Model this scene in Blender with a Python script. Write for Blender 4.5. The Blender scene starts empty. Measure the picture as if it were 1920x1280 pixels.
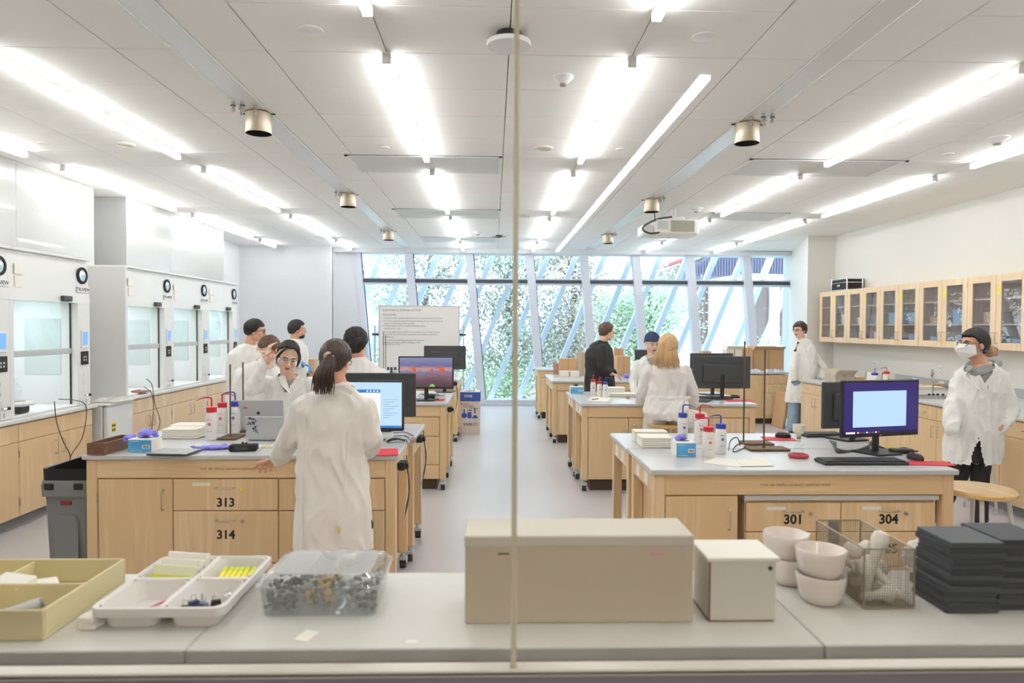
import bpy, bmesh, math, random
from mathutils import Vector, Matrix, Euler, noise
from mathutils.bvhtree import BVHTree
random.seed(7)
PI = math.pi
SC = bpy.context.scene
COL = SC.collection
R = math.radians
# ------------------------------------------------------------------ camera
FPX = 1280.0
CAMZ = 1.72
YAW, PITCH, ROLL = R(1.57), R(1.30), R(0.30)
camd = bpy.data.cameras.new('camera')
cam = bpy.data.objects.new('camera', camd)
COL.objects.link(cam)
RM = (Matrix.Rotation(-YAW, 3, 'Z') @ Matrix.Rotation(R(90) - PITCH, 3, 'X') @ Matrix.Rotation(ROLL, 3, 'Z'))
cam.matrix_world = Matrix.Translation((0, 0, CAMZ)) @ RM.to_4x4()
camd.sensor_width = 36
camd.lens = 36 * FPX / 1920
camd.clip_start = 0.02
camd.dof.use_dof = True
camd.dof.focus_distance = 5.2
camd.dof.aperture_fstop = 2.6
SC.camera = cam
CP = Vector((0, 0, CAMZ))
def ray(px, py):
    return (RM @ Vector(((px - 960) / FPX, -(py - 640) / FPX, -1.0)))
def aty(px, py, y):
    d = ray(px, py); return CP + d * (y / d.y)
def atz(px, py, z):
    d = ray(px, py); return CP + d * ((z - CAMZ) / d.z)
def atx(px, py, x):
    d = ray(px, py); return CP + d * (x / d.x)
# ------------------------------------------------------------------ exposure, sky
SC.view_settings.view_transform = 'Standard'
SC.view_settings.look = 'None'
SC.view_settings.gamma = 1.0
SC.view_settings.use_curve_mapping = False
SC.view_settings.exposure = 0.38
SC.cycles.max_bounces = 10
SC.cycles.diffuse_bounces = 5
SC.cycles.transparent_max_bounces = 24
SC.cycles.use_denoising = True
SC.cycles.sample_clamp_indirect = 8
LIGHT_STRENGTH = 18.5
w = bpy.data.worlds.new('sky'); SC.world = w; w.use_nodes = True
nt = w.node_tree
bg = nt.nodes['Background']
tc = nt.nodes.new('ShaderNodeTexCoord'); sx = nt.nodes.new('ShaderNodeSeparateXYZ'); cr = nt.nodes.new('ShaderNodeValToRGB')
nt.links.new(tc.outputs['Generated'], sx.inputs[0]); nt.links.new(sx.outputs['Z'], cr.inputs[0])
cr.color_ramp.elements[0].position = 0.0; cr.color_ramp.elements[0].color = (0.86, 0.93, 1.0, 1)
cr.color_ramp.elements[1].position = 0.6; cr.color_ramp.elements[1].color = (0.62, 0.80, 1.0, 1)
nt.links.new(cr.outputs[0], bg.inputs['Color'])
bg.inputs['Strength'].default_value = 5.2

# ------------------------------------------------------------------ materials
def lin(c):
    if isinstance(c, str):
        c = tuple(int(c[i:i + 2], 16) / 255 for i in (0, 2, 4))
    return tuple((x / 12.92 if x <= 0.04045 else ((x + 0.055) / 1.055) ** 2.4) for x in c[:3]) + (1.0,)
MATS = {}
def mat(name, col, rough=0.5, metal=0.0, bump=0.0, bscale=60.0, var=0.0, vscale=3.0, emit=0.0, spec=0.5, stretch=None, sheen=0.0, alpha=None, coat=0.0, ecol=None):
    if name in MATS: return MATS[name]
    m = bpy.data.materials.new(name); m.use_nodes = True; MATS[name] = m
    nt = m.node_tree; b = nt.nodes['Principled BSDF']
    b.inputs['Base Color'].default_value = lin(col)
    b.inputs['Roughness'].default_value = rough
    b.inputs['Metallic'].default_value = metal
    b.inputs['Specular IOR Level'].default_value = spec
    if coat: b.inputs['Coat Weight'].default_value = coat
    if sheen: b.inputs['Sheen Weight'].default_value = sheen
    if emit:
        b.inputs['Emission Color'].default_value = lin(ecol or col); b.inputs['Emission Strength'].default_value = emit
    if alpha is not None: b.inputs['Alpha'].default_value = alpha
    m.diffuse_color = lin(col)
    src = None
    if bump or var:
        tc = nt.nodes.new('ShaderNodeTexCoord'); mp = nt.nodes.new('ShaderNodeMapping')
        nt.links.new(tc.outputs['Object'], mp.inputs['Vector'])
        if stretch: mp.inputs['Scale'].default_value = stretch
    if bump:
        n = nt.nodes.new('ShaderNodeTexNoise'); n.inputs['Scale'].default_value = bscale; n.inputs['Detail'].default_value = 4
        bp = nt.nodes.new('ShaderNodeBump'); bp.inputs['Strength'].default_value = bump; bp.inputs['Distance'].default_value = 0.01
        nt.links.new(mp.outputs[0], n.inputs['Vector']); nt.links.new(n.outputs['Fac'], bp.inputs['Height']); nt.links.new(bp.outputs[0], b.inputs['Normal'])
    if var:
        n = nt.nodes.new('ShaderNodeTexNoise'); n.inputs['Scale'].default_value = vscale; n.inputs['Detail'].default_value = 5
        mx = nt.nodes.new('ShaderNodeMix'); mx.data_type = 'RGBA'
        c = lin(col)
        mx.inputs[6].default_value = tuple(x * (1 - var) for x in c[:3]) + (1,)
        mx.inputs[7].default_value = tuple(min(1, x * (1 + var)) for x in c[:3]) + (1,)
        nt.links.new(mp.outputs[0], n.inputs['Vector']); nt.links.new(n.outputs['Fac'], mx.inputs[0]); nt.links.new(mx.outputs[2], b.inputs['Base Color'])
    return m
def wood(name, c1, c2, rough=0.38, sc=(28, 28, 1.6), coat=0.15):
    if name in MATS: return MATS[name]
    m = bpy.data.materials.new(name); m.use_nodes = True; MATS[name] = m
    nt = m.node_tree; b = nt.nodes['Principled BSDF']; b.inputs['Roughness'].default_value = rough
    b.inputs['Coat Weight'].default_value = coat
    tc = nt.nodes.new('ShaderNodeTexCoord'); mp = nt.nodes.new('ShaderNodeMapping'); mp.inputs['Scale'].default_value = sc
    oi = nt.nodes.new('ShaderNodeObjectInfo'); ad = nt.nodes.new('ShaderNodeVectorMath'); ad.operation = 'MULTIPLY_ADD'
    cmb = nt.nodes.new('ShaderNodeCombineXYZ')
    for k in range(3): nt.links.new(oi.outputs['Random'], cmb.inputs[k])
    nt.links.new(cmb.outputs[0], ad.inputs[0]); ad.inputs[1].default_value = (37, 23, 11); nt.links.new(mp.outputs[0], ad.inputs[2])
    nt.links.new(tc.outputs['Object'], mp.inputs['Vector'])
    n = nt.nodes.new('ShaderNodeTexNoise'); n.inputs['Scale'].default_value = 1.0; n.inputs['Detail'].default_value = 6; n.inputs['Distortion'].default_value = 0.6
    n2 = nt.nodes.new('ShaderNodeTexNoise'); n2.inputs['Scale'].default_value = 0.15; n2.inputs['Detail'].default_value = 3
    nt.links.new(ad.outputs[0], n.inputs['Vector']); nt.links.new(ad.outputs[0], n2.inputs['Vector'])
    mth = nt.nodes.new('ShaderNodeMath'); mth.operation = 'ADD'; nt.links.new(n.outputs['Fac'], mth.inputs[0]); nt.links.new(n2.outputs['Fac'], mth.inputs[1])
    cr = nt.nodes.new('ShaderNodeValToRGB'); cr.color_ramp.elements[0].position = 0.72; cr.color_ramp.elements[0].color = lin(c1)
    cr.color_ramp.elements[1].position = 1.25 if False else 1.0; cr.color_ramp.elements[1].color = lin(c2)
    nt.links.new(mth.outputs[0], cr.inputs[0]); nt.links.new(cr.outputs[0], b.inputs['Base Color'])
    m.diffuse_color = lin(c1)
    return m
def glassm(name, tint=(1, 1, 1), refl=1.0, ior=1.45, body=0.0, bodycol=(1, 1, 1), rough=0.0):
    if name in MATS: return MATS[name]
    m = bpy.data.materials.new(name); m.use_nodes = True; MATS[name] = m
    nt = m.node_tree; nt.nodes.clear()
    out = nt.nodes.new('ShaderNodeOutputMaterial'); tr = nt.nodes.new('ShaderNodeBsdfTransparent'); tr.inputs[0].default_value = tuple(tint) + (1,)
    gl = nt.nodes.new('ShaderNodeBsdfGlossy'); gl.inputs['Roughness'].default_value = rough; gl.inputs['Color'].default_value = (refl, refl, refl, 1)
    fr = nt.nodes.new('ShaderNodeFresnel'); fr.inputs['IOR'].default_value = ior
    mx = nt.nodes.new('ShaderNodeMixShader')
    ge = nt.nodes.new('ShaderNodeNewGeometry'); mt = nt.nodes.new('ShaderNodeMath'); mt.operation = 'SUBTRACT'; mt.inputs[0].default_value = 1.0; mt.use_clamp = True
    ml = nt.nodes.new('ShaderNodeMath'); ml.operation = 'MULTIPLY'
    nt.links.new(ge.outputs['Backfacing'], mt.inputs[1]); nt.links.new(mt.outputs[0], ml.inputs[0]); nt.links.new(fr.outputs[0], ml.inputs[1]); nt.links.new(ml.outputs[0], mx.inputs[0])
    base = tr.outputs[0]
    if body:
        df = nt.nodes.new('ShaderNodeBsdfDiffuse'); df.inputs[0].default_value = tuple(bodycol) + (1,)
        m2 = nt.nodes.new('ShaderNodeMixShader'); m2.inputs[0].default_value = body
        nt.links.new(tr.outputs[0], m2.inputs[1]); nt.links.new(df.outputs[0], m2.inputs[2]); base = m2.outputs[0]
    nt.links.new(base, mx.inputs[1]); nt.links.new(gl.outputs[0], mx.inputs[2]); nt.links.new(mx.outputs[0], out.inputs[0])
    return m
M = dict(
    maple=wood('maple', 'E9D0A8', 'DDBD90'),
    maple_pale=wood('maple_pale', 'EDD8B8', 'E0C49E'),
    maple_h=wood('maple_horizontal', 'E9D0A8', 'DDBD90', sc=(1.6, 28, 28)),
    maple_y=wood('maple_y', 'E9D0A8', 'DDBD90', sc=(28, 1.6, 28)),
    worn=wood('worn_board', 'C99F74', 'B08256', rough=0.6),
    walnut=wood('walnut', '8F664A', '6E4B35', sc=(30, 4, 30)),
    stool=wood('stool_wood', 'EACB94', 'D9AE6C', sc=(20, 2, 20), rough=0.25, coat=0.5),
    top=mat('epoxy_top', 'C9CACB', 0.28, var=0.03, vscale=40),
    gap=mat('dark_gap', '4A3423', 0.8),
    steel=mat('brushed_steel', 'C2BDB4', 0.28, 1.0),
    chrome=mat('chrome', 'DADADA', 0.12, 1.0),
    rod=mat('rod_steel', '6E6154', 0.4, 0.8),
    rodrust=mat('rusty_base', '6B5138', 0.6, 0.4, bump=0.4, bscale=90, var=0.4, vscale=40),
    white=mat('white_paint', 'E9E9E7', 0.5),
    hood=mat('hood_white', 'E6E6E4', 0.32),
    wall=mat('wall_paint', 'DEDCD6', 0.6),
    wallblue=mat('wall_white', 'DFE1E4', 0.6),
    tile=mat('ceiling_tile', 'F4F2EE', 0.85, bump=0.05, bscale=200),
    slab=mat('slab_above', 'E6E3DD', 0.9),
    floor=mat('floor_vinyl', 'C6C3C5', 0.33, var=0.03, vscale=90),
    black=mat('black_plastic', '1B1C1F', 0.38),
    blackm=mat('black_matte', '121214', 0.7),
    dgrey=mat('dark_grey', '3B3F43', 0.5),
    mgrey=mat('mid_grey', '85888A', 0.5),
    lgrey=mat('light_grey', 'BFC2C4', 0.5),
    alu=mat('laptop_aluminium', 'C6C8CA', 0.35, 0.35),
    red=mat('red_mat', 'D8263A', 0.6),
    capred=mat('red_cap', 'CC1F35', 0.4),
    capblue=mat('blue_cap', '2B3FB0', 0.4),
    glove=mat('nitrile_purple', '8583EE', 0.45, bump=0.6, bscale=30),
    gloveb=mat('nitrile_blue', '4E9BE0', 0.45),
    bluebox=mat('blue_box', '4FA9DF', 0.5),
    card=mat('cardboard', 'C9A57C', 0.8, var=0.05),
    cardgrey=mat('grey_board', 'BFB3A2', 0.8),
    cream=mat('cream_tray', 'DACDA2', 0.5),
    tray=mat('white_tray', 'E6E2DE', 0.4),
    porc=mat('porcelain', 'E4DAD2', 0.25, coat=0.4),
    porcm=mat('porcelain_matte', 'E2DCD2', 0.55),
    paper=mat('paper', 'F0ECE2', 0.8),
    printk=mat('print_black', '141414', 0.6),
    yellow=mat('yellow', 'E8DC2A', 0.5),
    coatm=mat('labcoat_cotton', 'EAE6E2', 0.85, bump=0.55, bscale=11, stretch=(1, 1, 0.5), sheen=0.15),
    coatw=mat('labcoat_white', 'EEEDE9', 0.85, bump=0.55, bscale=11, stretch=(1, 1, 0.5), sheen=0.15),
    skin=mat('skin', 'D9A488', 0.5, var=0.05, vscale=20),
    skinl=mat('skin_light', 'E8BFA6', 0.5, var=0.05, vscale=20),
    lips=mat('lips', 'B5605A', 0.4),
    hairb=mat('hair_black', '100D0D', 0.5, bump=0.5, bscale=60, stretch=(1, 1, 0.1)),
    hairdb=mat('hair_dark_brown', '3A2620', 0.35, bump=0.5, bscale=60, stretch=(1, 1, 0.1)),
    hairbr=mat('hair_brown', '5B3E30', 0.4, bump=0.5, bscale=60, stretch=(1, 1, 0.1)),
    hairbl=mat('hair_blonde', 'CDA877', 0.5, bump=0.7, bscale=70, stretch=(1, 1, 0.08), var=0.5, vscale=30),
    eyew=mat('eye_white', 'EDEDED', 0.2), iris=mat('iris', '20140E', 0.2),
    clear=glassm('clear_plastic', (0.97, 0.98, 0.99), body=0.12, bodycol=(0.85, 0.87, 0.9)),
    glass=glassm('glassware', (0.96, 0.98, 0.98), body=0.05),
    bottle=mat('bottle_plastic', 'F1EFEB', 0.35, alpha=0.93),
    winglass=glassm('window_glass', (0.93, 0.97, 0.99)),
    partglass=glassm('partition_glass', (0.985, 0.99, 0.985), ior=1.4),
    cabglass=glassm('cabinet_glass', (0.88, 0.89, 0.92), ior=1.5, body=0.07, bodycol=(0.5, 0.55, 0.62)),
    lamp=mat('lamp_diffuser', 'FFFFFF', 0.5, emit=LIGHT_STRENGTH),
    corlamp=mat('corridor_lamp', 'FFFFFF', 0.5, emit=75.0, ecol='FFF6EA'),
    mullion=mat('mullion_white', 'D5DAE6', 0.45),
    brace=mat('brace_paint', 'DCE9F5', 0.45),
)
# ------------------------------------------------------------------ mesh builder
class MB:
    def __init__(s): s.v = []; s.f = []; s.sm = []
    def add(s, vs, fs, smooth=False, T=None):
        o = len(s.v)
        for p in vs:
            p = Vector(p); s.v.append(T @ p if T else p)
        for f in fs: s.f.append([o + i for i in f]); s.sm.append(smooth)
        return s
    def box(s, a, b, c=0.0, T=None):
        x0, x1 = sorted((a[0], b[0])); y0, y1 = sorted((a[1], b[1])); z0, z1 = sorted((a[2], b[2]))
        if c <= 0:
            vs = [(x, y, z) for z in (z0, z1) for y in (y0, y1) for x in (x0, x1)]
            return s.add(vs, [(0, 2, 3, 1), (4, 5, 7, 6), (0, 1, 5, 4), (2, 6, 7, 3), (0, 4, 6, 2), (1, 3, 7, 5)], False, T)
        c = min(c, (x1 - x0) * .49, (y1 - y0) * .49, (z1 - z0) * .49)
        X = (x0, x1); Y = (y0, y1); Z = (z0, z1); vs = []; idx = {}
        for i in (0, 1):
            for j in (0, 1):
                for k in (0, 1):
                    sx, sy, sz = (c if i == 0 else -c), (c if j == 0 else -c), (c if k == 0 else -c)
                    idx[i, j, k, 0] = len(vs); vs.append((X[i], Y[j] + sy, Z[k] + sz))
                    idx[i, j, k, 1] = len(vs); vs.append((X[i] + sx, Y[j], Z[k] + sz))
                    idx[i, j, k, 2] = len(vs); vs.append((X[i] + sx, Y[j] + sy, Z[k]))
        fs = []
        I = idx
        for i in (0, 1):
            q = [I[i, 0, 0, 0], I[i, 1, 0, 0], I[i, 1, 1, 0], I[i, 0, 1, 0]]; fs.append(q if i else q[::-1])
            q = [I[0, i, 0, 1], I[1, i, 0, 1], I[1, i, 1, 1], I[0, i, 1, 1]]; fs.append(q[::-1] if i else q)
            q = [I[0, 0, i, 2], I[1, 0, i, 2], I[1, 1, i, 2], I[0, 1, i, 2]]; fs.append(q if i else q[::-1])
        for a_ in (0, 1):
            for b_ in (0, 1):
                fs.append([I[a_, b_, 0, 0], I[a_, b_, 1, 0], I[a_, b_, 1, 1], I[a_, b_, 0, 1]])
                fs.append([I[a_, 0, b_, 0], I[a_, 1, b_, 0], I[a_, 1, b_, 2], I[a_, 0, b_, 2]])
                fs.append([I[0, a_, b_, 1], I[1, a_, b_, 1], I[1, a_, b_, 2], I[0, a_, b_, 2]])
        for i in (0, 1):
            for j in (0, 1):
                for k in (0, 1): fs.append([I[i, j, k, 0], I[i, j, k, 1], I[i, j, k, 2]])
        return s.add(vs, fs, False, T)
    def rings(s, rings, cap=True, smooth=True, closed=True, T=None):
        n = len(rings[0]); vs = [p for r in rings for p in r]; fs = []
        for i in range(len(rings) - 1):
            for j in range(n if closed else n - 1):
                k = (j + 1) % n
                fs.append((i * n + j, i * n + k, (i + 1) * n + k, (i + 1) * n + j))
        s.add(vs, fs, smooth, T)
        if cap:
            o = len(s.v) - len(vs)
            s.f.append([o + i for i in range(n)][::-1]); s.sm.append(False)
            s.f.append([o + (len(rings) - 1) * n + i for i in range(n)]); s.sm.append(False)
        return s
    def tube(s, pts, r, n=8, cap=True, T=None):
        pts = [Vector(p) for p in pts]
        if not isinstance(r, (list, tuple)): r = [r] * len(pts)
        rg = []; up = None
        for i, p in enumerate(pts):
            d = (pts[min(i + 1, len(pts) - 1)] - pts[max(i - 1, 0)])
            if d.length < 1e-9: d = Vector((0, 0, 1))
            d.normalize()
            if up is None: up = d.orthogonal().normalized()
            up = (up - d * up.dot(d)); up = up.normalized() if up.length > 1e-6 else d.orthogonal().normalized()
            b = d.cross(up)
            rg.append([p + (up * math.cos(2 * PI * k / n) + b * math.sin(2 * PI * k / n)) * r[i] for k in range(n)])
        return s.rings(rg, cap, True, True, T)
    def cyl(s, a, b, r0, r1=None, n=16, T=None): return s.tube([a, b], [r0, r0 if r1 is None else r1], n, True, T)
    def lathe(s, prof, c=(0, 0, 0), n=24, cap=True, T=None, sx=1, sy=1):
        rg = [[(c[0] + r * sx * math.cos(2 * PI * k / n), c[1] + r * sy * math.sin(2 * PI * k / n), c[2] + z) for k in range(n)] for r, z in prof]
        return s.rings(rg, cap, True, True, T)
    def ell(s, c, r, n=16, m=10, T=None):
        rg = []
        for i in range(m + 1):
            t = PI * i / m
            rr = max(math.sin(t), 0.02)
            rg.append([(c[0] + r[0] * rr * math.cos(2 * PI * k / n), c[1] + r[1] * rr * math.sin(2 * PI * k / n), c[2] - r[2] * math.cos(t)) for k in range(n)])
        return s.rings(rg, True, True, True, T)
    def cap(s, a, b, r0, r1, n=14, T=None):
        a, b = Vector(a), Vector(b); d = (b - a); L = d.length or 1e-6; d = d / L; pts = []; rs = []
        for i in range(5):
            t = PI / 2 * i / 4; pts.append(a - d * r0 * math.cos(t)); rs.append(max(r0 * math.sin(t), r0 * 0.05))
        for i in range(5):
            t = PI / 2 * i / 4; pts.append(b + d * r1 * math.sin(t)); rs.append(max(r1 * math.cos(t), r1 * 0.05))
        return s.tube(pts, rs, n, True, T)
    def prism(s, poly, off, T=None):
        off = Vector(off); n = len(poly); vs = [Vector(p) for p in poly] + [Vector(p) + off for p in poly]
        fs = [list(range(n))[::-1], list(range(n, 2 * n))] + [(i, (i + 1) % n, n + (i + 1) % n, n + i) for i in range(n)]
        return s.add(vs, fs, False, T)
    def quad(s, a, b, c, d): return s.add([a, b, c, d], [(0, 1, 2, 3)])
    def shift(s, o):
        o = Vector(o); s.v = [p - o for p in s.v]; return s
    def mesh(s, name, m, fix=True):
        me = bpy.data.meshes.new(name); me.from_pydata([tuple(p) for p in s.v], [], s.f)
        me.polygons.foreach_set('use_smooth', s.sm)
        if fix:
            bm = bmesh.new(); bm.from_mesh(me); bmesh.ops.recalc_face_normals(bm, faces=bm.faces); bm.to_mesh(me); bm.free()
        me.materials.append(m); me.update()
        if fix and any(s.sm): me.set_sharp_from_angle(angle=R(38))
        return me
    def obj(s, name, m, parent=None, fix=True): return link(name, s.mesh(name, m, fix), parent)
def link(name, me, parent=None, loc=None):
    o = bpy.data.objects.new(name, me); COL.objects.link(o)
    if parent: o.parent = parent
    if loc: o.location = loc
    return o
def tag(o, label=None, cat=None, group=None, kind=None):
    if label: o['label'] = label
    if cat: o['category'] = cat
    if group: o['group'] = group
    if kind: o['kind'] = kind
    return o
def thing(name, label, cat, loc=(0, 0, 0), rz=0.0, group=None):
    o = bpy.data.objects.new(name, None); COL.objects.link(o); o.location = loc; o.rotation_euler = (0, 0, rz)
    o.empty_display_size = 0.1
    return tag(o, label, cat, group)
def struct(name, mb, m, parent=None):
    o = mb.obj(name, m, parent)
    if not parent: o['kind'] = 'structure'
    return o
def dup(root, loc, rz=None, label=None, group=None):
    r = root.copy(); COL.objects.link(r); r.location = loc
    if rz is not None: r.rotation_euler = (0, 0, rz)
    if label: r['label'] = label
    if group: r['group'] = group
    for ch in root.children:
        c = ch.copy(); COL.objects.link(c); c.parent = r
        for g in ch.children:
            d = g.copy(); COL.objects.link(d); d.parent = c
    return r
def text(name, s, size, m, parent, T, extrude=0.0004, align='CENTER', bold=0.0):
    cu = bpy.data.curves.new(name, 'FONT'); cu.body = s; cu.size = size; cu.extrude = extrude; cu.align_x = align; cu.align_y = 'CENTER'; cu.offset = bold
    cu.resolution_u = 3
    o = bpy.data.objects.new('tmp', cu); COL.objects.link(o)
    dg = bpy.context.evaluated_depsgraph_get(); me = bpy.data.meshes.new_from_object(o.evaluated_get(dg)); bpy.data.objects.remove(o)
    me.transform(T); me.materials.clear(); me.materials.append(m); me.name = name
    return link(name, me, parent)
def face_T(loc, axis):
    # text plane: '-y' faces the camera, '+x' faces right, 'z' lies flat read from -y
    rot = {'-y': Matrix.Rotation(R(90), 4, 'X'), '+x': Matrix.Rotation(R(90), 4, 'Z') @ Matrix.Rotation(R(90), 4, 'X'),
           '-x': Matrix.Rotation(R(-90), 4, 'Z') @ Matrix.Rotation(R(90), 4, 'X'), '+y': Matrix.Rotation(R(180), 4, 'Z') @ Matrix.Rotation(R(90), 4, 'X'), 'z': Matrix.Identity(4)}[axis]
    return Matrix.Translation(loc) @ rot
def fuse(mb, name, m, voxel, smooth=6, disp=None, cut=None):
    me = mb.mesh('tmp', m, fix=False); o = bpy.data.objects.new('tmp', me); COL.objects.link(o)
    md = o.modifiers.new('r', 'REMESH'); md.mode = 'VOXEL'; md.voxel_size = voxel; md.use_smooth_shade = True
    if smooth:
        sm = o.modifiers.new('s', 'SMOOTH'); sm.factor = 0.5; sm.iterations = smooth
    dg = bpy.context.evaluated_depsgraph_get(); out = bpy.data.meshes.new_from_object(o.evaluated_get(dg))
    bpy.data.objects.remove(o); bpy.data.meshes.remove(me)
    out.name = name
    if not out.materials: out.materials.append(m)
    if disp:
        no = [v.normal.copy() for v in out.vertices]
        for v, n_ in zip(out.vertices, no): v.co = disp(v.co, n_)
    if cut:
        bm = bmesh.new(); bm.from_mesh(out)
        bmesh.ops.delete(bm, geom=[f for f in bm.faces if cut(f.calc_center_median(), f.normal)], context='FACES'); bm.to_mesh(out); bm.free()
    out.polygons.foreach_set('use_smooth', [True] * len(out.polygons)); out.update()
    return out
def spline(pts, k=8):
    pts = [Vector(p) for p in pts]; out = []
    P = [pts[0] * 2 - pts[1]] + pts + [pts[-1] * 2 - pts[-2]]
    for i in range(1, len(P) - 2):
        for j in range(k):
            t = j / k; a, b, c, d = P[i - 1], P[i], P[i + 1], P[i + 2]
            out.append(0.5 * ((2 * b) + (c - a) * t + (2 * a - 5 * b + 4 * c - d) * t * t + (3 * b - a - 3 * c + d) * t ** 3))
    out.append(pts[-1]); return out
# ================================================================== THE SETTING
HC = 3.363                      # tile ceiling height
HB = 0.92                       # bench height
WL, WR, YB = -5.25, 6.12, 14.72  # left wall, right wall, back
struct('floor', MB().box((-9, -7.5, -0.12), (9, 15.6, 0)), M['floor'])
struct('trim_1', MB().box((-9, -7.5, HC + 0.02), (9, 15.6, HC + 0.14)), M['slab'])          # deck above the ceiling
ceil = struct('ceiling', MB().box((-9, -7.5, HC - 0.004), (9, 2.915, HC + 0.018)).box((5.375, 2.92, HC - 0.004), (9, 15.0, HC + 0.018))
              .box((-9, 2.92, HC - 0.004), (-5.24, 15.0, HC + 0.018)).box((-9, 14.515, HC - 0.004), (9, 15.6, HC + 0.018)), M['tile'])
edges = [-5.235, -4.44, -3.715, -2.99, -2.26, -1.925, None, -1.715, -1.36, -0.645, 0.085, 0.83, 1.5, 1.93, None, 2.135, 2.47, 3.24, 3.97, 4.69, 5.37]
cols = [(a, b) for a, b in zip(edges, edges[1:]) if a is not None and b is not None and b > a]
NROW = 16
tmesh = {}
for (a, b) in cols:
    for r_ in range(19):
        y0 = 2.925 + 0.61 * r_
        k = round(b - a, 3)
        # wide columns only; the narrow strips beside the chases run as long planks
        if k < 0.45 and r_ % 2: continue
        L = 0.61 * (2 if k < 0.45 else 1)
        if y0 + L > 14.53: L = 14.53 - y0
        kk = (k, round(L, 3))
        if kk not in tmesh:
            tmesh[kk] = MB().box((-k / 2 + .003, .003, -.012), (k / 2 - .003, L - .003, .012), .003).mesh('ceiling_tile', M['tile'])
        link('ceiling_tile', tmesh[kk], ceil, ((a + b) / 2, y0, HC))
# service chases (recessed pale channels) running to the windows
for i, (a, b) in enumerate(((-1.925, -1.715), (1.93, 2.135))):
    ch = struct('trim_%d' % (2 + i), MB().box((a + .012, 2.92, HC - .008), (b - .012, 14.5, HC + .012)), mat('chase_panel', 'E9E9EA', 0.25, 0.12))
    MB().box((a, 2.92, HC - .016), (a + .012, 14.5, HC + .01)).box((b - .012, 2.92, HC - .016), (b, 14.5, HC + .01)).obj('chase_edge', M['white'], ch)
# walls
struct('wall_left', MB().box((WL - .15, 1.3, 0), (WL, 14.6, HC)), M['wallblue'])
struct('wall_right', MB().box((WR, 1.3, 0), (WR + .15, 12.2, HC)), M['wall'])
p0 = aty(445, 600, 14.3).x; p1 = aty(620, 600, 14.3).x
struct('wall_back', MB().box((WL - .15, 14.3, 0), (p1, 14.5, HC)).box((p1 - .14, 14.45, 0), (p1, 15.25, HC)), M['wallblue'])
# window head band and sill
xe = aty(1482, 600, 14.9).x
struct('trim_4', MB().box((p1 - .1, 14.55, aty(900, 476, 14.75).z), (6.7, 15.1, HC)), M['wallblue'])
struct('trim_5', MB().box((p1, 14.72, 0), (6.6, 15.1, 0.12), .01).box((p1, 14.66, 0), (6.6, 14.74, 0.05), .008), mat('sill_paint', 'C9CDD6', 0.45))
# corner column on the right
cx0 = aty(1513, 600, 12.1).x
struct('wall_column', MB().prism([(cx0, 12.1, 0), (6.75, 12.1, 0), (6.75, 15.2, 0), (aty(1480, 600, 14.84).x, 15.2, 0), (aty(1480, 600, 14.84).x, 14.84, 0)], (0, 0, HC)), M['wall'])
# gypsum border trims along the left (over the hoods)
struct('baseboard_left', MB().box((WL, 10.9, 0), (WL + .015, 14.3, 0.1)).box((WL, 14.28, 0), (p1, 14.3, 0.1)), mat('vinyl_base', 'B9BCC2', 0.5))
# slot diffuser on the right border
slot = [atz(1810, 345, HC).y, atz(1555, 416, HC).y]; sxx = atz(1700, 375, HC).x
struct('trim_6', MB().box((sxx - .04, slot[0], HC - .010), (sxx - .02, slot[1], HC)).box((sxx + .02, slot[0], HC - .010), (sxx + .04, slot[1], HC)).box((sxx - .02, slot[0], HC - .012), (sxx + .02, slot[0] + .02, HC)), M['white'])
struct('trim_7', MB().box((sxx - .02, slot[0] + .02, HC - .006), (sxx + .02, slot[1], HC - .0045)), mat('slot_dark', '55554F', 0.8))
# ---- corridor behind the camera
struct('wall_corridor', MB().box((-9, -7.5, 0), (9, -7.35, HC)), mat('corridor_wall', 'E4DCD0', 0.7))
struct('wall_corridor_left', MB().box((-9, -7.5, 0), (-5.0, 1.38, HC)), mat('corridor_side', 'DCD4C8', 0.7))
struct('wall_corridor_right', MB().box((6.2, -7.5, 0), (9, 1.38, HC)), MATS['corridor_side'])
lx = .836
t = thing('corridor_light', 'long slim corridor ceiling light mirrored in the glass partition', 'light', (lx, 0, 2.7))
MB().box((-.02, -6.15, 0), (.02, .16, .02)).obj('diffuser', M['corlamp'], t)
MB().box((-.024, -6.18, .02), (.024, .19, .08)).obj('housing', M['white'], t)
for yy in (-1.2, -5.4): MB().cyl((0, yy, .09), (0, yy, HC - 2.704), .004, n=6).obj('hanger', M['white'], t)
# ---- glass partition in front: sill rail, panes and the butt joint
GY = 1.44
zt_r = aty(960, 1240, GY + .02).z; yr = atz(960, 1257, zt_r).y; zs = zt_r - .022
z1_ = aty(960, 1262, yr).z; z2_ = aty(960, 1269, yr - .004).z
struct('trim_8', MB().box((-5, yr, z1_), (6.2, GY + .02, zt_r), .001), mat('rail_light', 'C9C4BA', 0.35, 0.2))
struct('trim_9', MB().box((-5, yr + .003, z1_ - .004), (6.2, GY + .02, z1_)), M['blackm'])
struct('trim_10', MB().box((-5, yr - .004, z2_), (6.2, GY + .02, z1_ - .004), .001), mat('rail_light2', 'BDB8AF', 0.35, 0.2))
struct('wall_front', MB().box((-5, yr + .002, 0), (6.2, GY + .02, z2_)), mat('front_low_wall', '77727A', 0.7))
xj = aty(966, 600, GY).x
for n_, (a, b) in ((10, (-5, xj - .006)), (11, (xj + .006, 6.2))):
    wn = thing('window_%d' % n_, None, None); wn['kind'] = 'structure'
    MB().box((a, GY - .005, zs + .02), (b, GY + .005, HC - .006)).obj('pane', M['partglass'], wn)
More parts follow.
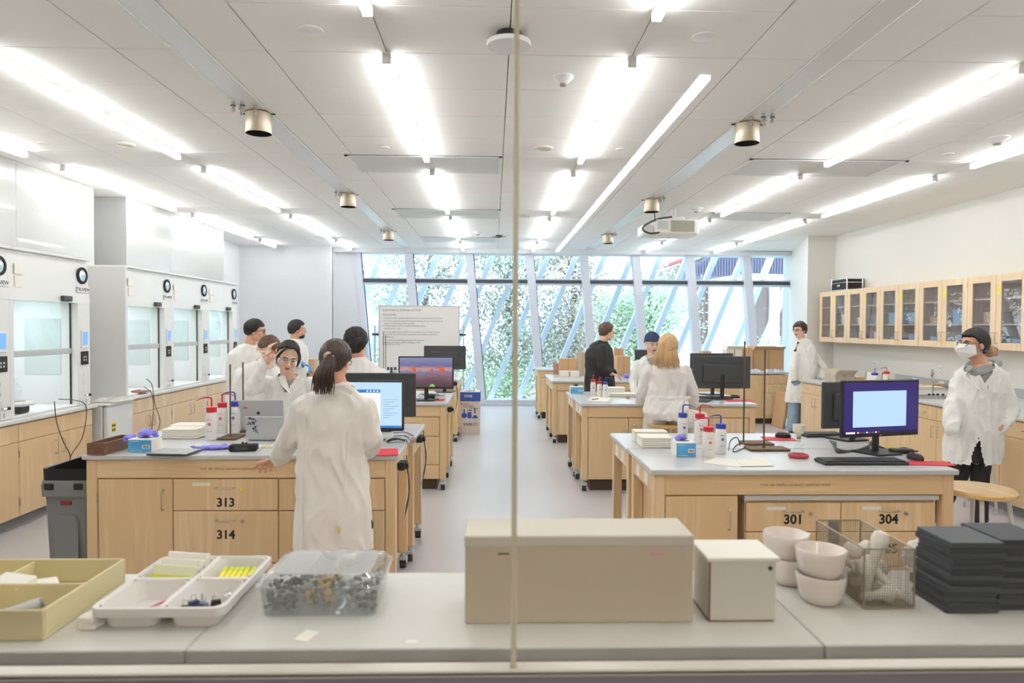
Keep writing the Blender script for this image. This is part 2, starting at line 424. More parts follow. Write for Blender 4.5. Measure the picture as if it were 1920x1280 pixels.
struct('trim_11', MB().box((xj - .0055, GY - .0055, zs + .022), (xj + .0055, GY + .0055, HC - .01), .001), mat('glass_edge', 'B7B29A', 0.25, spec=0.8))

# ---- window wall: slanted mullions, transoms, glass
WY = 14.85
ztop = aty(900, 470, WY).z
TOPX = [672, 767, 880, 992, 1093, 1190, 1291, 1396, 1500]
SL = 0.088
ztr = aty(900, 528, WY).z
def mx_(px, z):                  # x of a mullion centre at height z
    top = aty(px, 476, WY)
    return top.x + (top.z - z) * SL
fr = M['mullion']
for i in range(8):
    wn = thing('window_%d' % (i + 1), None, None); wn['kind'] = 'structure'
    pa, pb = TOPX[i], TOPX[i + 1]
    mw = 0.085 if i else 0.06
    mm = MB()
    a0, a1 = mx_(pa, .06), mx_(pa, ztop + .1)
    mm.prism([(a0 - mw, WY - .14, .06), (a0 + mw, WY - .14, .06), (a1 + mw, WY - .14, ztop + .1), (a1 - mw, WY - .14, ztop + .1)], (0, .2, 0))
    mm.obj('mullion', fr, wn)
    tm = MB()
    x0, x1 = mx_(pa, ztr) + mw, mx_(pb, ztr) - mw
    tm.box((x0, WY - .03, ztr - .075), (x1, WY + .06, ztr + .075), .004)
    tm.obj('transom', fr, wn)
    MB().box((x0, WY - .045, ztr - .03), (x1, WY - .028, ztr + .045)).obj('dark_channel', mat('window_gasket', '3A4654', 0.5), wn)
    # thin dark gasket at the right of each mullion
    g0, g1 = mx_(pa, .12) + mw, mx_(pa, ztop) + mw
    MB().prism([(g0, WY - .02, .12), (g0 + .018, WY - .02, .12), (g1 + .018, WY - .02, ztop), (g1, WY - .02, ztop)], (0, .03, 0)).obj('gasket', MATS['window_gasket'], wn)
    for nm, za, zb in (('pane', .12, ztr - .07), ('pane', ztr + .07, ztop + .05)):
        xa, xb = mx_(pa, za), mx_(pb, za); xc, xd = mx_(pb, zb), mx_(pa, zb)
        MB().prism([(xa, WY, za), (xb, WY, za), (xc, WY, zb), (xd, WY, zb)], (0, .012, 0)).obj(nm, M['winglass'], wn)
# small black brackets where braces meet mullions
MB().prism([(p1 - .05, WY - .12, .05), (mx_(672, .05) - .04, WY - .12, .05), (mx_(672, ztop + .1) - .04, WY - .12, ztop + .1), (p1 - .05, WY - .12, ztop + .1)], (0, .2, 0)).obj('reveal_panel', M['wallblue'], bpy.data.objects['wall_back'])
# ---- exterior diagonal braces
BY = 15.75
bay_n = {}
for k in range(-2, 27):
    px = 560 + 52.5 * k
    top = aty(px, 470, BY)
    if top.x < -4.3 or px > 1560: continue
    zb = -0.4; xb = top.x - (top.z - zb) * 0.40
    mb = MB(); wv = .062
    up = (3.9 - top.z); xt = top.x + up * .40
    mb.prism([(xb - wv, BY, zb), (xb + wv, BY, zb), (xt + wv, BY, 3.9), (xt - wv, BY, 3.9)], (0, .16, 0))
    o = mb.obj('facade_brace', M['brace'])
    bay = sum(1 for q in TOPX if q <= px); nth = ['left of the first window', 'first', 'second', 'third', 'fourth', 'fifth', 'sixth', 'seventh', 'eighth', 'last']
    key = (bay, bay_n.get(bay, 0)); bay_n[bay] = bay_n.get(bay, 0) + 1
    tag(o, 'pale blue facade brace, %s to top out at the %s window bay from the left' % (['first', 'second', 'third', 'fourth', 'fifth'][key[1]], nth[bay] if bay else 'zeroth'), 'brace', 'slanted braces outside the windows')
# ================================================================== OUTSIDE
struct('ground', MB().box((-30, 15.6, -1.2), (40, 70, -1.0)), mat('outside_ground', 'A9AE98', 0.9, var=0.2, vscale=0.5))
leafm = mat('leaf_pale', 'A2AA9B', 0.6, var=0.5, vscale=1.5)
leafm2 = mat('leaf_fresh', '9FB794', 0.6, var=0.4, vscale=1.5)
leafr = mat('leaf_russet', 'ADA493', 0.6, var=0.4, vscale=1.5)
bark = mat('bark', '7F776A', 0.9, bump=0.6)
def foliage(c, r, n, size, seed, clusters=26):
    rnd = random.Random(seed); mb = MB(); cl = []
    for _ in range(clusters):
        while True:
            p = Vector((rnd.uniform(-1, 1), rnd.uniform(-1, 1), rnd.uniform(-1, 1)))
            if p.length < 1: break
        cl.append((Vector((c[0] + p.x * r[0], c[1] + p.y * r[1], c[2] + p.z * r[2])), rnd.uniform(.25, .55)))
    for _ in range(n):
        q, s_ = cl[rnd.randrange(clusters)]
        p = q + Vector((rnd.gauss(0, s_), rnd.gauss(0, s_), rnd.gauss(0, s_ * .8)))
        a = Vector((rnd.gauss(0, 1), rnd.gauss(0, 1), rnd.gauss(0, 1))).normalized(); b = a.orthogonal().normalized(); s2 = size * rnd.uniform(.6, 1.3)
        mb.add([p - a * s2, p + b * s2 * .45, p + a * s2, p - b * s2 * .45], [(0, 1, 2, 3)])
    return mb, cl
def tree(name, label, base, crowns, h, m, n, size, seed):
    t = thing(name, label, 'tree', base)
    tk = MB(); tk.tube(spline([(0, 0, 0), (.08, 0, h * .3), (-.05, .05, h * .6), (.1, 0, h)], 4), [.16 - .13 * i / 12 for i in range(13)], 8)
    allcl = []; 
    fm = MB()
    for j, (c, r) in enumerate(crowns):
        f, cl = foliage(c, r, n // len(crowns), size, seed + j)
        fm.v, o = fm.v, len(fm.v); fm.v += f.v; fm.f += [[o + i for i in q] for q in f.f]; fm.sm += f.sm
        allcl += cl
    rnd = random.Random(seed)
    for q, _ in rnd.sample(allcl, min(22, len(allcl))):
        z0 = max(.5, min(h * .9, q.z - .8)); tk.tube(spline([(0, 0, z0), ((q.x) * .5, q.y * .5, (z0 + q.z) / 2 + .1), tuple(q)], 3), [.04, .03, .025, .02, .015, .01, .006], 5)
    tk.obj('trunk', bark, t)
    fo = fm.obj('foliage', m, t, fix=False); fo['kind'] = 'stuff'
    return t
def onp(px, py, y): return aty(px, py, y)
b = onp(800, 800, 19); tree('tree', 'grey green tree behind the whiteboard beyond the left windows', (b.x, 19, -1), [((0, 0, 4.2), (2.0, 1.2, 1.7)), ((-.4, 0, 1.6), (1.5, 1, 1.2))], 5, leafm, 10000, .062, 1)
b = onp(955, 800, 18.5); tree('tree', 'leafy tree straight ahead, seen behind the partition joint', (b.x, 18.5, -1), [((0, 0, 4.6), (1.6, 1.0, 1.5)), ((.3, 0, 2.2), (1.3, 1, 1.5))], 5.4, leafm, 12000, .06, 9)
b = onp(1075, 800, 18.8); tree('tree', 'tall tree right of the partition joint with leaning pale trunk', (b.x, 18.8, -1), [((0, 0, 4.8), (1.4, 1.0, 1.3)), ((.2, 0, 2.6), (.9, .8, 1.3))], 5.4, leafr, 8500, .06, 15)
b = onp(1215, 800, 21); tree('tree', 'bright green tree beside the white building outside', (b.x, 21, -1), [((0, 0, 3.4), (1.2, 1, 1.4)), ((-1.2, .3, 2.4), (1.2, .8, 1.2))], 4.2, leafm2, 11000, .06, 23)
b = onp(930, 760, 17.6); t = thing('shrub', 'low bright shrub outside the window beside the glass disposal carton', 'shrub', (b.x, 17.6, -1))
f, _ = foliage((0, 0, .9), (1.1, .4, .55), 2600, .06, 31); o = f.obj('foliage', leafm2, t, fix=False); o['kind'] = 'stuff'; MB().cyl((0, 0, 0), (0, 0, .8), .03, .02, 6).obj('stem', bark, t)
b = onp(1460, 700, 17.4); t = thing('shrub', 'small green shrub outside the rightmost window', 'shrub', (b.x, 17.4, -1))
f, _ = foliage((0, 0, 1.6), (.5, .3, .5), 1300, .06, 37); o = f.obj('foliage', leafm2, t, fix=False); o['kind'] = 'stuff'; MB().cyl((0, 0, 0), (0, 0, 1.5), .03, .02, 6).obj('stem', bark, t)
# white building on the right with eave
bw = mat('stucco_white', 'C9CACF', 0.8); eave = mat('eave_purple_grey', '5F5E74', 0.7, var=.1); soff = mat('eave_soffit', '9A968F', 0.8); brickc = mat('building_brown', '7C645E', 0.8)
t = thing('building', 'white stucco building with ribbed mauve eave beyond the right windows', 'building', (0, 0, 0))
YBd = 24.0
def bx(px0, px1, py0, py1, y, d=.4): 
    a = aty(px0, py1, y); c = aty(px1, py0, y); return (a.x, y, a.z), (c.x, y + d, c.z)
MB().box(*bx(1240, 1700, 540, 900, YBd + .6)).obj('wall', bw, t)
for (a, c) in ((1240, 1283), (1326, 1392), (1440, 1462)):
    MB().box(*bx(a, c, 536, 900, YBd + .35, .2), .01).obj('pier', bw, t)
for (a, c) in ((1303, 1327), (1400, 1440), (1464, 1500)):
    p, q = bx(a, c, 530, 645, YBd + .5, .05); w_ = MB().box(p, q).obj('window', brickc, t)
    MB().box((p[0] + .1, p[1] - .03, p[2] + .05), ((p[0] + q[0]) / 2 - .03, p[1], q[2] - .05)).obj('pane', M['winglass'], w_)
    MB().box(((p[0] + q[0]) / 2 + .03, p[1] - .03, p[2] + .05), (q[0] - .1, p[1], q[2] - .05)).obj('pane', M['winglass'], w_)
# sloping eave: pale soffit with a red edge, then the ribbed fascia
A, B, C, D_ = aty(1203, 514, 23.6), aty(1292, 482, 23.0), aty(1345, 482, 23.0), aty(1250, 545, 23.6)
MB().add([A, B, C, D_] + [q + Vector((0, .12, .1)) for q in (A, B, C, D_)], [(0, 1, 2, 3), (7, 6, 5, 4), (0, 4, 5, 1), (1, 5, 6, 2), (2, 6, 7, 3), (3, 7, 4, 0)]).obj('soffit', soff, t)
MB().tube([A, B], .06, 6).obj('eave_edge', mat('eave_red', 'B0585E', .6), t)
yF = 22.85
P_ = [aty(*q, yF) for q in ((1252, 533), (1262, 522), (1345, 470), (1640, 470), (1640, 536), (1400, 536), (1330, 530))]
P_ = [aty(*q, yF) for q in ((1250, 532), (1340, 472), (1640, 470), (1640, 520), (1400, 512), (1330, 524))]
MB().prism(P_, (0, .12, 0)).obj('fascia', eave, t)
rb = MB()
for k in range(60):
    px = 1300 + k * 5.2; y1_ = 516 if px < 1400 else 512; p = aty(px, y1_, yF); q = aty(px, 474 if px > 1345 else 474 + (1345 - px) * .6, yF); rb.box((p.x, yF - .05, p.z), (p.x + .035, yF, q.z))
o = rb.obj('fascia_ribs', eave, t); o['kind'] = 'stuff'
# distant pale building behind the trees
t = thing('building', 'distant pale building with small gridded windows behind the trees', 'building', (0, 0, 0))
def bl(px0, px1, py0, py1, y, d): 
    p, q = bx(px0, px1, py0, py1, y, d); return MB().box(p, q)
bl(1000, 1250, 545, 900, 34, 3).obj('wall', bw, t)
for (a, c) in ((1056, 1076), (1090, 1108), (1120, 1140)):
    for (r0, r1) in ((570, 600), (640, 670)):
        w_ = bl(a, c, r0, r1, 33.95, .1).obj('window', mat('dist_window', '8FA3C8', .3), t)
        p, q = bx(a, c, r0, r1, 33.9, .04); MB().box(((p[0] + q[0]) / 2 - .03, p[1], p[2]), ((p[0] + q[0]) / 2 + .03, q[1], q[2])).box((p[0], p[1], (p[2] + q[2]) / 2 - .03), (q[0], q[1], (p[2] + q[2]) / 2 + .03)).obj('glazing_bar', bw, w_)
t = thing('building', 'distant pale building at the left behind the whiteboard', 'building', (0, 0, 0))
bl(640, 790, 530, 900, 32, 3).obj('wall', mat('stucco_grey', 'A9A79E', .8), t)
for (a, c) in ((700, 716), (736, 752)): bl(a, c, 560, 590, 31.95, .1).obj('window', MATS['dist_window'], t)
# ================================================================== CEILING FITTINGS
ROWX = [-4.43, -3.0, -0.645, 0.83, 3.24, 4.69]
SEGY = [(1.15, 3.53), (4.13, 6.62), (7.17, 9.65), (10.2, 12.68), (13.1, 14.42)]
rown = ['outer left', 'second left', 'centre left', 'centre right', 'second right', 'outer right']
ordn = ['overhead', 'nearest full', 'second', 'third', 'last']
lm = {}
for i, x in enumerate(ROWX):
    for j, (a, b_) in enumerate(SEGY):
        if i == 0 and j == 4: b_ = 14.0
        L = b_ - a
        t = thing('linear_light', 'white linear ceiling light, %s length of the %s row' % (ordn[j], rown[i]), 'light', (x, a, HC - .012), 0, 'linear ceiling lights')
        k = round(L, 2)
        if k not in lm:
            one = L < 1.6; h = L / 2
            lm[k] = (MB().box((-.024, .015, -.066), (.024, (L if one else h) - .012, -.03), .006).mesh('diffuser', M['lamp']),
                     MB().box((-.022, 0, -.03), (.022, L, 0)).mesh('housing', M['white']),
                     MB().box((-.026, 0, -.068), (.026, .015, -.008), .002).mesh('end_cap', M['white']))
        d, hs, ec = lm[k]
        link('housing', hs, t); link('diffuser', d, t)
        if L > 1.6:
            link('diffuser', d, t, (0, L / 2, 0)); link('end_cap', ec, t, (0, L / 2 - .008, 0))
        link('end_cap', ec, t); link('end_cap', ec, t, (0, L - .015, 0))
# drum shaped speakers and sensors hanging from the chases
def pot(x, y, lab, r=.098):
    t = thing('service_drum', lab, 'ceiling drum', (x, y, HC - .01), 0, 'steel drums under the service chases')
    MB().lathe([(r, 0), (r, -.155), (r * .985, -.158), (r * .985, 0)], n=28, cap=False).obj('drum', mat('drum_steel', 'C2B6A2', .35, .55), t)
    MB().lathe([(r * .99, -.150), (0.001, -.150), (0.001, -.154), (r * .99, -.154)], n=28).obj('open_end', M['blackm'], t)
    MB().tube([(r * math.cos(a) * 1.02, r * math.sin(a) * 1.02, -.004) for a in [2 * PI * i / 24 for i in range(25)]], .004, 6).obj('rim', mat('bronze_rim', '8A7048', .4, .8), t)
    for s in (-1, 1): MB().box((s * r, -.008, -.012), (s * (r + .03), .008, -.004)).obj('bracket', M['black'], t)
    for k, (dx, dy) in enumerate(((-.09, -.28), (-.02, -.28), (-.06, -.2), (.04, -.2))):
        v = MB().lathe([(.004, 0), (.016, -.005), (.016, -.03), (.009, -.034), (.009, -.05), (.013, -.054), (.013, -.075), (.004, -.08)], (dx * (1 if x < 0 else -1), dy, 0), n=10).obj('gas_outlet', M['chrome'], t)
        MB().lathe([(.019, 0), (.019, -.006)], (dx * (1 if x < 0 else -1), dy, -.03), n=10).obj('collar', mat('brass', 'B89A4A', .4, .6) if k > 1 else M['dgrey'], v)
    return t
for (px, py, x, l) in ((485, 208, -1.82, 'brushed steel drum nearest on the left ceiling chase'), (653, 358, -1.82, 'middle steel drum on the left ceiling chase'), (729, 424, -1.82, 'farthest small steel drum on the left ceiling chase'),
                    (1401, 218, 2.03, 'brushed steel drum nearest on the right ceiling chase'), (1222, 362, 2.03, 'middle steel drum on the right ceiling chase'), (1140, 430, 2.03, 'farthest small steel drum on the right ceiling chase')):
    p = atx(px, py, x + (.0)); pot(x, p.y, l)
# round ceiling discs, detectors, sprinkler covers
def disc(px, py, r, lab, nm='sprinkler_cover', cat='sprinkler cover', kind=0):
    p = atz(px, py, HC - .012); t = thing(nm, lab, cat, (p.x, p.y, HC - .012), 0)
    if kind == 0: MB().lathe([(r, .0), (r, -.006), (r * .9, -.010), (.001, -.010)], n=24).obj('disc', M['white'], t)
    elif kind == 1:
        MB().lathe([(r * 1.1, 0), (r * 1.1, -.012), (r * .9, -.02), (r * .55, -.045), (r * .45, -.05), (.001, -.05)], n=24).obj('housing', M['white'], t)
        MB().lathe([(r * .4, -.048), (r * .35, -.062), (.001, -.064)], n=16).obj('sensor', mat('sensor_grey', '9A8F86', .4), t)
    elif kind == 2:
        MB().lathe([(r, 0), (r, -.01), (r * .85, -.016), (r * .8, -.008), (.001, -.008)], n=28).obj('ring', mat('offwhite', 'DEDACE', .5), t)
    return t
disc(584, 56, .065, 'round sprinkler cover left of the black access point'); disc(1320, 68, .065, 'round sprinkler cover near the top right of centre')
disc(720, 276, .05, 'small round sprinkler cover beside the centre left light row'); disc(1165, 279, .05, 'small round sprinkler cover beside the centre right light row')
disc(83, 268, .05, 'round sprinkler cover at far left between light rows'); disc(366, 382, .05, 'small round sprinkler cover at left, farther back')
disc(1778, 288, .05, 'small round sprinkler cover on the right between light rows')
disc(1056, 143, .062, 'white conical smoke detector near the top centre', 'smoke_detector', 'smoke detector', 1)
disc(1870, 258, .085, 'white smoke detector with vents at far right', 'smoke_detector', 'smoke detector', 1)
disc(1306, 390, .08, 'white smoke detector behind the projector', 'smoke_detector', 'smoke detector', 1)
disc(896, 434, .08, 'small white smoke detector near the window end', 'smoke_detector', 'smoke detector', 1)
disc(234, 270, .085, 'round ceiling speaker grille at left beside the second light row', 'ceiling_speaker', 'speaker', 2)
disc(1018, 277, .09, 'round ceiling speaker grille near centre', 'ceiling_speaker', 'speaker', 2)
disc(984, 404, .09, 'round ceiling speaker grille farther back near centre', 'ceiling_speaker', 'speaker', 2)
def wap(px, py, r, lab):
    p = atz(px, py, HC - .012); t = thing('access_point', lab, 'access point', (p.x, p.y, HC - .012))
    MB().lathe([(r * .55, 0), (r * .62, -.03), (r * .55, -.05)], n=24).obj('mount', M['black'], t)
    MB().lathe([(r * .7, -.045), (r * .98, -.05), (r, -.062), (r * .97, -.075), (.001, -.08)], n=32, sy=.95).obj('cover', M['white'], t)
wap(954, 62, .125, 'white oval ceiling access point on a black mount at top centre')
p = atz(936, 441, HC - .012); t = thing('ceiling_camera', 'small dark ceiling bracket near the window end, left of the partition joint', 'ceiling bracket', (p.x, p.y, HC - .012))
MB().lathe([(.06, 0), (.06, -.03), (.04, -.04), (.001, -.04)], n=16).obj('housing', M['dgrey'], t); MB().box((-.12, -.01, -.03), (.12, .01, -.022)).obj('arm', M['dgrey'], t)
# air grilles
def grille(px0, px1, py0, py1, lab):
    a = atz(px0, py1, HC); b = atz(px1, py0, HC); c = atz(px1, py1, HC)
    x0, x1, y0, y1 = a.x, c.x, a.y, b.y
    t = thing('ceiling_grille', lab, 'air grille', (x0, y0, HC - .012))
    W, D = x1 - x0, y1 - y0
    MB().box((0, 0, -.012), (W, .03, 0)).box((0, D - .03, -.012), (W, D, 0)).box((0, .03, -.012), (.03, D - .03, 0)).box((W - .03, .03, -.012), (W, D - .03, 0)).obj('frame', M['white'], t)
    MB().box((.03, .03, -.007), (W - .03, D - .03, -.001)).obj('perforated_panel', mat('grille_panel', 'DADAD7', .6), t)
grille(672, 940, 292, 318, 'long perforated air grille between the left chase and the partition joint, nearest')
grille(748, 938, 392, 405, 'long perforated air grille, second from the camera left of centre')
grille(795, 932, 444, 451, 'long perforated air grille, farthest left of centre')
grille(1362, 1640, 299, 324, 'long perforated air grille right of the right chase, nearest')
grille(1310, 1450, 398, 410, 'long perforated air grille behind the projector')
# projector on its pole
p = aty(1262, 428, 9.3); x0 = p.x
t = thing('projector', 'white ceiling projector with side grilles and black cables', 'projector', (p.x, 9.3, p.z), R(2))
W, H = .30, .115
MB().box((-W, -.2, -H), (W + .0, .25, H * .8), .03).obj('body', mat('projector_white', 'E6E3DA', .45), t)
MB().box((-.27, -.206, -.04), (-.13, -.2, .07)).obj('small_grille', M['lgrey'], t)
g = MB().box((-.09, -.206, -.075), (.23, -.2, .08)).obj('grille_panel', M['lgrey'], t)
for k in range(16): MB().box((-.085 + k * .02, -.214, -.07), (-.077 + k * .02, -.206, .075)).obj('slat', mat('slat_beige', 'B5B09A', .5), g)
MB().box((-W - .16, -.12, -H), (-W + .01, .15, .03), .02).obj('lens_end', M['white'], t)
MB().cyl((.02, .03, H * .8), (.02, .03, HC - p.z - .01), .028, n=14).obj('pole', M['white'], t)
MB().box((-.1, -.07, H * .8), (.14, .13, H * .8 + .06), .01).obj('bracket', M['white'], t)
MB().tube(spline([(-.05, -.1, .14), (-.25, -.15, .1), (-.42, -.18, .02), (-.47, -.2, -.05), (-.38, -.21, -.1), (-.25, -.22, -.09)], 6), .012, 6).obj('cable', M['black'], t)
MB().tube(spline([(-.28, -.1, .1), (-.29, -.1, .22), (-.27, -.1, .3), (-.27, -.1, HC - p.z - .01)], 6), .007, 6).obj('cable', M['black'], t)
# ================================================================== FURNITURE
def handle(L=.1, axis='x', front='-y', m=None):
    # bow handle centred on the origin, standing off along the front direction
    f = {'-y': Vector((0, -1, 0)), '+x': Vector((1, 0, 0)), '-x': Vector((-1, 0, 0))}[front]
    a = {'x': Vector((1, 0, 0)), 'y': Vector((0, 1, 0)), 'z': Vector((0, 0, 1))}[axis]
    pts = [-a * L / 2, -a * L / 2 + f * .022, -a * (L / 2 - .012) + f * .03, a * (L / 2 - .012) + f * .03, a * L / 2 + f * .022, a * L / 2]
    return MB().tube(pts, .0045, 6)
HM = {}
def add_handle(parent, loc, L, axis, front):
    k = (L, axis, front)
    if k not in HM: HM[k] = handle(L, axis, front).mesh('handle', M['steel'])
    return link('handle', HM[k], parent, loc)
LKM = {}
def add_lock(parent, loc, front='-y', m='steel'):
    k = (front, m)
    if k not in LKM:
        d = {'-y': (0, -.006, 0), '+x': (.006, 0, 0), '-x': (-.006, 0, 0)}[front]
        LKM[k] = MB().cyl((0, 0, 0), d, .011, .011, 14).cyl(d, Vector(d) * 1.4, .006, .005, 10).mesh('lock', M[m])
    return link('lock', LKM[k], parent, loc)
def front_panel(parent, name, x0, x1, z0, z1, y, hnd=None, lock=None, num=None, label=None, lockm='steel', hinge=None, m='maple', tape=False):
    g = .003
    o = MB().box((x0 + g, y - .02, z0 + g), (x1 - g, y, z1 - g), .0025).obj(name, M[m], parent)
    if hnd == 'h': add_handle(o, ((x0 + x1) / 2, y - .02, z1 - min(.06, (z1 - z0) * .28)), .105, 'x', '-y')
    if hnd == 'hl': add_handle(o, ((x0 + x1) / 2 , y - .02, z1 - .075), .115, 'x', '-y')
    if hnd in ('vr', 'vl'): add_handle(o, (x1 - .055 if hnd == 'vr' else x0 + .055, y - .02, z1 - .13), .12, 'z', '-y')
    if lock is not None: add_lock(o, (lock, y - .02, z1 - .065), '-y', lockm)
    if num: text('number', num, .075, M['printk'], o, face_T(((x0 + x1) / 2, y - .0205, z1 - (.15 if (z1 - z0 > .19 and num != '305') else .1)), '-y'), bold=.0022)
    if tape: MB().box((x0 + .12, y - .0215, z1 - .045), (x0 + .23, y - .02, z1 - .025)).obj('label_tape', M['paper'], o)
    if hinge:
        hx = x0 if hinge == 'l' else x1
        for zz in (z1 - .12, z0 + .12):
            MB().cyl((hx, y - .022, zz - .03), (hx, y - .022, zz + .03), .006, n=8).obj('hinge', M['steel'], o)
    return o
def base_cab(label, x0, x1, y, depth, units, z0=.12, z1=.785, group=None, top=None, name='base_cabinet'):
    t = thing(name, label, 'cabinet', (x0, y, 0), 0, group)
    W = x1 - x0
    MB().box((0, .001, z0), (W, depth, z1 if not top else z1 + .012)).obj('carcass', M['maple'], t)
    MB().box((.03, .05, 0.0), (W - .03, depth - .03, z0)).obj('plinth', M['gap'], t)
    if top: MB().box((-.012, -.03, z1 + .012), (W + .012, depth + .01, z1 + .042), .004).obj('worktop', M['top'], t)
    x = 0
    for u in units:
        if u[0] == 'door':
            front_panel(t, 'door', x, x + u[1], z0, z1, 0, 'vr' if u[2] == 'l' else 'vl', hinge=u[2])
        else:
            zz = z1
            for d in u[2]:
                front_panel(t, 'drawer', x, x + u[1], zz - d[0], zz, 0, 'h' if len(d) < 5 else 'hl', lock=(x + u[1] / 2 + .1) if d[2] else None, num=d[1], lockm=d[2] if d[2] else 'steel', tape=d[3])
                zz -= d[0]
        x += u[1]
    return t
CM = None
def bench(label, x0, x1, y0, y1, group='mobile lab benches', leg=.062, side_labels=False, stamp=False, sides=True):
    t = thing('lab_bench', label, 'lab bench', (x0, y0, 0), 0, group)
    W, D = x1 - x0, y1 - y0
    MB().box((0, 0, HB - .03), (W, D, HB), .005).obj('worktop', M['top'], t)
    i = .018
    ap = MB().box((i + leg, i + .004, HB - .145), (W - i - leg, i + .024, HB - .034), .002).obj('apron', M['maple_h'], t)
    MB().box((i + leg, D - i - .024, HB - .145), (W - i - leg, D - i - .004, HB - .034), .002).obj('apron', M['maple_h'], t)
    if stamp: text('stamp', 'TITLE  100 - MIDDLE LAB BENCH CASEWORK FRAME', .017, mat('stamp_ink', '8A6A45', .7), ap, face_T((W * .47, i + .0035, HB - .09), '-y'))
    for s in (0, 1):
        xx = i if s == 0 else W - i - .024
        a2 = MB().box((xx + .002, i + leg, HB - .145), (xx + .022, D - i - leg, HB - .034), .002).obj('apron', M['maple_y'], t)
        if side_labels and s == 0:
            for q in (.28, .62): MB().box((xx + .0005, D * q, HB - .13), (xx + .002, D * q + .09, HB - .055)).obj('paper_label', M['paper'], a2)
    global CM
    if CM is None:
        CM = (MB().cyl((0, 0, .075), (0, 0, .12), .012, n=8).box((-.03, -.02, .06), (.03, .03, .085), .006).box((-.028, .0, .035), (-.022, .05, .085)).box((.022, 0, .035), (.028, .05, .085)).mesh('castor', M['lgrey']),
              MB().cyl((-.021, .02, .037), (.021, .02, .037), .037, n=16).mesh('wheel', M['black']))
    for sx in (0, 1):
        for sy in (0, 1):
            lx0 = i if sx == 0 else W - i - leg; ly0 = i if sy == 0 else D - i - leg
            lg = MB().box((lx0, ly0, .118), (lx0 + leg, ly0 + leg, HB - .032), .004).obj('leg', M['maple'], t)
            c = link('castor', CM[0], lg, (lx0 + leg / 2, ly0 + leg / 2, 0)); link('wheel', CM[1], t, (lx0 + leg / 2, ly0 + leg / 2, 0))
    return t
XL0, XL1 = atz(149, 854, HB).x, atz(741, 860, HB).x
XR0, XR1 = atz(1222, 881, HB).x, atz(1797, 880, HB).x
YL1, YR1 = atz(450, 853, HB).y, atz(1500, 881, HB).y
TD = .66
bench('front left lab bench under the folded laptop and ponytailed person', XL0, XL1, YL1, YL1 + TD, stamp=True)
bench('second table of the front left island, behind the monitor', XL0, XL1 + .03, YL1 + TD + .03, YL1 + 2 * TD + .03)
bench('front right lab bench holding the indigo screened monitor', XR0, XR1, YR1, YR1 + TD, side_labels=True, stamp=True)
bench('rear table of the front right island with folded white papers', XR0 - .01, XR1, YR1 + TD + .02, YR1 + 2 * TD, side_labels=True)
YL2 = atz(839, 755, HB).y; YR2 = atz(1250, 757, HB).y
XM0, XM1 = -2.5, atz(839, 755, HB).x
bench('middle left lab bench under the desert wallpaper monitor', XM0, XM1, YL2, YL2 + TD)
bench('rear table of the middle left island', XM0, XM1, YL2 + TD + .02, YL2 + 2 * TD)
XN0, XN1 = atz(1089, 757, HB).x, atz(1420, 757, HB).x
bench('middle right lab bench with the seated blonde person in front', XN0, XN1, YR2, YR2 + TD, side_labels=True)
bench('rear table of the middle right island', XN0 - .01, XN1, YR2 + TD + .02, YR2 + 2 * TD, side_labels=True)
YR3 = atz(1047, 714, HB).y; YL3 = YR3 + .1
bench('third right lab bench behind the person in black jacket', XN0 - .05, XN1, YR3, YR3 + TD)
bench('rear table of the third right island', XN0 - .05, XN1, YR3 + TD + .02, YR3 + 2 * TD)
bench('third left lab bench near the whiteboard', XM0 - .6, XM1 - .03, YL3, YL3 + TD)
bench('rear table of the third left island by the whiteboard', XM0 - .6, XM1 - .03, YL3 + TD + .02, YL3 + 2 * TD)
YR4 = atz(1008, 691, HB).y - .2
bench('far right lab bench under the windows', XN0 - .1, XN0 + .9, YR4, YR4 + TD)
# cabinets standing under the benches
i = .018 + .062
def fr_z(py, Y): return CAMZ - (py - 611) * Y / FPX
w1 = aty(320, 950, YL1).x - (XL0 + i); w2 = aty(519, 950, YL1).x - aty(320, 950, YL1).x
wl = XL1 - XL0 - 2 * i - w1 - w2
dd = [(.2, '313', 'yellow', True), (.325, '314', 'steel', False), (.13, None, None, False)]
de = [(.2, None, None, True), (.325, None, None, False), (.13, None, None, False)]
base_cab('maple door and drawer cabinet numbered 313 and 314 under the front left bench', XL0 + i + .002, XL1 - i - .002, YL1 + .045, .56,
         [('door', w1, 'l'), ('drawers', w2, dd), ('drawers', wl - .004, de)], z0=.125, z1=HB - .15)
# yellow key tag on the 313 lock
w1 = aty(1388, 950, YR1).x - (XR0 + i)
base_cab('single maple door cabinet under the left end of the front right bench', XR0 + i + .002, XR0 + i + w1, YR1 + .045, .56, [('door', w1 - .004, 'l')], z0=.125, z1=HB - .15)
xa, xb = aty(1397, 950, YR1 + .05).x, aty(1753, 950, YR1 + .05).x; xm = (xb - xa) / 2
base_cab('low grey topped drawer unit numbered 301, 304 and 305 under the front right bench', xa, xb, YR1 + .06, .55,
         [('drawers', xm, [(.17, '301', 'steel', True), (.2, None, None, False), (.2, None, None, False)]), ('drawers', xm, [(.17, '304', 'steel', True), (.2, '305', None, False), (.2, None, None, False)])],
         z0=.1, z1=HB - .15 - .042, top=True, name='drawer_unit')
wu = (XN1 - XN0 - 2 * i) / 3
base_cab('maple cabinet numbered 310 behind the seated blonde person', XN0 + i + .002, XN1 - i - .002, YR2 + .045, .56,
         [('door', wu * .75, 'l'), ('door', wu * .9, 'r'), ('drawers', wu * 1.35 - .004, [(.2, '310', 'steel', True), (.25, None, None, False), (.2, None, None, False)])], z0=.125, z1=HB - .15)
wm = (XM1 - XM0 - 2 * i) / 3
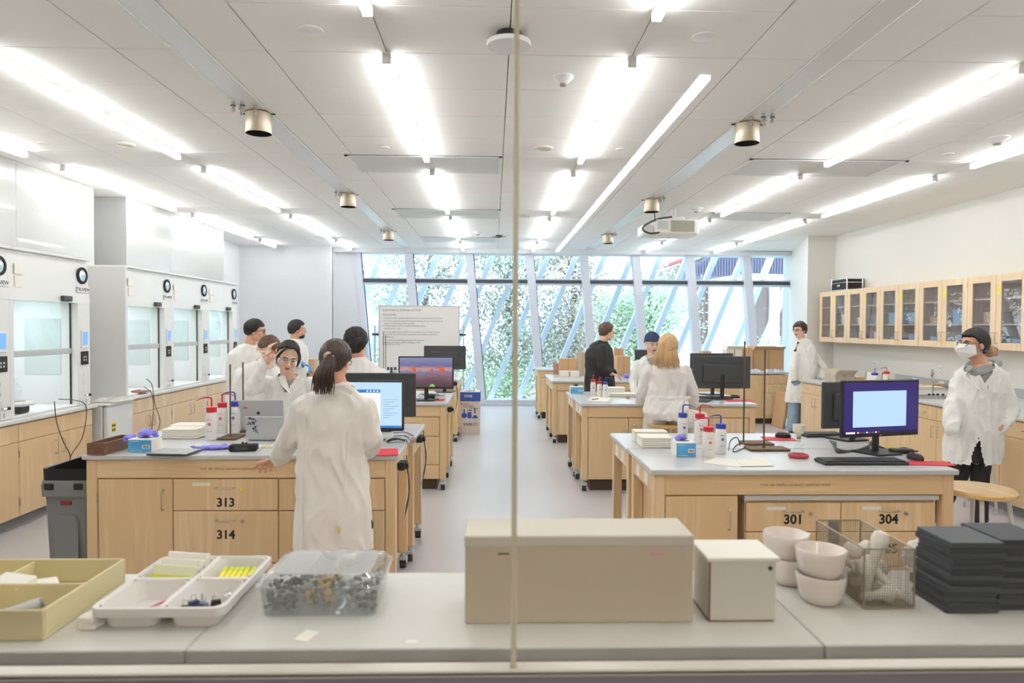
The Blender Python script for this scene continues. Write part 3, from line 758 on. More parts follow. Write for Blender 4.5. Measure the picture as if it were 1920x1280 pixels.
for (yy, lab) in ((YL2, 'maple drawer cabinet under the middle left bench'), (YL3, 'maple drawer cabinet under the third left bench')):
    base_cab(lab, XM0 + i + .002, XM1 - i - .002, yy + .045, .56, [('door', wm, 'l'), ('drawers', wm, de), ('drawers', wm - .004, [(.2, None, 'steel', True), (.3, None, None, False), (.15, None, None, False)])], z0=.125, z1=HB - .15)
wq = (XN1 - XN0 - 2 * i) / 3
base_cab('maple cabinet under the third right bench', XN0 - .05 + i, XN1 - i - .002, YR3 + .045, .56, [('door', wq, 'l'), ('door', wq, 'r'), ('drawers', wq, de)], z0=.125, z1=HB - .15)
base_cab('maple cabinet under the far right bench by the windows', XN0 - .1 + i, XN0 + .9 - i, YR4 + .045, .56, [('door', .42, 'l'), ('door', .41, 'r')], z0=.125, z1=HB - .15)
# ---- wall runs of cabinets (front faces towards the aisle)
def wall_cab(label, xf, side, y0, y1, style, group, m='maple'):
    # side = +1: faces +x (left wall), -1: faces -x (right wall)
    t = thing('wall_base_cabinet', label, 'cabinet', (xf, y0, 0), 0, group)
    W = y1 - y0; s = side; fr = '+x' if s > 0 else '-x'
    MB().box((-s * .022, .001, .1), (-s * .6, W - .001, HB - .035)).obj('carcass', M[m], t)
    MB().box((-s * .09, 0, 0), (-s * .55, W, .1)).obj('plinth', M['mgrey'], t)
    zt = HB - .045; zd = zt - .15
    def pan(nm, a, b, z0, z1):
        return MB().box((-s * .021, a + .0025, z0 + .0025), (0, b - .0025, z1 - .0025), .0025).obj(nm, M[m], t)
    h = W / 2
    if style == 'apron2':
        pan('drawer_front', 0, W, zd, zt)
    elif style == 'drawer2':
        for a, b in ((0, h), (h, W)):
            o = pan('drawer', a, b, zd, zt); add_handle(o, (0, (a + b) / 2, (zd + zt) / 2), .105, 'y', fr)
    for a, b, sg in ((0, h, 1), (h, W, -1)):
        o = pan('door', a, b, .1, zd); hy = b - .05 if sg > 0 else a + .05
        add_handle(o, (0, hy, zd - .12), .12, 'z', fr)
        hyy = a if sg > 0 else b
        for zz in (.22, zd - .1): MB().cyl((s * .002, hyy, zz - .03), (s * .002, hyy, zz + .03), .006, n=8).obj('hinge', M['steel'], o)
    return t
XCL = -3.97
for k, (a, b) in enumerate(((4.76, 5.81), (5.81, 6.86)), 2):
    wall_cab('maple hood base cabinet on the left wall, %s' % ['nearest, mostly out of frame', 'second from the camera', 'with its hinges at the left frame edge', 'just before the small white fridge'][k], XCL, 1, a, b, 'apron2', 'base cabinets under the near hoods')
for k, (a, b) in enumerate(((7.48, 8.53), (8.53, 9.58), (9.58, 10.84))):
    wall_cab('maple hood base cabinet beyond the fridge, %s' % ['first after it', 'middle of the run', 'last before the windows'][k], XCL, 1, a, b, 'apron2', 'base cabinets under the far hoods', 'maple_pale')
for (a, b, l) in ((2.66, 6.9, 'long pale hood counter along the near left wall'), (7.44, 10.9, 'pale hood counter along the far left wall')):
    tag(MB().box((XCL + .035, a, HB - .03), (-4.86, b, HB), .004).obj('hood_counter', mat('hood_counter', 'DCDCDC', .35)), l, 'counter')
XCR = aty(1711, 760, atz(1711, 748, HB).y).x
XCR = atz(1740, 753, HB).x
ye = 10.4
yy = [ye - .92 * k for k in range(8)]
for k in range(5):
    wall_cab('maple base cabinet on the right wall, %s' % ['farthest, past the man in jeans', 'second from the far end', 'third, left of the masked person', 'behind the indigo monitor', 'at the right frame edge behind the masked person', 'right of the masked person', 'nearest at the right frame edge'][k], XCR + .03, -1, yy[k + 1], yy[k], 'drawer2', 'base cabinets along the right wall', 'maple_pale' if k < 2 else 'maple')
tag(MB().box((XCR, yy[7], HB - .03), (WR - .002, ye + .02, HB), .004).obj('wall_counter', M['top']), 'long grey countertop running along the right wall below the glass cabinets', 'counter')
struct('trim_12', MB().box((WR - .03, yy[7], HB + .001), (WR - .001, ye, atx(1700, 702, WR).z - .01), .003), mat('raceway_grey', 'A8AAAC', .5))
for py_, px_ in ((690, 1588), (690, 1620), (703, 1716), (712, 1766), (697, 1668)):
    p = atx(px_, py_, WR - .03)
    t = thing('outlet', 'white twin outlet on the grey raceway at ' + {1588: 'its far end', 1620: 'its second position from the far end', 1716: 'the bench sink', 1766: 'the masked person side', 1668: 'the wash bottles'}[px_], 'outlet', (WR - .03, p.y, HB + .05))
    MB().box((-.008, -.055, -.03), (0, .055, .03), .003).obj('plate', M['white'], t)
    for d in (-.025, .025): MB().box((-.0095, d - .012, -.014), (-.008, d + .012, .014)).obj('socket', M['lgrey'], t)
for (px_, py_, l) in ((852, 660, ''), ): pass
p = atx(1640, 684, WR); q = atx(1763, 694, WR)
for r_, l in ((p, 'white wall outlet above the wash bottles on the right wall'), (q, 'white wall outlet left of the masked person')):
    t = thing('outlet', l, 'outlet', (WR, r_.y, r_.z)); MB().box((-.006, -.04, -.06), (0, .04, .06), .002).obj('plate', M['white'], t)
    for z_ in (-.025, .025): MB().box((-.008, -.015, z_ - .015), (-.006, .015, z_ + .015)).obj('socket', M['lgrey'], t)
# far counter below the windows on the right (drawers and boxes)
yq = atz(1440, 684, HB).y
fc = base_cab('worn maple drawer cabinet by the windows behind the man in jeans', aty(1385, 700, 12.0).x, aty(1478, 700, 12.0).x, 12.0, .6, [('door', .42, 'l'), ('drawers', .44, [(.16, None, None, False), (.16, None, None, False), (.4, None, None, False)])], z0=.1, z1=HB - .045)
tag(MB().box((aty(1215, 700, 11.97).x, 11.97, HB - .03), (aty(1482, 700, 12.0).x, 12.65, HB), .004).obj('window_counter', M['top']), 'grey countertop below the right windows covered in cartons', 'counter')
base_cab('maple cabinet by the windows hidden behind the big dark monitor', aty(1215, 700, 12.0).x + .02, aty(1385, 700, 12.0).x, 12.0, .6, [('door', .5, 'l'), ('door', .5, 'r'), ('door', .55, 'l')], z0=.1, z1=HB - .045)
# ---- glass fronted wall cabinets on the right
XU = WR - .33
zb_, zt_ = atx(1700, 632.5 + 0, XU).z, atx(1700, 532, XU).z
zb_ = atx(1654, 646, XU).z; zt_ = atx(1654, 536, XU).z
ub = [11.98 - .945 * k for k in range(7)]
def upper(label, y0, y1):
    t = thing('wall_cabinet', label, 'cabinet', (XU, y0, zb_), 0, 'glass fronted cabinets on the right wall')
    W, H = y1 - y0, zt_ - zb_
    c = MB(); c.box((.022, 0, 0), (.33, .018, H)).box((.022, W - .018, 0), (.33, W, H)).box((.022, .018, 0), (.33, W - .018, .02)).box((.022, .018, H - .02), (.33, W - .018, H)).box((.31, .018, .02), (.33, W - .018, H - .02))
    c.obj('carcass', M['maple'], t)
    for z in (H * .34, H * .68): MB().box((.03, .02, z - .01), (.31, W - .02, z + .01)).obj('shelf', M['maple_pale'], t)
    h = W / 2; st = .085
    for a, b, s in ((0, h, 1), (h, W, -1)):
        d = MB(); a_, b_ = a + .002, b - .002
        d.box((0, a_, .002), (.02, a_ + st, H - .002), .002).box((0, b_ - st, .002), (.02, b_, H - .002), .002).box((0, a_ + st, .002), (.02, b_ - st, st), .002).box((0, a_ + st, H - st), (.02, b_ - st, H - .002), .002)
        d = d.obj('door', M['maple_pale'], t)
        MB().box((.008, a_ + st, st), (.012, b_ - st, H - st)).obj('glass_panel', M['cabglass'], d)
        add_handle(d, (0, b_ - .03 if s > 0 else a_ + .03, .14), .12, 'z', '-x')
        hy = a if s > 0 else b
        for z in (.1, H - .1): MB().cyl((-.002, hy, z - .03), (-.002, hy, z + .03), .006, n=8).obj('hinge', M['steel'], d)
    MB().box((-.001, h - .06, H - .24), (0, h - .02, H - .12)).obj('yellow_sticker', M['yellow'], t)
    return t
ul = ['farthest from the camera, beneath the black case', 'second from the far end', 'third from the far end, above the wash bottles', 'fourth from the far end, beside the masked head', 'nearest, at the right frame edge', 'nearest at the right frame edge']
for k in range(5): upper('maple wall cabinet with two glass doors, ' + ul[k], ub[k + 1] + .001, ub[k] - .001)
# contents behind the glass
rc = random.Random(5)
cc = [mat('amber_jar', '8A5A3A', .3), mat('pale_blue_box', '9FC3DA', .6), M['card'], M['paper'], mat('teal_box', '3F7E86', .6), M['bottle']]
H = zt_ - zb_; nb = 0
colors = ['amber', 'pale blue', 'cardboard brown', 'white', 'teal', 'frosted']
for k in range(5):
    for lev, zz in ((0, .021), (1, H * .34 + .011)):
        for q in range(2):
            y = ub[k + 1] + .2 + q * .47 + rc.uniform(-.05, .05); m_ = rc.randrange(6)
            hgt = rc.uniform(.1, .19)
            if m_ in (0, 5):
                t = thing('reagent_bottle', '%s bottle on the %s shelf, %s half, of the %s glass cabinet' % (colors[m_], ['bottom', 'middle'][lev], ['near', 'far'][q], ['farthest', 'second', 'third', 'fourth', 'fifth'][k]), 'bottle', (XU + .16, y, zb_ + zz), 0, 'bottles behind cabinet glass')
                MB().lathe([(.045, 0), (.05, .01), (.05, hgt * .6), (.02, hgt * .8), (.02, hgt * .9)], n=14).obj('body', cc[m_], t)
                MB().lathe([(.025, hgt * .88), (.025, hgt)], n=14).obj('cap', M['dgrey'], t)
            else:
                t = thing('storage_box', '%s box on the %s shelf, %s half, of the %s glass cabinet' % (colors[m_], ['bottom', 'middle'][lev], ['near', 'far'][q], ['farthest', 'second', 'third', 'fourth', 'fifth'][k]), 'box', (XU + .16, y, zb_ + zz), 0, 'boxes behind cabinet glass')
                MB().box((-.09, -.11, 0), (.09, .11, hgt * .8), .003).obj('box_body', cc[m_], t)
                MB().box((-.094, -.114, hgt * .8), (.094, .114, hgt * .95), .003).obj('lid', cc[m_], t)
# black flight case on top
p = atx(1590, 540, XU + .05)
t = thing('flight_case', 'small black case with silver edges on top of the farthest wall cabinet', 'case', (XU + .02, 11.1, zt_ + .001))
MB().box((.01, .01, .01), (.27, .51, .19), .004).obj('shell', M['blackm'], t)
e = MB()
for x in (0, .26):
    for y in (0, .5): e.box((x, y, 0), (x + .02, y + .02, .2), .003)
for x in (0, .26):
    for z in (0, .12, .18): e.box((x, .02, z), (x + .02, .5, z + .014), .002)
for y in (0, .5):
    for z in (0, .12, .18): e.box((.02, y, z), (.26, y + .02, z + .014), .002)
e.obj('edge_trim', M['chrome'], t); MB().box((-.012, .22, .06), (0, .3, .1), .004).obj('latch', M['chrome'], t)

# ---- FUME HOODS
ENC = mat('enclosure_panel', 'B9B9B7', .25, coat=.3)
yE1 = atz(168, 350, HC).y; xE1 = atz(100, 320, HC).x
yE2a, yE2b = atz(230, 367, HC).y, atz(438, 432, HC).y; xE2 = -4.74
for (x, a, b, seams, l) in ((-4.80, 1.6, yE1, (atx(30, 400, -4.8).y,), 'tall white duct enclosure panel above the near hoods'), (xE2 + .02, yE2a, yE2b, (atx(318, 430, -4.72).y,), 'white duct enclosure above the far hoods')):
    t = thing('duct_enclosure', l, 'duct enclosure', (x, a, 0)); ys = [a] + [s_ for s_ in seams] + [b]
    for u, v in zip(ys, ys[1:]): MB().box((WL - x + .002, u - a + .004, 2.38), (0, v - a - .004, HC - .013), .004).obj('panel', ENC, t)
    for s_ in seams: MB().box((-.012, s_ - a - .004, 2.38), (-.004, s_ - a + .004, HC - .013)).obj('seam_strip', M['lgrey'], t)
XH = -4.02
def prism_y(mb, poly, y0, y1): return mb.prism([(x, y0, z) for x, z in poly], (0, y1 - y0, 0))
liner = mat('hood_liner', 'EDEFEF', .35); hglow = mat('hood_lamp', 'FFFFFF', .5, emit=6.0, ecol='F2F8FC'); hback = mat('hood_backglass', 'D3DCDA', .1, spec=.6)
lcd = mat('lcd_blue', '6FA6E8', .3, emit=.35)
def hood(label, y0, y1, sash=1.43, dial=True):
    t = thing('fume_hood', label, 'fume hood', (XH, y0, HB), 0, 'fume hoods along the left wall')
    W = y1 - y0; zl, zh, D = 1.0, 1.44, -.84
    pw = .2
    # header with slightly sloping face and lip on top
    prism_y(MB(), [(0, zl), (-.03, zh - .015), (-.3, zh - .015), (-.3, zl)], .001, W - .001).obj('header', M['hood'], t)
    prism_y(MB(), [(.012, zh - .02), (.012, zh + .002), (-.6, zh + .002), (-.6, zh - .02)], .001, W - .001).obj('top_lip', M['white'], t)
    prism_y(MB(), [(-.3, zl + .05), (-.3, zh - .03), (D, zh - .03), (D, zl + .05)], .001, W - .001).obj('roof_box', M['hood'], t)
    MB().box((-.75, .25, zl + .035), (-.35, W - .35, zl + .049)).obj('hood_lamp', hglow, t)
    # posts
    for a, b, nm in ((0.001, .05, 'near_post'), (W - pw, W - .001, 'control_post')):
        ps = MB().box((-.16, a, .001), (0, b, zl), .004).obj(nm, M['hood'], t)
        if nm == 'control_post':
            c = (a + b) / 2
            MB().box((.0, c - .052, .56), (.012, c + .052, .74), .004).obj('display_frame', M['white'], t)
            MB().box((.012, c - .038, .59), (.0135, c + .038, .72)).obj('display', lcd, t)
            k_ = MB().box((.0, c - .058, .40), (.01, c + .058, .53), .003).obj('keypad', M['blackm'], t)
            for ky in (-.02, .015):
                for kz in (-.02, .01): MB().box((.01, c + ky - .009, .465 + kz - .009), (.0115, c + ky + .009, .465 + kz + .009)).obj('key', M['lgrey'], k_)
            for kz in (.30, .22, .14): MB().cyl((.0, c, kz), (.006, c, kz), .018, n=14).obj('blank_plug', M['white'], t)
            v = MB().cyl((0, c, .10), (.03, c, .10), .008, n=8).cyl((.03, c - .03, .10), (.03, c + .03, .10), .008, n=8).obj('gas_valve', M['chrome'], t)
            MB().cyl((.03, c + .02, .10), (.045, c + .035, .10), .014, .012, 10).obj('valve_knob', M['black'], v)
            pl = MB().box((.0, c - .07, -.0), (.008, c + .07, .0)) if False else None
    o = MB().box((.0, W - pw + .02, .005), (.01, W - .02, .075), .003).obj('outlet_plate', M['white'], t)
    for dy in (.06, .11): MB().box((.01, W - pw + dy - .012, .02), (.0115, W - pw + dy + .012, .06)).obj('socket', M['lgrey'], o)
    # interior
    MB().box((D, .001, .001), (-.16, .03, zl + .05)).obj('side_liner', liner, t)
    MB().box((D, W - .06, .001), (-.16, W - .031, zl + .05)).obj('side_liner', liner, t)
    MB().box((D - .02, .03, .001), (D, W - .06, zl + .05)).obj('back_liner', liner, t)
    MB().box((D + .001, .16, .12), (D + .006, W - .22, zl - .05)).obj('back_window', hback, t)
    MB().box((-.6, W - .066, .3), (-.25, W - .061, .85)).obj('side_window', hback, t)
    MB().box((D, .03, .001), (-.01, W - pw, .02), .004).obj('airfoil_floor', M['white'], t)
    # lattice rods
    lt = MB()
    for yy_ in (.35, .6): lt.cyl((D + .09, yy_, .02), (D + .09, yy_, .98), .006, n=6)
    for zz_ in (.35, .7): lt.cyl((D + .09, .1, zz_), (D + .09, W - .1, zz_), .006, n=6)
    lt.obj('lattice_rods', M['steel'], t)
    # sash
    zs_ = sash - HB
    s_ = MB().box((-.085, .052, zs_), (-.06, W - pw - .002, zs_ + .055), .005).obj('sash_rail', M['lgrey'], t)
    MB().box((-.075, .055, zs_ + .055), (-.07, W - pw - .004, zl + .03)).obj('sash_glass', mat('x', '0', .5) if False else M['clear2'], s_)
    MB().box((-.075, W - pw - .010, .02), (-.062, W - pw - .002, zl)).obj('sash_track', M['black'], t)
    # fittings inside
    for zz_ in (.46, .12):
        f = MB().cyl((-.3, .031, zz_), (-.3, .1, zz_), .01, n=8).obj('service_fitting', M['chrome'], t)
        MB().cyl((-.3, .1, zz_), (-.3, .16, zz_), .02, .022, 12).obj('handle_knob', M['black'], f)
    # header badge and dial
    c = W - .11
    if dial:
        d = MB().lathe([(.082, 0), (.082, .012), (.06, .016), (.057, .010), (.001, .010)], n=32, T=Matrix.Translation((-.012, c, 1.27)) @ Matrix.Rotation(R(90), 4, 'Y')).obj('dial', M['blackm'], t)
        MB().lathe([(.056, .0105), (.04, .014), (.001, .0145)], n=24, T=Matrix.Translation((-.012, c, 1.27)) @ Matrix.Rotation(R(90), 4, 'Y')).obj('dial_face', M['chrome'], d)
    pl = MB().box((-.001, c - .1, 1.105), (.003, c + .1, 1.16)).obj('name_plate', M['white'], t)
    text('lettering', 'TRUVIEW', .046, M['printk'], pl, face_T((.0032, c, 1.132), '+x'), bold=.0006)
    for k in range(2):
        n_ = MB().box((-.008, .07, 1.11 + k * .11), (-.004 + .004 * (1 - k), .17, 1.20 + k * .11)).obj('notice', M['paper'], t)
    g = MB().box((0, W - .46, 1.01), (.035, W - .33, 1.06), .006).obj('pull_grip', M['dgrey'], t)
    return t
M['clear2'] = glassm('sash_glass', (.93, .97, .97), body=.03)
hood('white fume hood at the left frame edge, only its control post in view', 4.72, 5.79)
hood('white fume hood with the balance inside, right before the fridge', 5.79, 6.92)
hood('first white fume hood beyond the fridge', 7.58, 8.66)
hood('middle white fume hood of the far group', 8.66, 9.74)
hood('last white fume hood, nearest the windows', 9.74, 10.84)
# thick end panel of the far hood group reaching down to the counter
p = (XH - .84, 7.50); tag(MB().box((XH - .84, 7.545, HB - .06), (XH + .02, 7.578, HB + 1.43), .004).obj('hood_end_panel', M['hood']), 'tall white end panel closing the far hood group beside the fridge', 'end panel')
# fridge
xf = -3.86; y0 = 6.93; y1 = 7.42
t = thing('mini_fridge', 'small white under-counter fridge between the two hood groups', 'fridge', (xf, y0, 0))
zt = atx(230, 752, xf).z
MB().box((-.55, 0, .03), (-.055, y1 - y0, zt - .02), .008).obj('body', mat('fridge_white', 'DADBDD', .35), t)
MB().box((-.56, -.004, zt - .02), (.004, y1 - y0 + .004, zt + .004), .006).obj('top_board', M['white'], t)
d = MB().box((-.05, .002, .05), (0, y1 - y0 - .002, zt - .03), .012).obj('door', mat('fridge_door', 'E4E5E7', .3), t)
st = MB().box((0, .07, .62), (.001, .15, .72)).obj('warning_sticker', M['yellow'], d)
for k in range(4): MB().box((.001, .08 + .035 * (k % 2), .63 + .045 * (k // 2)), (.0014, .105 + .035 * (k % 2), .655 + .045 * (k // 2))).obj('sticker_mark', M['printk'], st)
MB().box((0, .36, .72), (.001, .44, .79)).obj('small_label', M['paper'], d)
MB().box((-.02, .0, zt - .028), (.006, y1 - y0, zt - .02), .002).obj('seal', M['lgrey'], d)
t2 = thing('plastic_bag', 'crumpled translucent bag lying on the small fridge', 'plastic bag', (xf - .1, y0 + .28, zt + .005))
rg = random.Random(3); mb = MB(); n = 9
vs = [((i / (n - 1) - .5) * .28, (j / (n - 1) - .5) * .42, max(0, .028 + rg.uniform(-.016, .02)) * (0.15 if i in (0, n - 1) or j in (0, n - 1) else 1)) for i in range(n) for j in range(n)]
mb.add(vs, [(i * n + j, (i + 1) * n + j, (i + 1) * n + j + 1, i * n + j + 1) for i in range(n - 1) for j in range(n - 1)], True)
mb.obj('film', mat('bag_plastic', 'D8D6CE', .25, spec=.8), t2)
# balance in the hood with power cords
p = atx(100, 738, XH + .0)
t = thing('balance', 'white laboratory balance standing in the hood opening', 'balance', (XH - .10, 6.02, HB + .025))
MB().box((-.11, -.09, .06), (.11, .09, .10), .02).obj('body', M['white'], t)
MB().lathe([(.06, .1), (.06, .108), (.001, .11)], n=20).obj('pan', M['steel'], t)
MB().box((-.06, -.07, 0), (.06, .07, .06), .01).obj('stand', M['black'], t)
MB().lathe([(.035, .112), (.05, .15), (.05, .2), (.03, .24), (.015, .26), (.015, .3)], (-.02, 0, 0), n=16).obj('flask_on_pan', M['glass'], t)
def cable(label, pts, r=.004, m='black', name='power_cable', group=None, k=7):
    base = Vector(pts[0]); mb = MB().tube(spline(pts, k), r, 6)
    mb.shift(base); o = mb.obj(name, M[m]); o.location = base
    return tag(o, label, 'cable', group)
def apx(L, x): return [tuple(atx(a, b, x)) for a, b in L]
def az(L, y): return [tuple(aty(a, b, y)) for a, b in L]
cable('black cord looping from the balance down to the grey bin, left strand', apx([(102, 752), (106, 790), (118, 826), (131, 852), (130, 868), (127, 885)], -3.9), .004)
cable('black cord from the balance counter bending right then into the bin', apx([(110, 748), (140, 750), (161, 760), (160, 795), (152, 825), (134, 852), (130, 870)], -3.93), .004)
cable('black cord hanging from the far hood beside the fridge, straight strand', apx([(270, 725), (283, 735), (288, 760), (285, 800), (282, 850)], -3.9), .004)
cable('black cord hanging from the far hood, curved strand', apx([(275, 710), (285, 722), (290, 755), (300, 790), (292, 815)], -3.88), .004)
# distribution of hood small kit: wooden tray & laptop stand hints
t = thing('small_tray', 'small reddish brown tray on the first far hood counter', 'tray', (XH + .0, 7.95, HB + .021)); MB().box((-.09, -.1, 0), (.04, .1, .012), .003).obj('base', mat('reddish_wood', '9A5A40', .5), t); MB().box((-.09, -.1, .012), (-.085, .1, .02)).obj('rim', MATS['reddish_wood'], t)

# trash bin at the left end of the front left island
yb_ = YL1 + .12
xb0, xb1 = aty(78, 900, yb_).x, XL0 - .02
xb0 = aty(80, 950, yb_).x
t = thing('waste_bin', 'slim grey waste bin with black liner beside the front left bench', 'bin', ((xb0 + xb1) / 2 , yb_, 0))
w_, dp, hz = (xb1 - xb0) / 2, .56, fr_z(905, yb_)
gm = mat('bin_grey', '7C7F80', .5)
def rect(wx, y0, y1, z, r=.03, n=4):
    pts = []
    for (cx, cy, a0) in ((wx - r, y1 - r, 0), (-wx + r, y1 - r, 90), (-wx + r, y0 + r, 180), (wx - r, y0 + r, 270)):
        for k in range(n + 1):
            a = R(a0 + 90 * k / n); pts.append((cx + r * math.cos(a), cy + r * math.sin(a), z))
    return pts
hz = .74
MB().rings([rect(w_ * .86, .03, dp - .03, 0), rect(w_ * .96, 0, dp, hz - .1), rect(w_ * .97, 0, dp, hz - .1)], cap=True).obj('body', gm, t)
MB().rings([rect(w_ * 1.03, -.02, dp + .02, hz - .1), rect(w_ * 1.05, -.025, dp + .025, hz - .03), rect(w_ * 1.0, -.015, dp + .015, hz), rect(w_ * .95, .0, dp, hz), rect(w_ * .93, .01, dp - .01, hz - .1)], cap=False).obj('rim', gm, t)
ln = MB().rings([rect(w_ * .99, -.012, dp + .012, hz - .0), rect(w_ * 1.0, -.014, dp + .014, hz + .075), rect(w_ * .93, .01, dp - .01, hz + .07), rect(w_ * .9, .02, dp - .02, .2)], cap=False)
ln.obj('bin_liner', mat('liner_black', '0D0D0F', .3), t)
MB().box((-w_ * .22, -.010, hz - .155), (w_ * .22, .01, hz - .13), .002).obj('red_badge', mat('badge_red', '8E1A24', .5), t)
MB().prism([(-w_ * .5, -.002, .05), (w_ * .5, -.002, .05), (w_ * .5, -.002, .48), (w_ * .35, -.002, .52), (-w_ * .35, -.002, .52), (-w_ * .5, -.002, .48)], (0, .04, 0)).obj('raised_panel', gm, t)
for s in (-1, 1): MB().box((s * w_ * .62 - .03, -.032, hz - .055), (s * w_ * .62 + .03, -.022, hz - .015), .006).obj('grip_slot', M['blackm'], t)

# ---- stools
def stool(label, x, y, h=.76, r=.19, rz=.3):
    t = thing('stool', label, 'stool', (x, y, 0), rz, 'white legged stools')
    MB().lathe([(.001, h - .035), (r - .012, h - .035), (r, h - .026), (r, h - .01), (r - .01, h), (.001, h)], n=36).obj('seat', M['stool'], t)
    wm_ = mat('stool_frame', 'D9D8D4', .35, .1)
    for a in (45, 135, 225, 315):
        ca, sa = math.cos(R(a)), math.sin(R(a))
        lg = MB().tube(spline([(ca * r * .45, sa * r * .45, h - .042), (ca * r * .72, sa * r * .72, h - .06), (ca * r * .8, sa * r * .8, h - .12), (ca * r * 1.15, sa * r * 1.15, .03)], 4), .0125, 8).obj('leg', wm_, t)
        MB().cyl((ca * r * 1.15, sa * r * 1.15, 0), (ca * r * 1.145, sa * r * 1.145, .05), .014, n=8).obj('foot', M['lgrey'], lg)
    rr = r * 1.02; MB().tube([(rr * math.cos(2 * PI * k / 28), rr * math.sin(2 * PI * k / 28), .27) for k in range(29)], .008, 6).obj('foot_ring', wm_, t)
    return t
p = aty(1833, 917, 3.95); stool('round wooden stool with white legs in front of the right bench end', p.x, p.y, p.z + .01, .2)
p = aty(1858, 900, 6.12); stool('white framed stool standing behind the masked person', p.x - .08, p.y + .12, .76, .17, .5)
p = aty(1247, 790, 6.72); stool('wooden stool under the seated blonde person', p.x, p.y, .765, .17, .1)

# ---- whiteboard
yw = 12.9
a = aty(712, 574, yw); b = aty(860, 700, yw)
t = thing('whiteboard', 'mobile whiteboard covered in handwritten lines by the windows', 'whiteboard', ((a.x + b.x) / 2, yw, 0))
W = (b.x - a.x) / 2; zt = a.z; zb = .9
MB().box((-W, -.01, zb), (W, .01, zt)).obj('board', mat('board_white', 'E9E7E4', .3), t)
f = MB().box((-W - .02, -.015, zb - .03), (-W, .015, zt + .02), .003).box((W, -.015, zb - .03), (W + .02, .015, zt + .02), .003).box((-W, -.015, zt), (W, .015, zt + .02), .003).box((-W, -.015, zb - .03), (W, .015, zb), .003)
f.obj('frame', M['lgrey'], t)
for s in (-1, 1):
    lg = MB().box((s * (W + .09) - .015, -.015, .08), (s * (W + .09) + .015, .015, 1.72), .003).box((s * (W + .09) - .015, -.3, .06), (s * (W + .09) + .015, .3, .09), .003).obj('leg', M['lgrey'], t)
    MB().cyl((s * (W + .02), -.0, 1.55), (s * (W + .14), 0, 1.55), .022, n=12).obj('pivot_knob', M['black'], lg)
    for q in (-.27, .27): MB().cyl((s * (W + .09) - .012, q, .03), (s * (W + .09) + .012, q, .03), .03, n=12).obj('castor', M['black'], lg)
ink = mat('marker_ink', '55565E', .6)
lines = [('Experiment 2: Synthesis of TiO2', .055, 0), ('PROCEDURE', .045, .09), ('1. In the fume hood, mark the concentration of the nanoparticle solutions for vials', .036, .15), ('2. To a 100 mL suspension tube, add citrate, then dispense and record the pH, then stir', .036, .205),
         ('    cover in the vial before I mix and rinse', .036, .25), ('3. Transfer beaker to 40 C in water bath before adding', .036, .295), ('    and let sit for 1 min', .036, .345), ('4. In a new beaker, mix the last 2 x 5 mL acid and 5 mL 1 M base in order', .036, .41),
         ('    heat and bring to boil. Let sit to precipitate, stir, cooling in an ice bath', .036, .455), ('CENTRIFUGE', .036, .51), ('1. Do not fill the centrifuge tubes past the max line', .038, .565), ('2. Balance and disperse before adding to tube', .038, .61), ('3. Wait for lid to lock', .038, .645)]
for s_, sz, dz in lines:
    text('handwriting', s_, sz, ink, t, face_T((-W + .05, -.0115, zt - .07 - dz * 1.0), '-y') @ Matrix.Scale(min(1, (2 * W - .1) / max(.01, len(s_) * sz * .5)), 4, (1, 0, 0)), align='LEFT')
# glass disposal carton
yg = 10.55
p = aty(862, 813, yg); q = aty(901, 730, yg); 
yg = atz(880, 814, 0).y; p = aty(862, 813, yg); q = aty(900, 735, yg)
t = thing('disposal_carton', 'tall white and blue glass disposal carton beside the left aisle', 'carton', (p.x, yg, 0))
W = q.x - p.x; H = q.z; D = .3
MB().box((0, 0, 0), (W, D, H - .13), .003).obj('carton_body', mat('carton_white', 'DDD2CC', .7), t)
l = MB().box((-.006, -.006, H - .145), (W + .006, D + .006, H), .003).obj('lid', mat('carton_blue', '2C55B8', .6), t)
MB().box((0, 0, H), (W, D, H + .004)).obj('lid_top', M['paper'], l); MB().lathe([(.001, .0045), (W * .28, .0045), (W * .28, .006), (.001, .006)], (W / 2, D / 2, H), n=24, sy=.7).obj('lid_opening', M['blackm'], l)
text('lettering', 'VWR', .06, M['paper'], l, face_T((W * .42, -.0065, H - .065), '-y'), bold=.001)
blue = MATS['carton_blue']
text('lettering', 'BROKEN', .035, M['printk'], t, face_T((W * .25, -.0005, H - .19), '-y'))
text('lettering', 'GLASS', .06, M['printk'], t, face_T((W * .42, -.0005, H - .225), '-y'))
text('lettering', 'DISPOSAL', .035, M['printk'], t, face_T((W * .7, -.0005, H - .26), '-y'))
pr = MB()
pr.prism([(W * .22 + .045 * math.cos(2 * PI * k / 20), -.001, .3 + .045 * math.sin(2 * PI * k / 20)) for k in range(20)], (0, .0008, 0)).box((W * .22 - .012, -.001, .33), (W * .22 + .012, -.0002, .4))
pr.prism([(W * .38, -.001, .255), (W * .58, -.001, .255), (W * .58, -.001, .36), (W * .53, -.001, .345), (W * .48, -.001, .365), (W * .42, -.001, .345), (W * .38, -.001, .36)], (0, .0008, 0)).box((W * .37, -.001, .375), (W * .6, -.0002, .39))
pr.prism([(W * .6, -.001, .255), (W * .9, -.001, .255), (W * .9, -.001, .275), (W * .78, -.001, .31), (W * .74, -.001, .3), (W * .7, -.001, .31)], (0, .0008, 0)).box((W * .71, -.001, .33), (W * .78, -.0002, .42))
pr.obj('glassware_print', blue, t)
text('lettering', 'VWR', .06, M['printk'], t, face_T((W * .4, -.0005, .155), '-y'), bold=.0015)
MB().tube([(W * .78 + .04 * math.cos(a), -.001, .16 + .016 * math.sin(a)) for a in [2 * PI * k / 16 for k in range(15)]], .004, 5).obj('swirl_print', M['printk'], t)
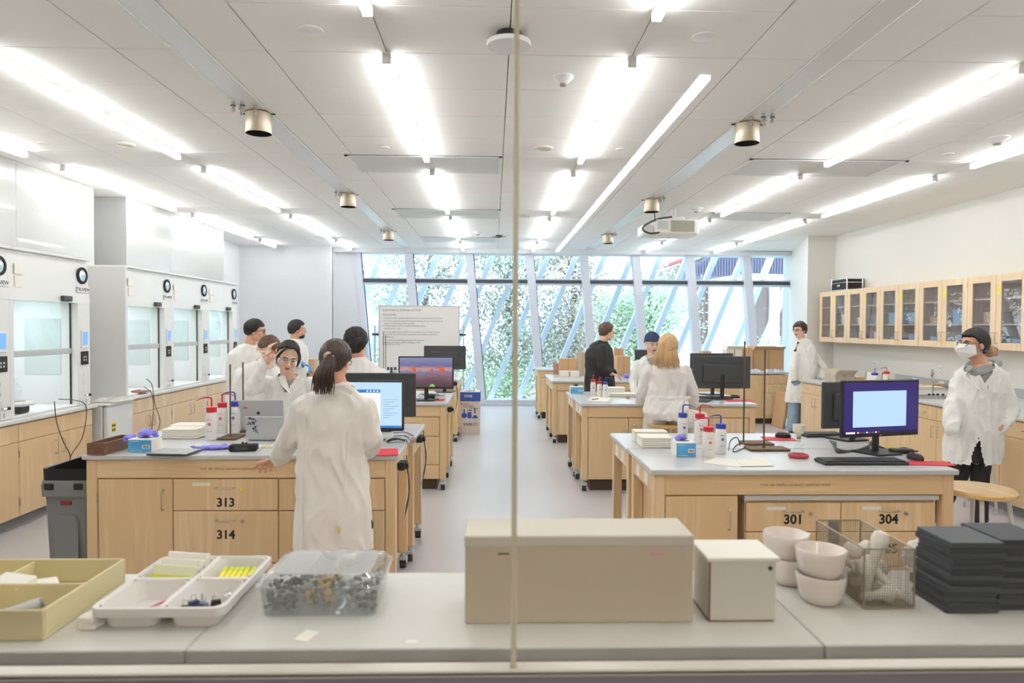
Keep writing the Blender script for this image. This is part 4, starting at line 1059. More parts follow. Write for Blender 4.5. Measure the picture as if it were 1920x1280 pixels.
# ================================================================== PEOPLE
def wrink(amp, f=7.0, seed=0.0, zf=.45):
    def d(co, n):
        a = noise.noise(Vector((co.x * f * .8 + seed, co.y * f * .8, co.z * f * .35)))
        sk = noise.noise(Vector((co.z * 3 + seed, co.x * 2, 5)))
        b = noise.noise(Vector(((co.x + sk * .12) * f * 2.1 + 9, co.y * f * 2.1, (co.z + co.x * .6) * f * zf * 2 + seed)))
        r = (.5 - abs(b) * 2.2) * .75 + (.4 - abs(a) * 1.6) * .8
        return co + n * (r * amp * 1.25)
    return d
def hm(c, yaw=0, pitch=0, roll=0, s=1.0):
    # head frame: faces +y before rotation; yaw turns to the left when seen from above (counter-clockwise)
    return Matrix.Translation(c) @ Euler((R(pitch), R(roll), R(yaw)), 'XYZ').to_matrix().to_4x4() @ Matrix.Scale(s, 4) if False else \
        Matrix.Translation(c) @ Matrix.Rotation(R(yaw), 4, 'Z') @ Matrix.Rotation(R(pitch), 4, 'X') @ Matrix.Rotation(R(roll), 4, 'Y') @ Matrix.Scale(s, 4)
def head_prims(mb, T):
    E = lambda c, r: mb.ell(c, r, 18, 12, T)
    E((0, -.014, .035), (.074, .092, .082)); E((0, .026, -.015), (.061, .060, .086)); E((0, .03, -.072), (.046, .044, .04))
    E((0, .062, -.098), (.021, .018, .017)); E((0, .07, .022), (.05, .018, .013)); 
    for s in (-1, 1):
        E((s * .034, .056, -.032), (.024, .024, .026)); E((s * .077, -.008, -.008), (.010, .019, .031)); E((s * .05, .01, -.06), (.018, .035, .03))
    mb.cap((0, .084, .006), (0, .104, -.03), .009, .0135, 12, T); E((0, .094, -.036), (.017, .012, .009)); E((0, .08, -.062), (.024, .012, .014))
def face_bits(root, T, iris='iris', eyes='open', browcol='hairb', lipcol='lips'):
    for s in (-1, 1):
        e = MB().ell((s * .031, .075, .001), (.0145, .0125, .0075), 14, 8, T).obj('eye', M['eyew'] if eyes == 'open' else M['skin'], root)
        if eyes == 'open': MB().ell((s * .031, .0865, .0005), (.0062, .003, .0062), 12, 6, T).obj('iris', M[iris], e)
        MB().tube(spline([(s * .014, .089, .003), (s * .03, .0905, .009), (s * .047, .079, .004)], 4), .0018, 5, T=T).obj('eyelid', M['hairb'], e)
        MB().tube(spline([(s * .012, .0905, .021), (s * .032, .0905, .027), (s * .052, .077, .02)], 4), [.0025, .003, .003, .0032, .0035, .003, .0028, .0025, .0015], 6, T=T).obj('eyebrow', M[browcol], root)
    MB().tube(spline([(-.022, .0845, -.0605), (-.008, .0935, -.0575), (0, .0935, -.059), (.008, .0935, -.0575), (.022, .0845, -.0605)], 3), [.001] + [.0035] * 11 + [.001], 6, T=T).tube(spline([(-.018, .086, -.064), (0, .0935, -.068), (.018, .086, -.064)], 4), [.001] + [.0045] * 7 + [.001], 6, T=T).obj('lips', M[lipcol], root)
def smooth(a, b, x):
    t = max(0, min(1, (x - a) / (b - a))); return t * t * (3 - 2 * t)
def hair_cap(root, T, m, thick=.014, low=-.075, front=.066, seed=1, part=None, curl=0.0, name='hair', side=-.01):
    # shell around the skull; sinks under the skin outside the hair line
    nu, nv = 72, 44; vs = []
    for j in range(nv + 1):
        t = PI * j / nv
        for i_ in range(nu):
            p = 2 * PI * i_ / nu
            d = Vector((math.sin(t) * math.cos(p), math.sin(t) * math.sin(p), math.cos(t)))
            b = Vector((d.x * .076, -.014 + d.y * .096, .03 + d.z * .088))
            if d.z < 0: b.z = .03 + d.z * .115
            yn = b.y + .014
            hl = front if yn > .066 else (front + (side - front) * smooth(.066, .02, yn) if yn > .02 else side + (low - side) * smooth(.02, -.045, yn))
            jit = noise.noise(Vector((p * 9, seed, 0))) * .006
            k = smooth(hl - .010 + jit, hl + .012 + jit, b.z)
            st = noise.noise(Vector((p * 16, t * 2.2, seed))) * .0042 + noise.noise(Vector((d.x * 22, d.y * 22, d.z * 9 + seed))) * .005 + noise.noise(Vector((d.x * 14, d.y * 14, d.z * 14 + seed))) * curl
            nrm = d.normalized()
            vs.append(b + nrm * (k * (thick + st) - (1 - k) * .016))
    fs = [(j * nu + i_, (j + 1) * nu + i_, (j + 1) * nu + (i_ + 1) % nu, j * nu + (i_ + 1) % nu) for j in range(nv) for i_ in range(nu)]
    return MB().add(vs, fs, True, T).obj(name, m, root)
def strands(root, name, m, path, r0, spread, n=40, seed=1, taper=.15, th=.004, T=None, flat=.6, emin=.8):
    rnd = random.Random(seed); mb = MB(); P = spline(path, 6); L = len(P)
    for _ in range(n):
        a = rnd.uniform(0, 2 * PI); rr = math.sqrt(rnd.random()); o = Vector((math.cos(a), math.sin(a) * flat, 0)) * rr
        e = rnd.uniform(emin, 1.0); q = []; rs = []; c = max(3, int(L * e))
        wob = rnd.uniform(-.006, .006)
        for i_ in range(c):
            t = i_ / (L - 1); w_ = r0 + (spread - r0) * math.sin(min(1, t * 1.3) * PI / 2)
            q.append(P[i_] + o * w_ + Vector((wob * math.sin(t * 6 + a), wob * math.cos(t * 5), 0)) * t)
            rs.append(th * (1 - (1 - taper) * max(0, t * 1.2 - .3)))
        mb.tube(q, [max(.0008, x) for x in rs], 5, T=T)
    o = mb.obj(name, m, root); return o
def hand_prims(mb, w, d, up, side, s=1.0, curl=.5, spread=.1, curls=None, thumb=None):
    # w wrist, d direction to fingertips, up = back of hand normal, side=+1 thumb towards d x up
    d = Vector(d).normalized(); up = Vector(up); up = (up - d * up.dot(d)).normalized(); l = d.cross(up) * side; w = Vector(w)
    pw = .038 * s; pl = .088 * s
    for k in (-1, -.33, .33, 1):
        mb.cap(w + l * k * pw * .45, w + d * pl + l * k * pw * .86, .0135 * s, .0115 * s, 10)
    mb.cap(w - d * .03, w + d * .01, .026 * s, .025 * s, 12)
    lens = [.072, .080, .074, .058]
    for f in range(4):
        k = (1, .34, -.32, -1)[f]; c = (curls[f] if curls else curl)
        b = w + d * pl * .96 + l * k * pw * .86; dd = (d + l * k * spread).normalized(); L_ = lens[f] * s; r_ = (.0090 - .0006 * (f == 3)) * s
        for seg, fr_ in enumerate((.45, .32, .25)):
            ang = c * (.9 if seg == 0 else 1.1)
            dd = (dd * math.cos(ang) - up * math.sin(ang)).normalized() if False else (dd * math.cos(ang) + (-up) * math.sin(ang)).normalized()
            e = b + dd * L_ * fr_; mb.cap(b, e, r_, r_ * .92, 9); b = e; r_ *= .92
            up2 = up
    tb = w + d * .022 * s + l * pw * .75; td = (d * .6 + l * .8 - up * .15).normalized() if thumb is None else Vector(thumb).normalized()
    e = tb + td * .04 * s; mb.cap(tb, e, .014 * s, .0115 * s, 10); td = (td + d * .5).normalized(); e2 = e + td * .032 * s; mb.cap(e, e2, .0115 * s, .0095 * s, 10)
def torso_rings(mb, rings, n=28):
    # rings: (center, halfwidth, halfdepth, yaw)
    rg = []
    for c, a, b, yw in rings:
        cy, sy = math.cos(R(yw)), math.sin(R(yw)); pts = []
        for k in range(n):
            t = 2 * PI * k / n; ct, st = math.cos(t), math.sin(t)
            x = a * math.copysign(abs(ct) ** .85, ct); y = b * math.copysign(abs(st) ** .85, st)
            pts.append((c[0] + x * cy - y * sy, c[1] + x * sy + y * cy, c[2]))
        rg.append(pts)
    mb.rings(rg)
def person(label, base, head, hyaw, hpitch=0, hroll=0, hs=1.0, neck=None, rings=(), arms=(), legs=(), skin='skin', cloth='coatm', hem=None, cname='lab_coat', vox=.011, wr=.010, seed=0,
           trouser='blackm', shoe='black', vneck=None, shirt=None, group=None, hands=(), facebits=True, eyes='open', brow='hairb', sleeve=(.064, .056, .045), tw=(.085, .06, .048), shoedir=(0, 1), trim=None, cutarms=True):
    B = Vector(base); root = thing('person', label, 'person', B, 0, group)
    T = hm(Vector(head) - B, hyaw, hpitch, hroll, hs)
    L = lambda p: Vector(p) - B
    # body: head and neck (fine), trunk and limbs (coarse), hands
    hd = MB(); head_prims(hd, T)
    nk = L(neck) if neck else None
    hb_ = T @ Vector((0, -.025, -.045)); hd.cap(hb_, nk, .053 * hs, .060 * hs, 18); hd.ell(nk - Vector((0, 0, .05)), (.12, .075, .06), 20, 12)
    me = fuse(hd, 'h', M[skin], .0042 * (1.0 if hs >= 1 else 1), 3)
    allm = [me]
    tr = MB()
    torso_rings(tr, [(L(c), a * .8, b * .78, y) for c, a, b, y in sorted(rings, key=lambda q: q[0].z)[2:]])
    for ar in arms:
        P = [L(p) for p in ar]
        for i_ in range(len(P) - 1): tr.cap(P[i_], P[i_ + 1], (.048, .038)[min(i_, 1)], (.04, .027)[min(i_, 1)], 12)
    for lg in legs:
        P = [L(p) for p in lg]
        for i_ in range(len(P) - 1): tr.cap(P[i_], P[i_ + 1], (.075, .052)[min(i_, 1)], (.055, .036)[min(i_, 1)], 12)
    allm.append(fuse(tr, 't', M[skin], .014, 2))
    gloves = []
    for hd_ in hands:
        kw = dict(hd_); g = kw.pop('glove', None); kw['w'] = L(kw['w']); hb = MB(); hand_prims(hb, **kw); hm_ = fuse(hb, 'hand', M[g or skin], .0032, 2)
        if g: gloves.append(hm_)
        else: allm.append(hm_)
    bm = bmesh.new()
    for m_ in allm: bm.from_mesh(m_)
    bme = bpy.data.meshes.new('body'); bm.to_mesh(bme); bm.free(); bme.materials.append(M[skin])
    for m_ in allm: bpy.data.meshes.remove(m_)
    body = link('body', bme, root)
    for g in gloves: link('glove', g, root)
    if facebits: face_bits(root, T, eyes=eyes, browcol=brow)
    # trousers and shoes
    if legs:
        for lg in legs:
            tm = MB(); P = [L(p) for p in lg]
            for i_ in range(len(P) - 1): tm.cap(P[i_], P[i_ + 1], (tw[0], tw[1])[min(i_, 1)], (tw[1], tw[2])[min(i_, 1)], 14)
            an = P[-1]; zc = an.z - .02
            link('trouser_leg', fuse(tm, 'trouser_leg', M[trouser], .012, 3, wrink(.006, 9, seed + 5), cut=lambda c, n_, z=zc: c.z < z), root)
            sd = Vector((shoedir[0], shoedir[1], 0)).normalized()
            sm = MB(); f0 = Vector((an.x, an.y, 0)); sm.cap(f0 - sd * .03 + Vector((0, 0, .04)), f0 + sd * .15 + Vector((0, 0, .03)), .042, .036, 14); sm.cap(f0 + Vector((0, 0, .05)), f0 + Vector((0, 0, .10)), .042, .04, 12)
            sh = fuse(sm, 'shoe', M[shoe], .008, 3)
            for v in sh.vertices: v.co.z = max(v.co.z, .012)
            so = link('shoe', sh, root)
            MB().rings([[tuple(f0 + sd * (.06 + .13 * math.cos(a)) + Vector((-sd.y, sd.x, 0)) * .043 * math.sin(a) + Vector((0, 0, z))) for a in [2 * PI * k / 18 for k in range(18)]] for z in (-B.z + .0, -B.z + .02)]).obj('sole', M['dgrey'], so)
    if legs:
        lo = [q for q in sorted(rings, key=lambda q: q[0].z) if q[0].z < 1.0]
        if len(lo) < 2: lo = sorted(rings, key=lambda q: q[0].z)[:2]
        sm = MB(); torso_rings(sm, [(L(c) + Vector((0, 0, .015)), a * .86, b * .86, y) for c, a, b, y in lo])
        link('trouser_seat', fuse(sm, 'trouser_seat', M[trouser], .014, 3), root)
    # coat
    ct = MB(); torso_rings(ct, [(L(c), a, b, y) for c, a, b, y in rings])
    for ar in arms:
        P = [L(p) for p in ar]
        for i_ in range(len(P) - 1): ct.cap(P[i_], P[i_ + 1], sleeve[min(i_, 1)], sleeve[min(i_ + 1, 2)], 16)
    topz = max(L(c).z for c, a, b, y in rings)
    hemz = min(L(c).z for c, a, b, y in rings)
    TI = T.inverted(); 
    def cut(c, n_):
        if c.z < hemz + .012 and n_.z < -.4: return True
        if vneck and vneck(c): return True
        for ar in (arms if cutarms else ()):
            P = [L(p) for p in ar]; d = (P[-1] - P[-2]).normalized()
            if (c - P[-1]).dot(d) > .012 and (c - P[-1]).length < .11: return True
        return False
    cme = fuse(ct, cname, M[cloth], vox, 4, wrink(wr, 6.5, seed), cut)
    coat = link(cname, cme, root)
    if shirt:
        sm = MB(); torso_rings(sm, [(L(c) + Vector((0, 0, -.01)), a * .86, b * .84, y) for c, a, b, y in rings if L(c).z > hemz + .3 or True][-5:])
        link('shirt', fuse(sm, 'shirt', M[shirt], .012, 4), root)
    bv = BVHTree.FromPolygons([v.co.copy() for v in cme.vertices], [tuple(p.vertices) for p in cme.polygons])
    def strip(name, pts, wdt, m, dirn, th=.004, parent=coat, cl=False):
        # ribbon laid on the cloth: pts are local (x,z) pairs seen along dirn
        d = Vector(dirn).normalized(); rt = d.cross(Vector((0, 0, 1))).normalized(); Q = []
        for (u, z) in pts:
            o = rt * u + Vector((0, 0, z)) - d * 1.2 + ctr
            h = bv.ray_cast(o, d)
            Q.append((h[0] if h[0] else o + d * 1.1) - d * .004)
        mb = MB(); vs = []; n = len(Q)
        for i_ in range(n):
            t = (Q[min(i_ + 1, n - 1)] - Q[max(i_ - 1, 0)]).normalized(); s_ = t.cross(d).normalized() * (wdt if not isinstance(wdt, list) else wdt[i_]) / 2
            vs += [Q[i_] - s_, Q[i_] + s_, Q[i_] + s_ - d * th, Q[i_] - s_ - d * th]
        fs = []
        for i_ in range(n - 1):
            for k in range(4): fs.append((i_ * 4 + k, i_ * 4 + (k + 1) % 4, i_ * 4 + 4 + (k + 1) % 4, i_ * 4 + 4 + k))
        fs += [(0, 1, 2, 3), (n * 4 - 4, n * 4 - 3, n * 4 - 2, n * 4 - 1)]
        mb.add(vs, fs, False); return mb.obj(name, m, parent)
    ctr = Vector((0, 0, 0))
    return dict(root=root, T=T, L=L, coat=coat, body=body, strip=strip, bv=bv, B=B, hemz=hemz, topz=topz, set=lambda v: ctr.__init__(v) if False else ctr.xyz.__class__)
def A(px, py, d): return aty(px, py, d)
def ring(px, py, d, hw, hd, yaw=0): return (A(px, py, d), hw, hd, yaw)
def glasses(root, T, m='black', full=True, clearm=None, goggles=False):
    mb = MB()
    for s in (-1, 1):
        if goggles: MB().add([(0, .108, .02), (s * .045, .098, .022), (s * .068, .07, .018), (s * .07, .07, -.015), (s * .045, .096, -.024), (s * .012, .108, -.018)], [(0, 1, 4, 5), (1, 2, 3, 4)], True, T).obj('lens', M['clear'], root)
        else: mb.tube([(s * (.033 + .024 * math.cos(a)), .1 - .006 * abs(math.cos(a)), .001 + .017 * math.sin(a)) for a in [2 * PI * k / 16 for k in range(17)]], .0022, 5, T=T)
        mb.tube([(s * .06, .09, .008), (s * .079, .05, .008), (s * .08, -.005, .005)], .002, 5, T=T)
    if not goggles: mb.tube([(-.01, .1, .004), (.01, .1, .004)], .002, 5, T=T)
    else: mb.tube([(-.068, .07, .02), (-.04, .1, .024), (0, .11, .022), (.04, .1, .024), (.068, .07, .02)], .002, 5, T=T)
    mb.obj('safety_glasses' if goggles else 'glasses', M[m], root)
def collar(P, pts, m, h=.045, th=.014, name='collar', T=None):
    n = len(pts); mb = MB().tube(spline(pts, 4), th, 8); o = mb.obj(name, m, P['coat']); return o

M['legging'] = mat('legging_navy', '1E2030', .8, var=.4, vscale=30); M['jeans'] = mat('jeans', '8FA9BD', .85, var=.15, vscale=20); M['hood_grey'] = mat('hoodie_grey', '9A9C98', .9)
M['pant_black'] = mat('black_trousers', '17171A', .85); M['tee_grey'] = mat('tee_grey', 'A8A8AA', .85); M['tee_navy'] = mat('tee_navy', '2A2F62', .85); M['jacket'] = mat('black_jacket', '17181C', .75, bump=.3, bscale=10)
M['shirt_dark'] = mat('dark_shirt', '36424A', .85)
exec_people = True
D = 3.82
P1 = person('person with brown ponytail seen from behind in off-white lab coat at the front left bench', (A(625, 1000, D).x, D, 0),
    A(630, 676, D), -15, -8, 4, .91, neck=A(638, 738, D + .01),
    rings=[ring(626, 1030, D - .02, .215, .16, 2), ring(626, 960, D - .02, .208, .155, 2), ring(624, 900, D, .198, .145, 2), ring(622, 850, D, .188, .135, 2), ring(622, 800, D, .188, .13, 2), ring(624, 768, D, .20, .125, 2), ring(626, 750, D, .185, .11, 2), ring(629, 738, D, .145, .095, 2), ring(634, 727, D, .10, .075, 2), ring(637, 716, D + .01, .062, .06, 2)],
    arms=[(A(571, 766, D), A(546, 815, D + .04), A(523, 857, D + .22)), (A(679, 764, D), A(697, 822, D + .0), A(690, 846, D + .28))],
    legs=[(A(606, 985, D), A(603, 1080, D + .02), Vector((A(603, 1080, D).x, D, .10))), (A(672, 985, D), A(673, 1080, D + .02), Vector((A(675, 1080, D).x, D, .10)))],
    skin='skin', cloth='coatm', hands=[dict(w=A(517, 861, D + .24), d=(-.62, .5, -.3), up=(-.1, .3, 1), side=-1, s=1.0, curls=[.1, .3, .42, .5], spread=.16)],
    sleeve=(.070, .066, .052), wr=.014, vox=.009, trouser='legging', brow='hairdb')
r, T, L = P1['root'], P1['T'], P1['L']
hair_cap(r, T, M['hairdb'], .016, -.07, .05, 3, side=.0)
tie = T @ Vector((-.01, -.118, .0)); tie = L(A(617, 669, D - .105))
MB().tube([tie + Vector((.021 * math.cos(a), .0 + .01 * math.sin(2 * a), .021 * math.sin(a))) for a in [2 * PI * k / 14 for k in range(15)]], .0095, 8).obj('hair_tie', mat('scrunchie_pink', 'E6C3C0', .9), r)
strands(r, 'ponytail', M['hairdb'], [L(A(622, 664, D - .09)), L(A(615, 680, D - .13)), L(A(607, 702, D - .155)), L(A(606, 724, D - .15)), L(A(604, 742, D - .145))], .016, .06, 150, 4, .2, .0045, flat=.5, emin=.62)
st = P1['strip']
X = lambda px, py: (L(A(px, py, D)).x, L(A(px, py, D)).z)
back = (0, 1, 0)
def S(P, name, pts, w, m, dirn=back, **k): return P['strip'](name, [(x if dirn[1] > 0 else -x, z) for x, z in [(lambda q: (q[0], q[1]))(p) for p in pts]], w, m, dirn, **k)
S(P1, 'side_seam', [X(582, 760), X(580, 820), X(578, 880), X(580, 940), X(582, 1000), X(580, 1026)], .006, M['coatm'], th=.003)
S(P1, 'back_seam', [X(660, 770), X(659, 820), X(655, 900), X(652, 960)], .004, M['coatm'], th=.002)
S(P1, 'hem_band', [X(562, 1020), X(590, 1022), X(620, 1022), X(660, 1022), X(690, 1020)], .012, M['coatm'], th=.003)
S(P1, 'stain', [X(647, 968), X(648, 974), X(650, 982)], [.018, .03, .012], mat('stain_yellow', 'D9CE9A', .9), th=.001)
MB().tube(spline([L(A(622, 725, D - .06)), L(A(640, 722, D - .06)), L(A(658, 722, D - .0)), L(A(662, 726, D + .04))], 5), [.012] * 16, 8).obj('collar', M['coatm'], P1['coat'])
S(P1, 'collar_flap', [X(618, 730), X(635, 729), X(652, 730), X(664, 736)], [.02, .045, .05, .03], M['coatm'], th=.006)
glasses(r, T)

# ---------- 2. woman adjusting her hair behind the front left island
D = 5.72
P2 = person('person with parted dark hair and clear safety glasses raising a hand to the hair', (A(545, 900, D).x, D, 0),
    A(540, 668, D - .12), 180 + 22, -22, -10, 1.05, neck=A(541, 716, D),
    rings=[(Vector((A(540, 800, D).x, D, .62)), .2, .14, 8), (Vector((A(540, 800, D).x, D, .85)), .19, .135, 8), ring(540, 780, D, .185, .13, 8), ring(540, 745, D, .19, .125, 8), ring(541, 722, D, .18, .11, 8), ring(541, 708, D, .12, .085, 8), ring(541, 698, D, .06, .06, 8)],
    arms=[(A(500, 718, D), A(470, 730, D - .16), A(499, 672, D - .13)), (A(580, 720, D), A(596, 765, D - .02), A(580, 800, D - .2))],
    legs=[(Vector((A(530, 800, D).x, D, .8)), Vector((A(530, 800, D).x, D, .45)), Vector((A(530, 800, D).x, D, .1))), (Vector((A(556, 800, D).x, D, .8)), Vector((A(556, 800, D).x, D, .45)), Vector((A(556, 800, D).x, D, .1)))],
    skin='skinl', cloth='coatw', shirt='tee_grey', hands=[dict(w=A(500, 666, D - .12), d=(.35, .0, 1), up=(-.8, -.5, .1), side=1, s=.82, curls=[.3, .4, .5, .6], spread=.1)],
    vneck=lambda c: c.y < -.02 and abs(c.x + .005) < (c.z - (A(548, 735, D).z)) * .55 and c.z > A(548, 735, D).z, wr=.010, shoedir=(0, -1), eyes='open', trouser='pant_black')
r, T, L = P2['root'], P2['T'], P2['L']
hair_cap(r, T, M['hairb'], .009, -.05, .088, 5, side=.05)
glasses(r, T, 'clear', goggles=True)
for s, sd in ((-1, 11), (1, 12)):
    strands(r, 'hair_lock', M['hairb'], [T @ Vector((-.004, .06, .108)), T @ Vector((s * .048, .074, .085)), T @ Vector((s * .074, .058, .035)), T @ Vector((s * .082, .03, -.02)), T @ Vector((s * .07, .045, -.08))], .012, .010, 45, sd, .2, .003, emin=.5)
for s in (-1, 1): MB().prism([L(A(548 + s * 3, 738, D - .145)), L(A(548 + s * 20, 722, D - .14)), L(A(548 + s * 26, 706, D - .09)), L(A(548 + s * 14, 702, D - .08))], (0, -.006, 0)).obj('lapel', M['coatw'], P2['coat'])
MB().box(tuple(L(A(532, 716, D - .13))), tuple(L(A(546, 728, D - .136)))).obj('shirt_print', mat('print_rose', 'B5476A', .8), r) if False else None

# ---------- 3. bent person with short brown hair
D = 6.45
P3 = person('short brown haired person bending beside the near hood behind the parted hair person', (A(475, 900, D).x, D, 0),
    A(505, 655, D - .03), 150, -30, 0, 1.0, neck=A(492, 678, D),
    rings=[(Vector((A(470, 800, D).x, D, .55)), .19, .15, 20), (Vector((A(470, 800, D).x, D, .8)), .18, .14, 20), ring(470, 770, D, .18, .135, 20), ring(474, 730, D, .19, .13, 20), ring(480, 700, D, .18, .12, 20), ring(486, 684, D, .13, .09, 20), ring(491, 676, D, .06, .06, 20)],
    arms=[(A(452, 702, D), A(440, 750, D - .05), A(455, 790, D - .2)), (A(515, 700, D), A(530, 745, D - .05), A(530, 780, D - .2))],
    legs=[(Vector((A(455, 800, D).x, D, .8)), Vector((A(455, 800, D).x, D, .45)), Vector((A(455, 800, D).x, D, .1))), (Vector((A(485, 800, D).x, D, .8)), Vector((A(485, 800, D).x, D, .45)), Vector((A(485, 800, D).x, D, .1)))],
    skin='skinl', cloth='coatw', seed=3, facebits=False, shoedir=(0, -1), trouser='pant_black')
hair_cap(P3['root'], P3['T'], M['hairbr'], .014, -.06, .06, 6, curl=.004)
# ---------- 4. person leaning at the far hood
D = 7.6
P4 = person('dark haired person in glasses standing sideways at the fume hoods', (A(462, 850, D).x, D, 0),
    A(479, 620, D), -78, -6, 4, 1.0, neck=A(468, 646, D),
    rings=[(Vector((A(457, 800, D).x, D, .55)), .16, .2, -60), (Vector((A(457, 800, D).x, D, .85)), .15, .19, -60), ring(458, 740, D, .15, .19, -60), ring(459, 690, D, .15, .19, -60), ring(460, 664, D, .14, .18, -60), ring(464, 650, D, .11, .12, -60), ring(467, 644, D, .06, .06, -60)],
    arms=[(A(445, 668, D - .12), A(440, 712, D - .15), A(455, 745, D - .1)), (A(478, 668, D + .12), A(486, 710, D + .12), A(498, 735, D + .1))],
    legs=[(Vector((A(452, 800, D).x, D - .08, .8)), Vector((A(452, 800, D).x, D - .08, .45)), Vector((A(452, 800, D).x, D - .08, .1))), (Vector((A(466, 800, D).x, D + .1, .8)), Vector((A(466, 800, D).x, D + .1, .45)), Vector((A(466, 800, D).x, D + .1, .1)))],
    skin='skin', cloth='coatw', seed=8, shoedir=(1, .2), trouser='pant_black')
hair_cap(P4['root'], P4['T'], M['hairb'], .017, -.05, .055, 7); glasses(P4['root'], P4['T'], 'black')
# ---------- 5. standing profile person with blue glove
D = 9.2
P5 = person('bearded person in profile with safety glasses and blue glove near the back wall', (A(552, 800, D).x, D, 0),
    A(558, 618, D), -72, 0, 0, 1.02, neck=A(551, 640, D),
    rings=[(Vector((A(550, 800, D).x, D, .55)), .16, .2, -50), (Vector((A(550, 800, D).x, D, .9)), .15, .19, -50), ring(550, 690, D, .15, .19, -50), ring(550, 662, D, .15, .19, -50), ring(550, 650, D, .14, .17, -50), ring(551, 640, D, .10, .11, -50), ring(551, 635, D, .06, .06, -50)],
    arms=[(A(540, 655, D - .15), A(545, 690, D - .2), A(566, 683, D - .25)), (A(562, 655, D + .15), A(566, 690, D + .15), A(580, 700, D + .1))],
    legs=[(Vector((A(545, 800, D).x, D - .08, .8)), Vector((A(545, 800, D).x, D - .08, .45)), Vector((A(545, 800, D).x, D - .08, .1))), (Vector((A(556, 800, D).x, D + .1, .8)), Vector((A(556, 800, D).x, D + .1, .45)), Vector((A(556, 800, D).x, D + .1, .1)))],
    skin='skin', cloth='coatw', seed=9, vneck=None, shoedir=(1, .2), trouser='pant_black', hands=[dict(w=A(567, 682, D - .25), d=(.7, -.1, -.2), up=(0, .2, 1), side=1, s=1.15, curl=.95, glove='gloveb')])
hair_cap(P5['root'], P5['T'], M['hairb'], .018, -.05, .06, 8, curl=.006); glasses(P5['root'], P5['T'], 'clear', goggles=True)
T = P5['T']; MB().ell((0, .045, -.088), (.046, .045, .032), 16, 10, T).obj('beard', mat('beard', '2E221C', .8), P5['root'])
# ---------- 6. dark haired person behind the monitor, from behind
D = 6.0
P6 = person('curly black haired person seen from behind between the ponytail and the whiteboard', (A(678, 850, D).x, D, 0),
    A(668, 643, D), -12, -4, 0, 1.04, neck=A(672, 672, D),
    rings=[(Vector((A(677, 800, D).x, D, .55)), .22, .16, -4), (Vector((A(677, 800, D).x, D, .85)), .2, .15, -4), ring(677, 760, D, .2, .145, -4), ring(677, 715, D, .205, .14, -4), ring(677, 695, D, .19, .12, -4), ring(675, 680, D, .13, .09, -4), ring(673, 669, D, .065, .06, -4)],
    arms=[(A(640, 700, D), A(632, 750, D), A(645, 790, D + .15)), (A(712, 702, D), A(722, 750, D), A(712, 790, D + .15))],
    legs=[(Vector((A(665, 800, D).x, D, .8)), Vector((A(665, 800, D).x, D, .45)), Vector((A(665, 800, D).x, D, .1))), (Vector((A(690, 800, D).x, D, .8)), Vector((A(690, 800, D).x, D, .45)), Vector((A(690, 800, D).x, D, .1)))],
    skin='skin', cloth='coatm', seed=12, facebits=False, trouser='pant_black')
hair_cap(P6['root'], P6['T'], M['hairb'], .02, -.085, .05, 9, curl=.012)
# ---------- 7. black jacket person
D = 9.15
P7 = person('person in black jacket with grey collar standing behind the middle right bench', (A(1128, 800, D).x, D, 0),
    A(1138, 622, D), -70, -6, 0, 1.0, neck=A(1127, 645, D),
    rings=[(Vector((A(1124, 790, D).x, D, .8)), .17, .21, -60), (Vector((A(1124, 790, D).x, D, .98)), .17, .21, -60), ring(1124, 690, D, .16, .2, -60), ring(1123, 668, D, .155, .2, -60), ring(1124, 655, D, .14, .18, -60), ring(1125, 645, D, .1, .12, -60), ring(1127, 638, D, .065, .065, -60)],
    arms=[(A(1128, 655, D - .16), A(1130, 688, D - .2), A(1144, 700, D - .24)), (A(1126, 655, D + .16), A(1140, 690, D + .2), A(1150, 700, D + .1))],
    legs=[(Vector((A(1120, 800, D).x, D - .1, .95)), Vector((A(1120, 800, D).x, D - .1, .5)), Vector((A(1120, 800, D).x, D - .1, .1))), (Vector((A(1132, 800, D).x, D + .1, .95)), Vector((A(1132, 800, D).x, D + .1, .5)), Vector((A(1132, 800, D).x, D + .1, .1)))],
    skin='skinl', cloth='jacket', cname='jacket', seed=14, trouser='pant_black', shoedir=(1, .2), hands=[dict(w=A(1146, 700, D - .24), d=(1, 0, -.3), up=(0, 0, 1), side=1, s=1.0, curl=.4)], sleeve=(.08, .07, .055))
hair_cap(P7['root'], P7['T'], M['hairbr'], .015, -.06, .06, 10); glasses(P7['root'], P7['T'], 'black')
MB().tube([P7['L'](A(1127, 645, D)) + Vector((.068 * math.cos(a), .068 * math.sin(a), 0)) for a in [2 * PI * k / 16 for k in range(17)]], .016, 8).obj('grey_collar', M['hood_grey'], P7['root'])
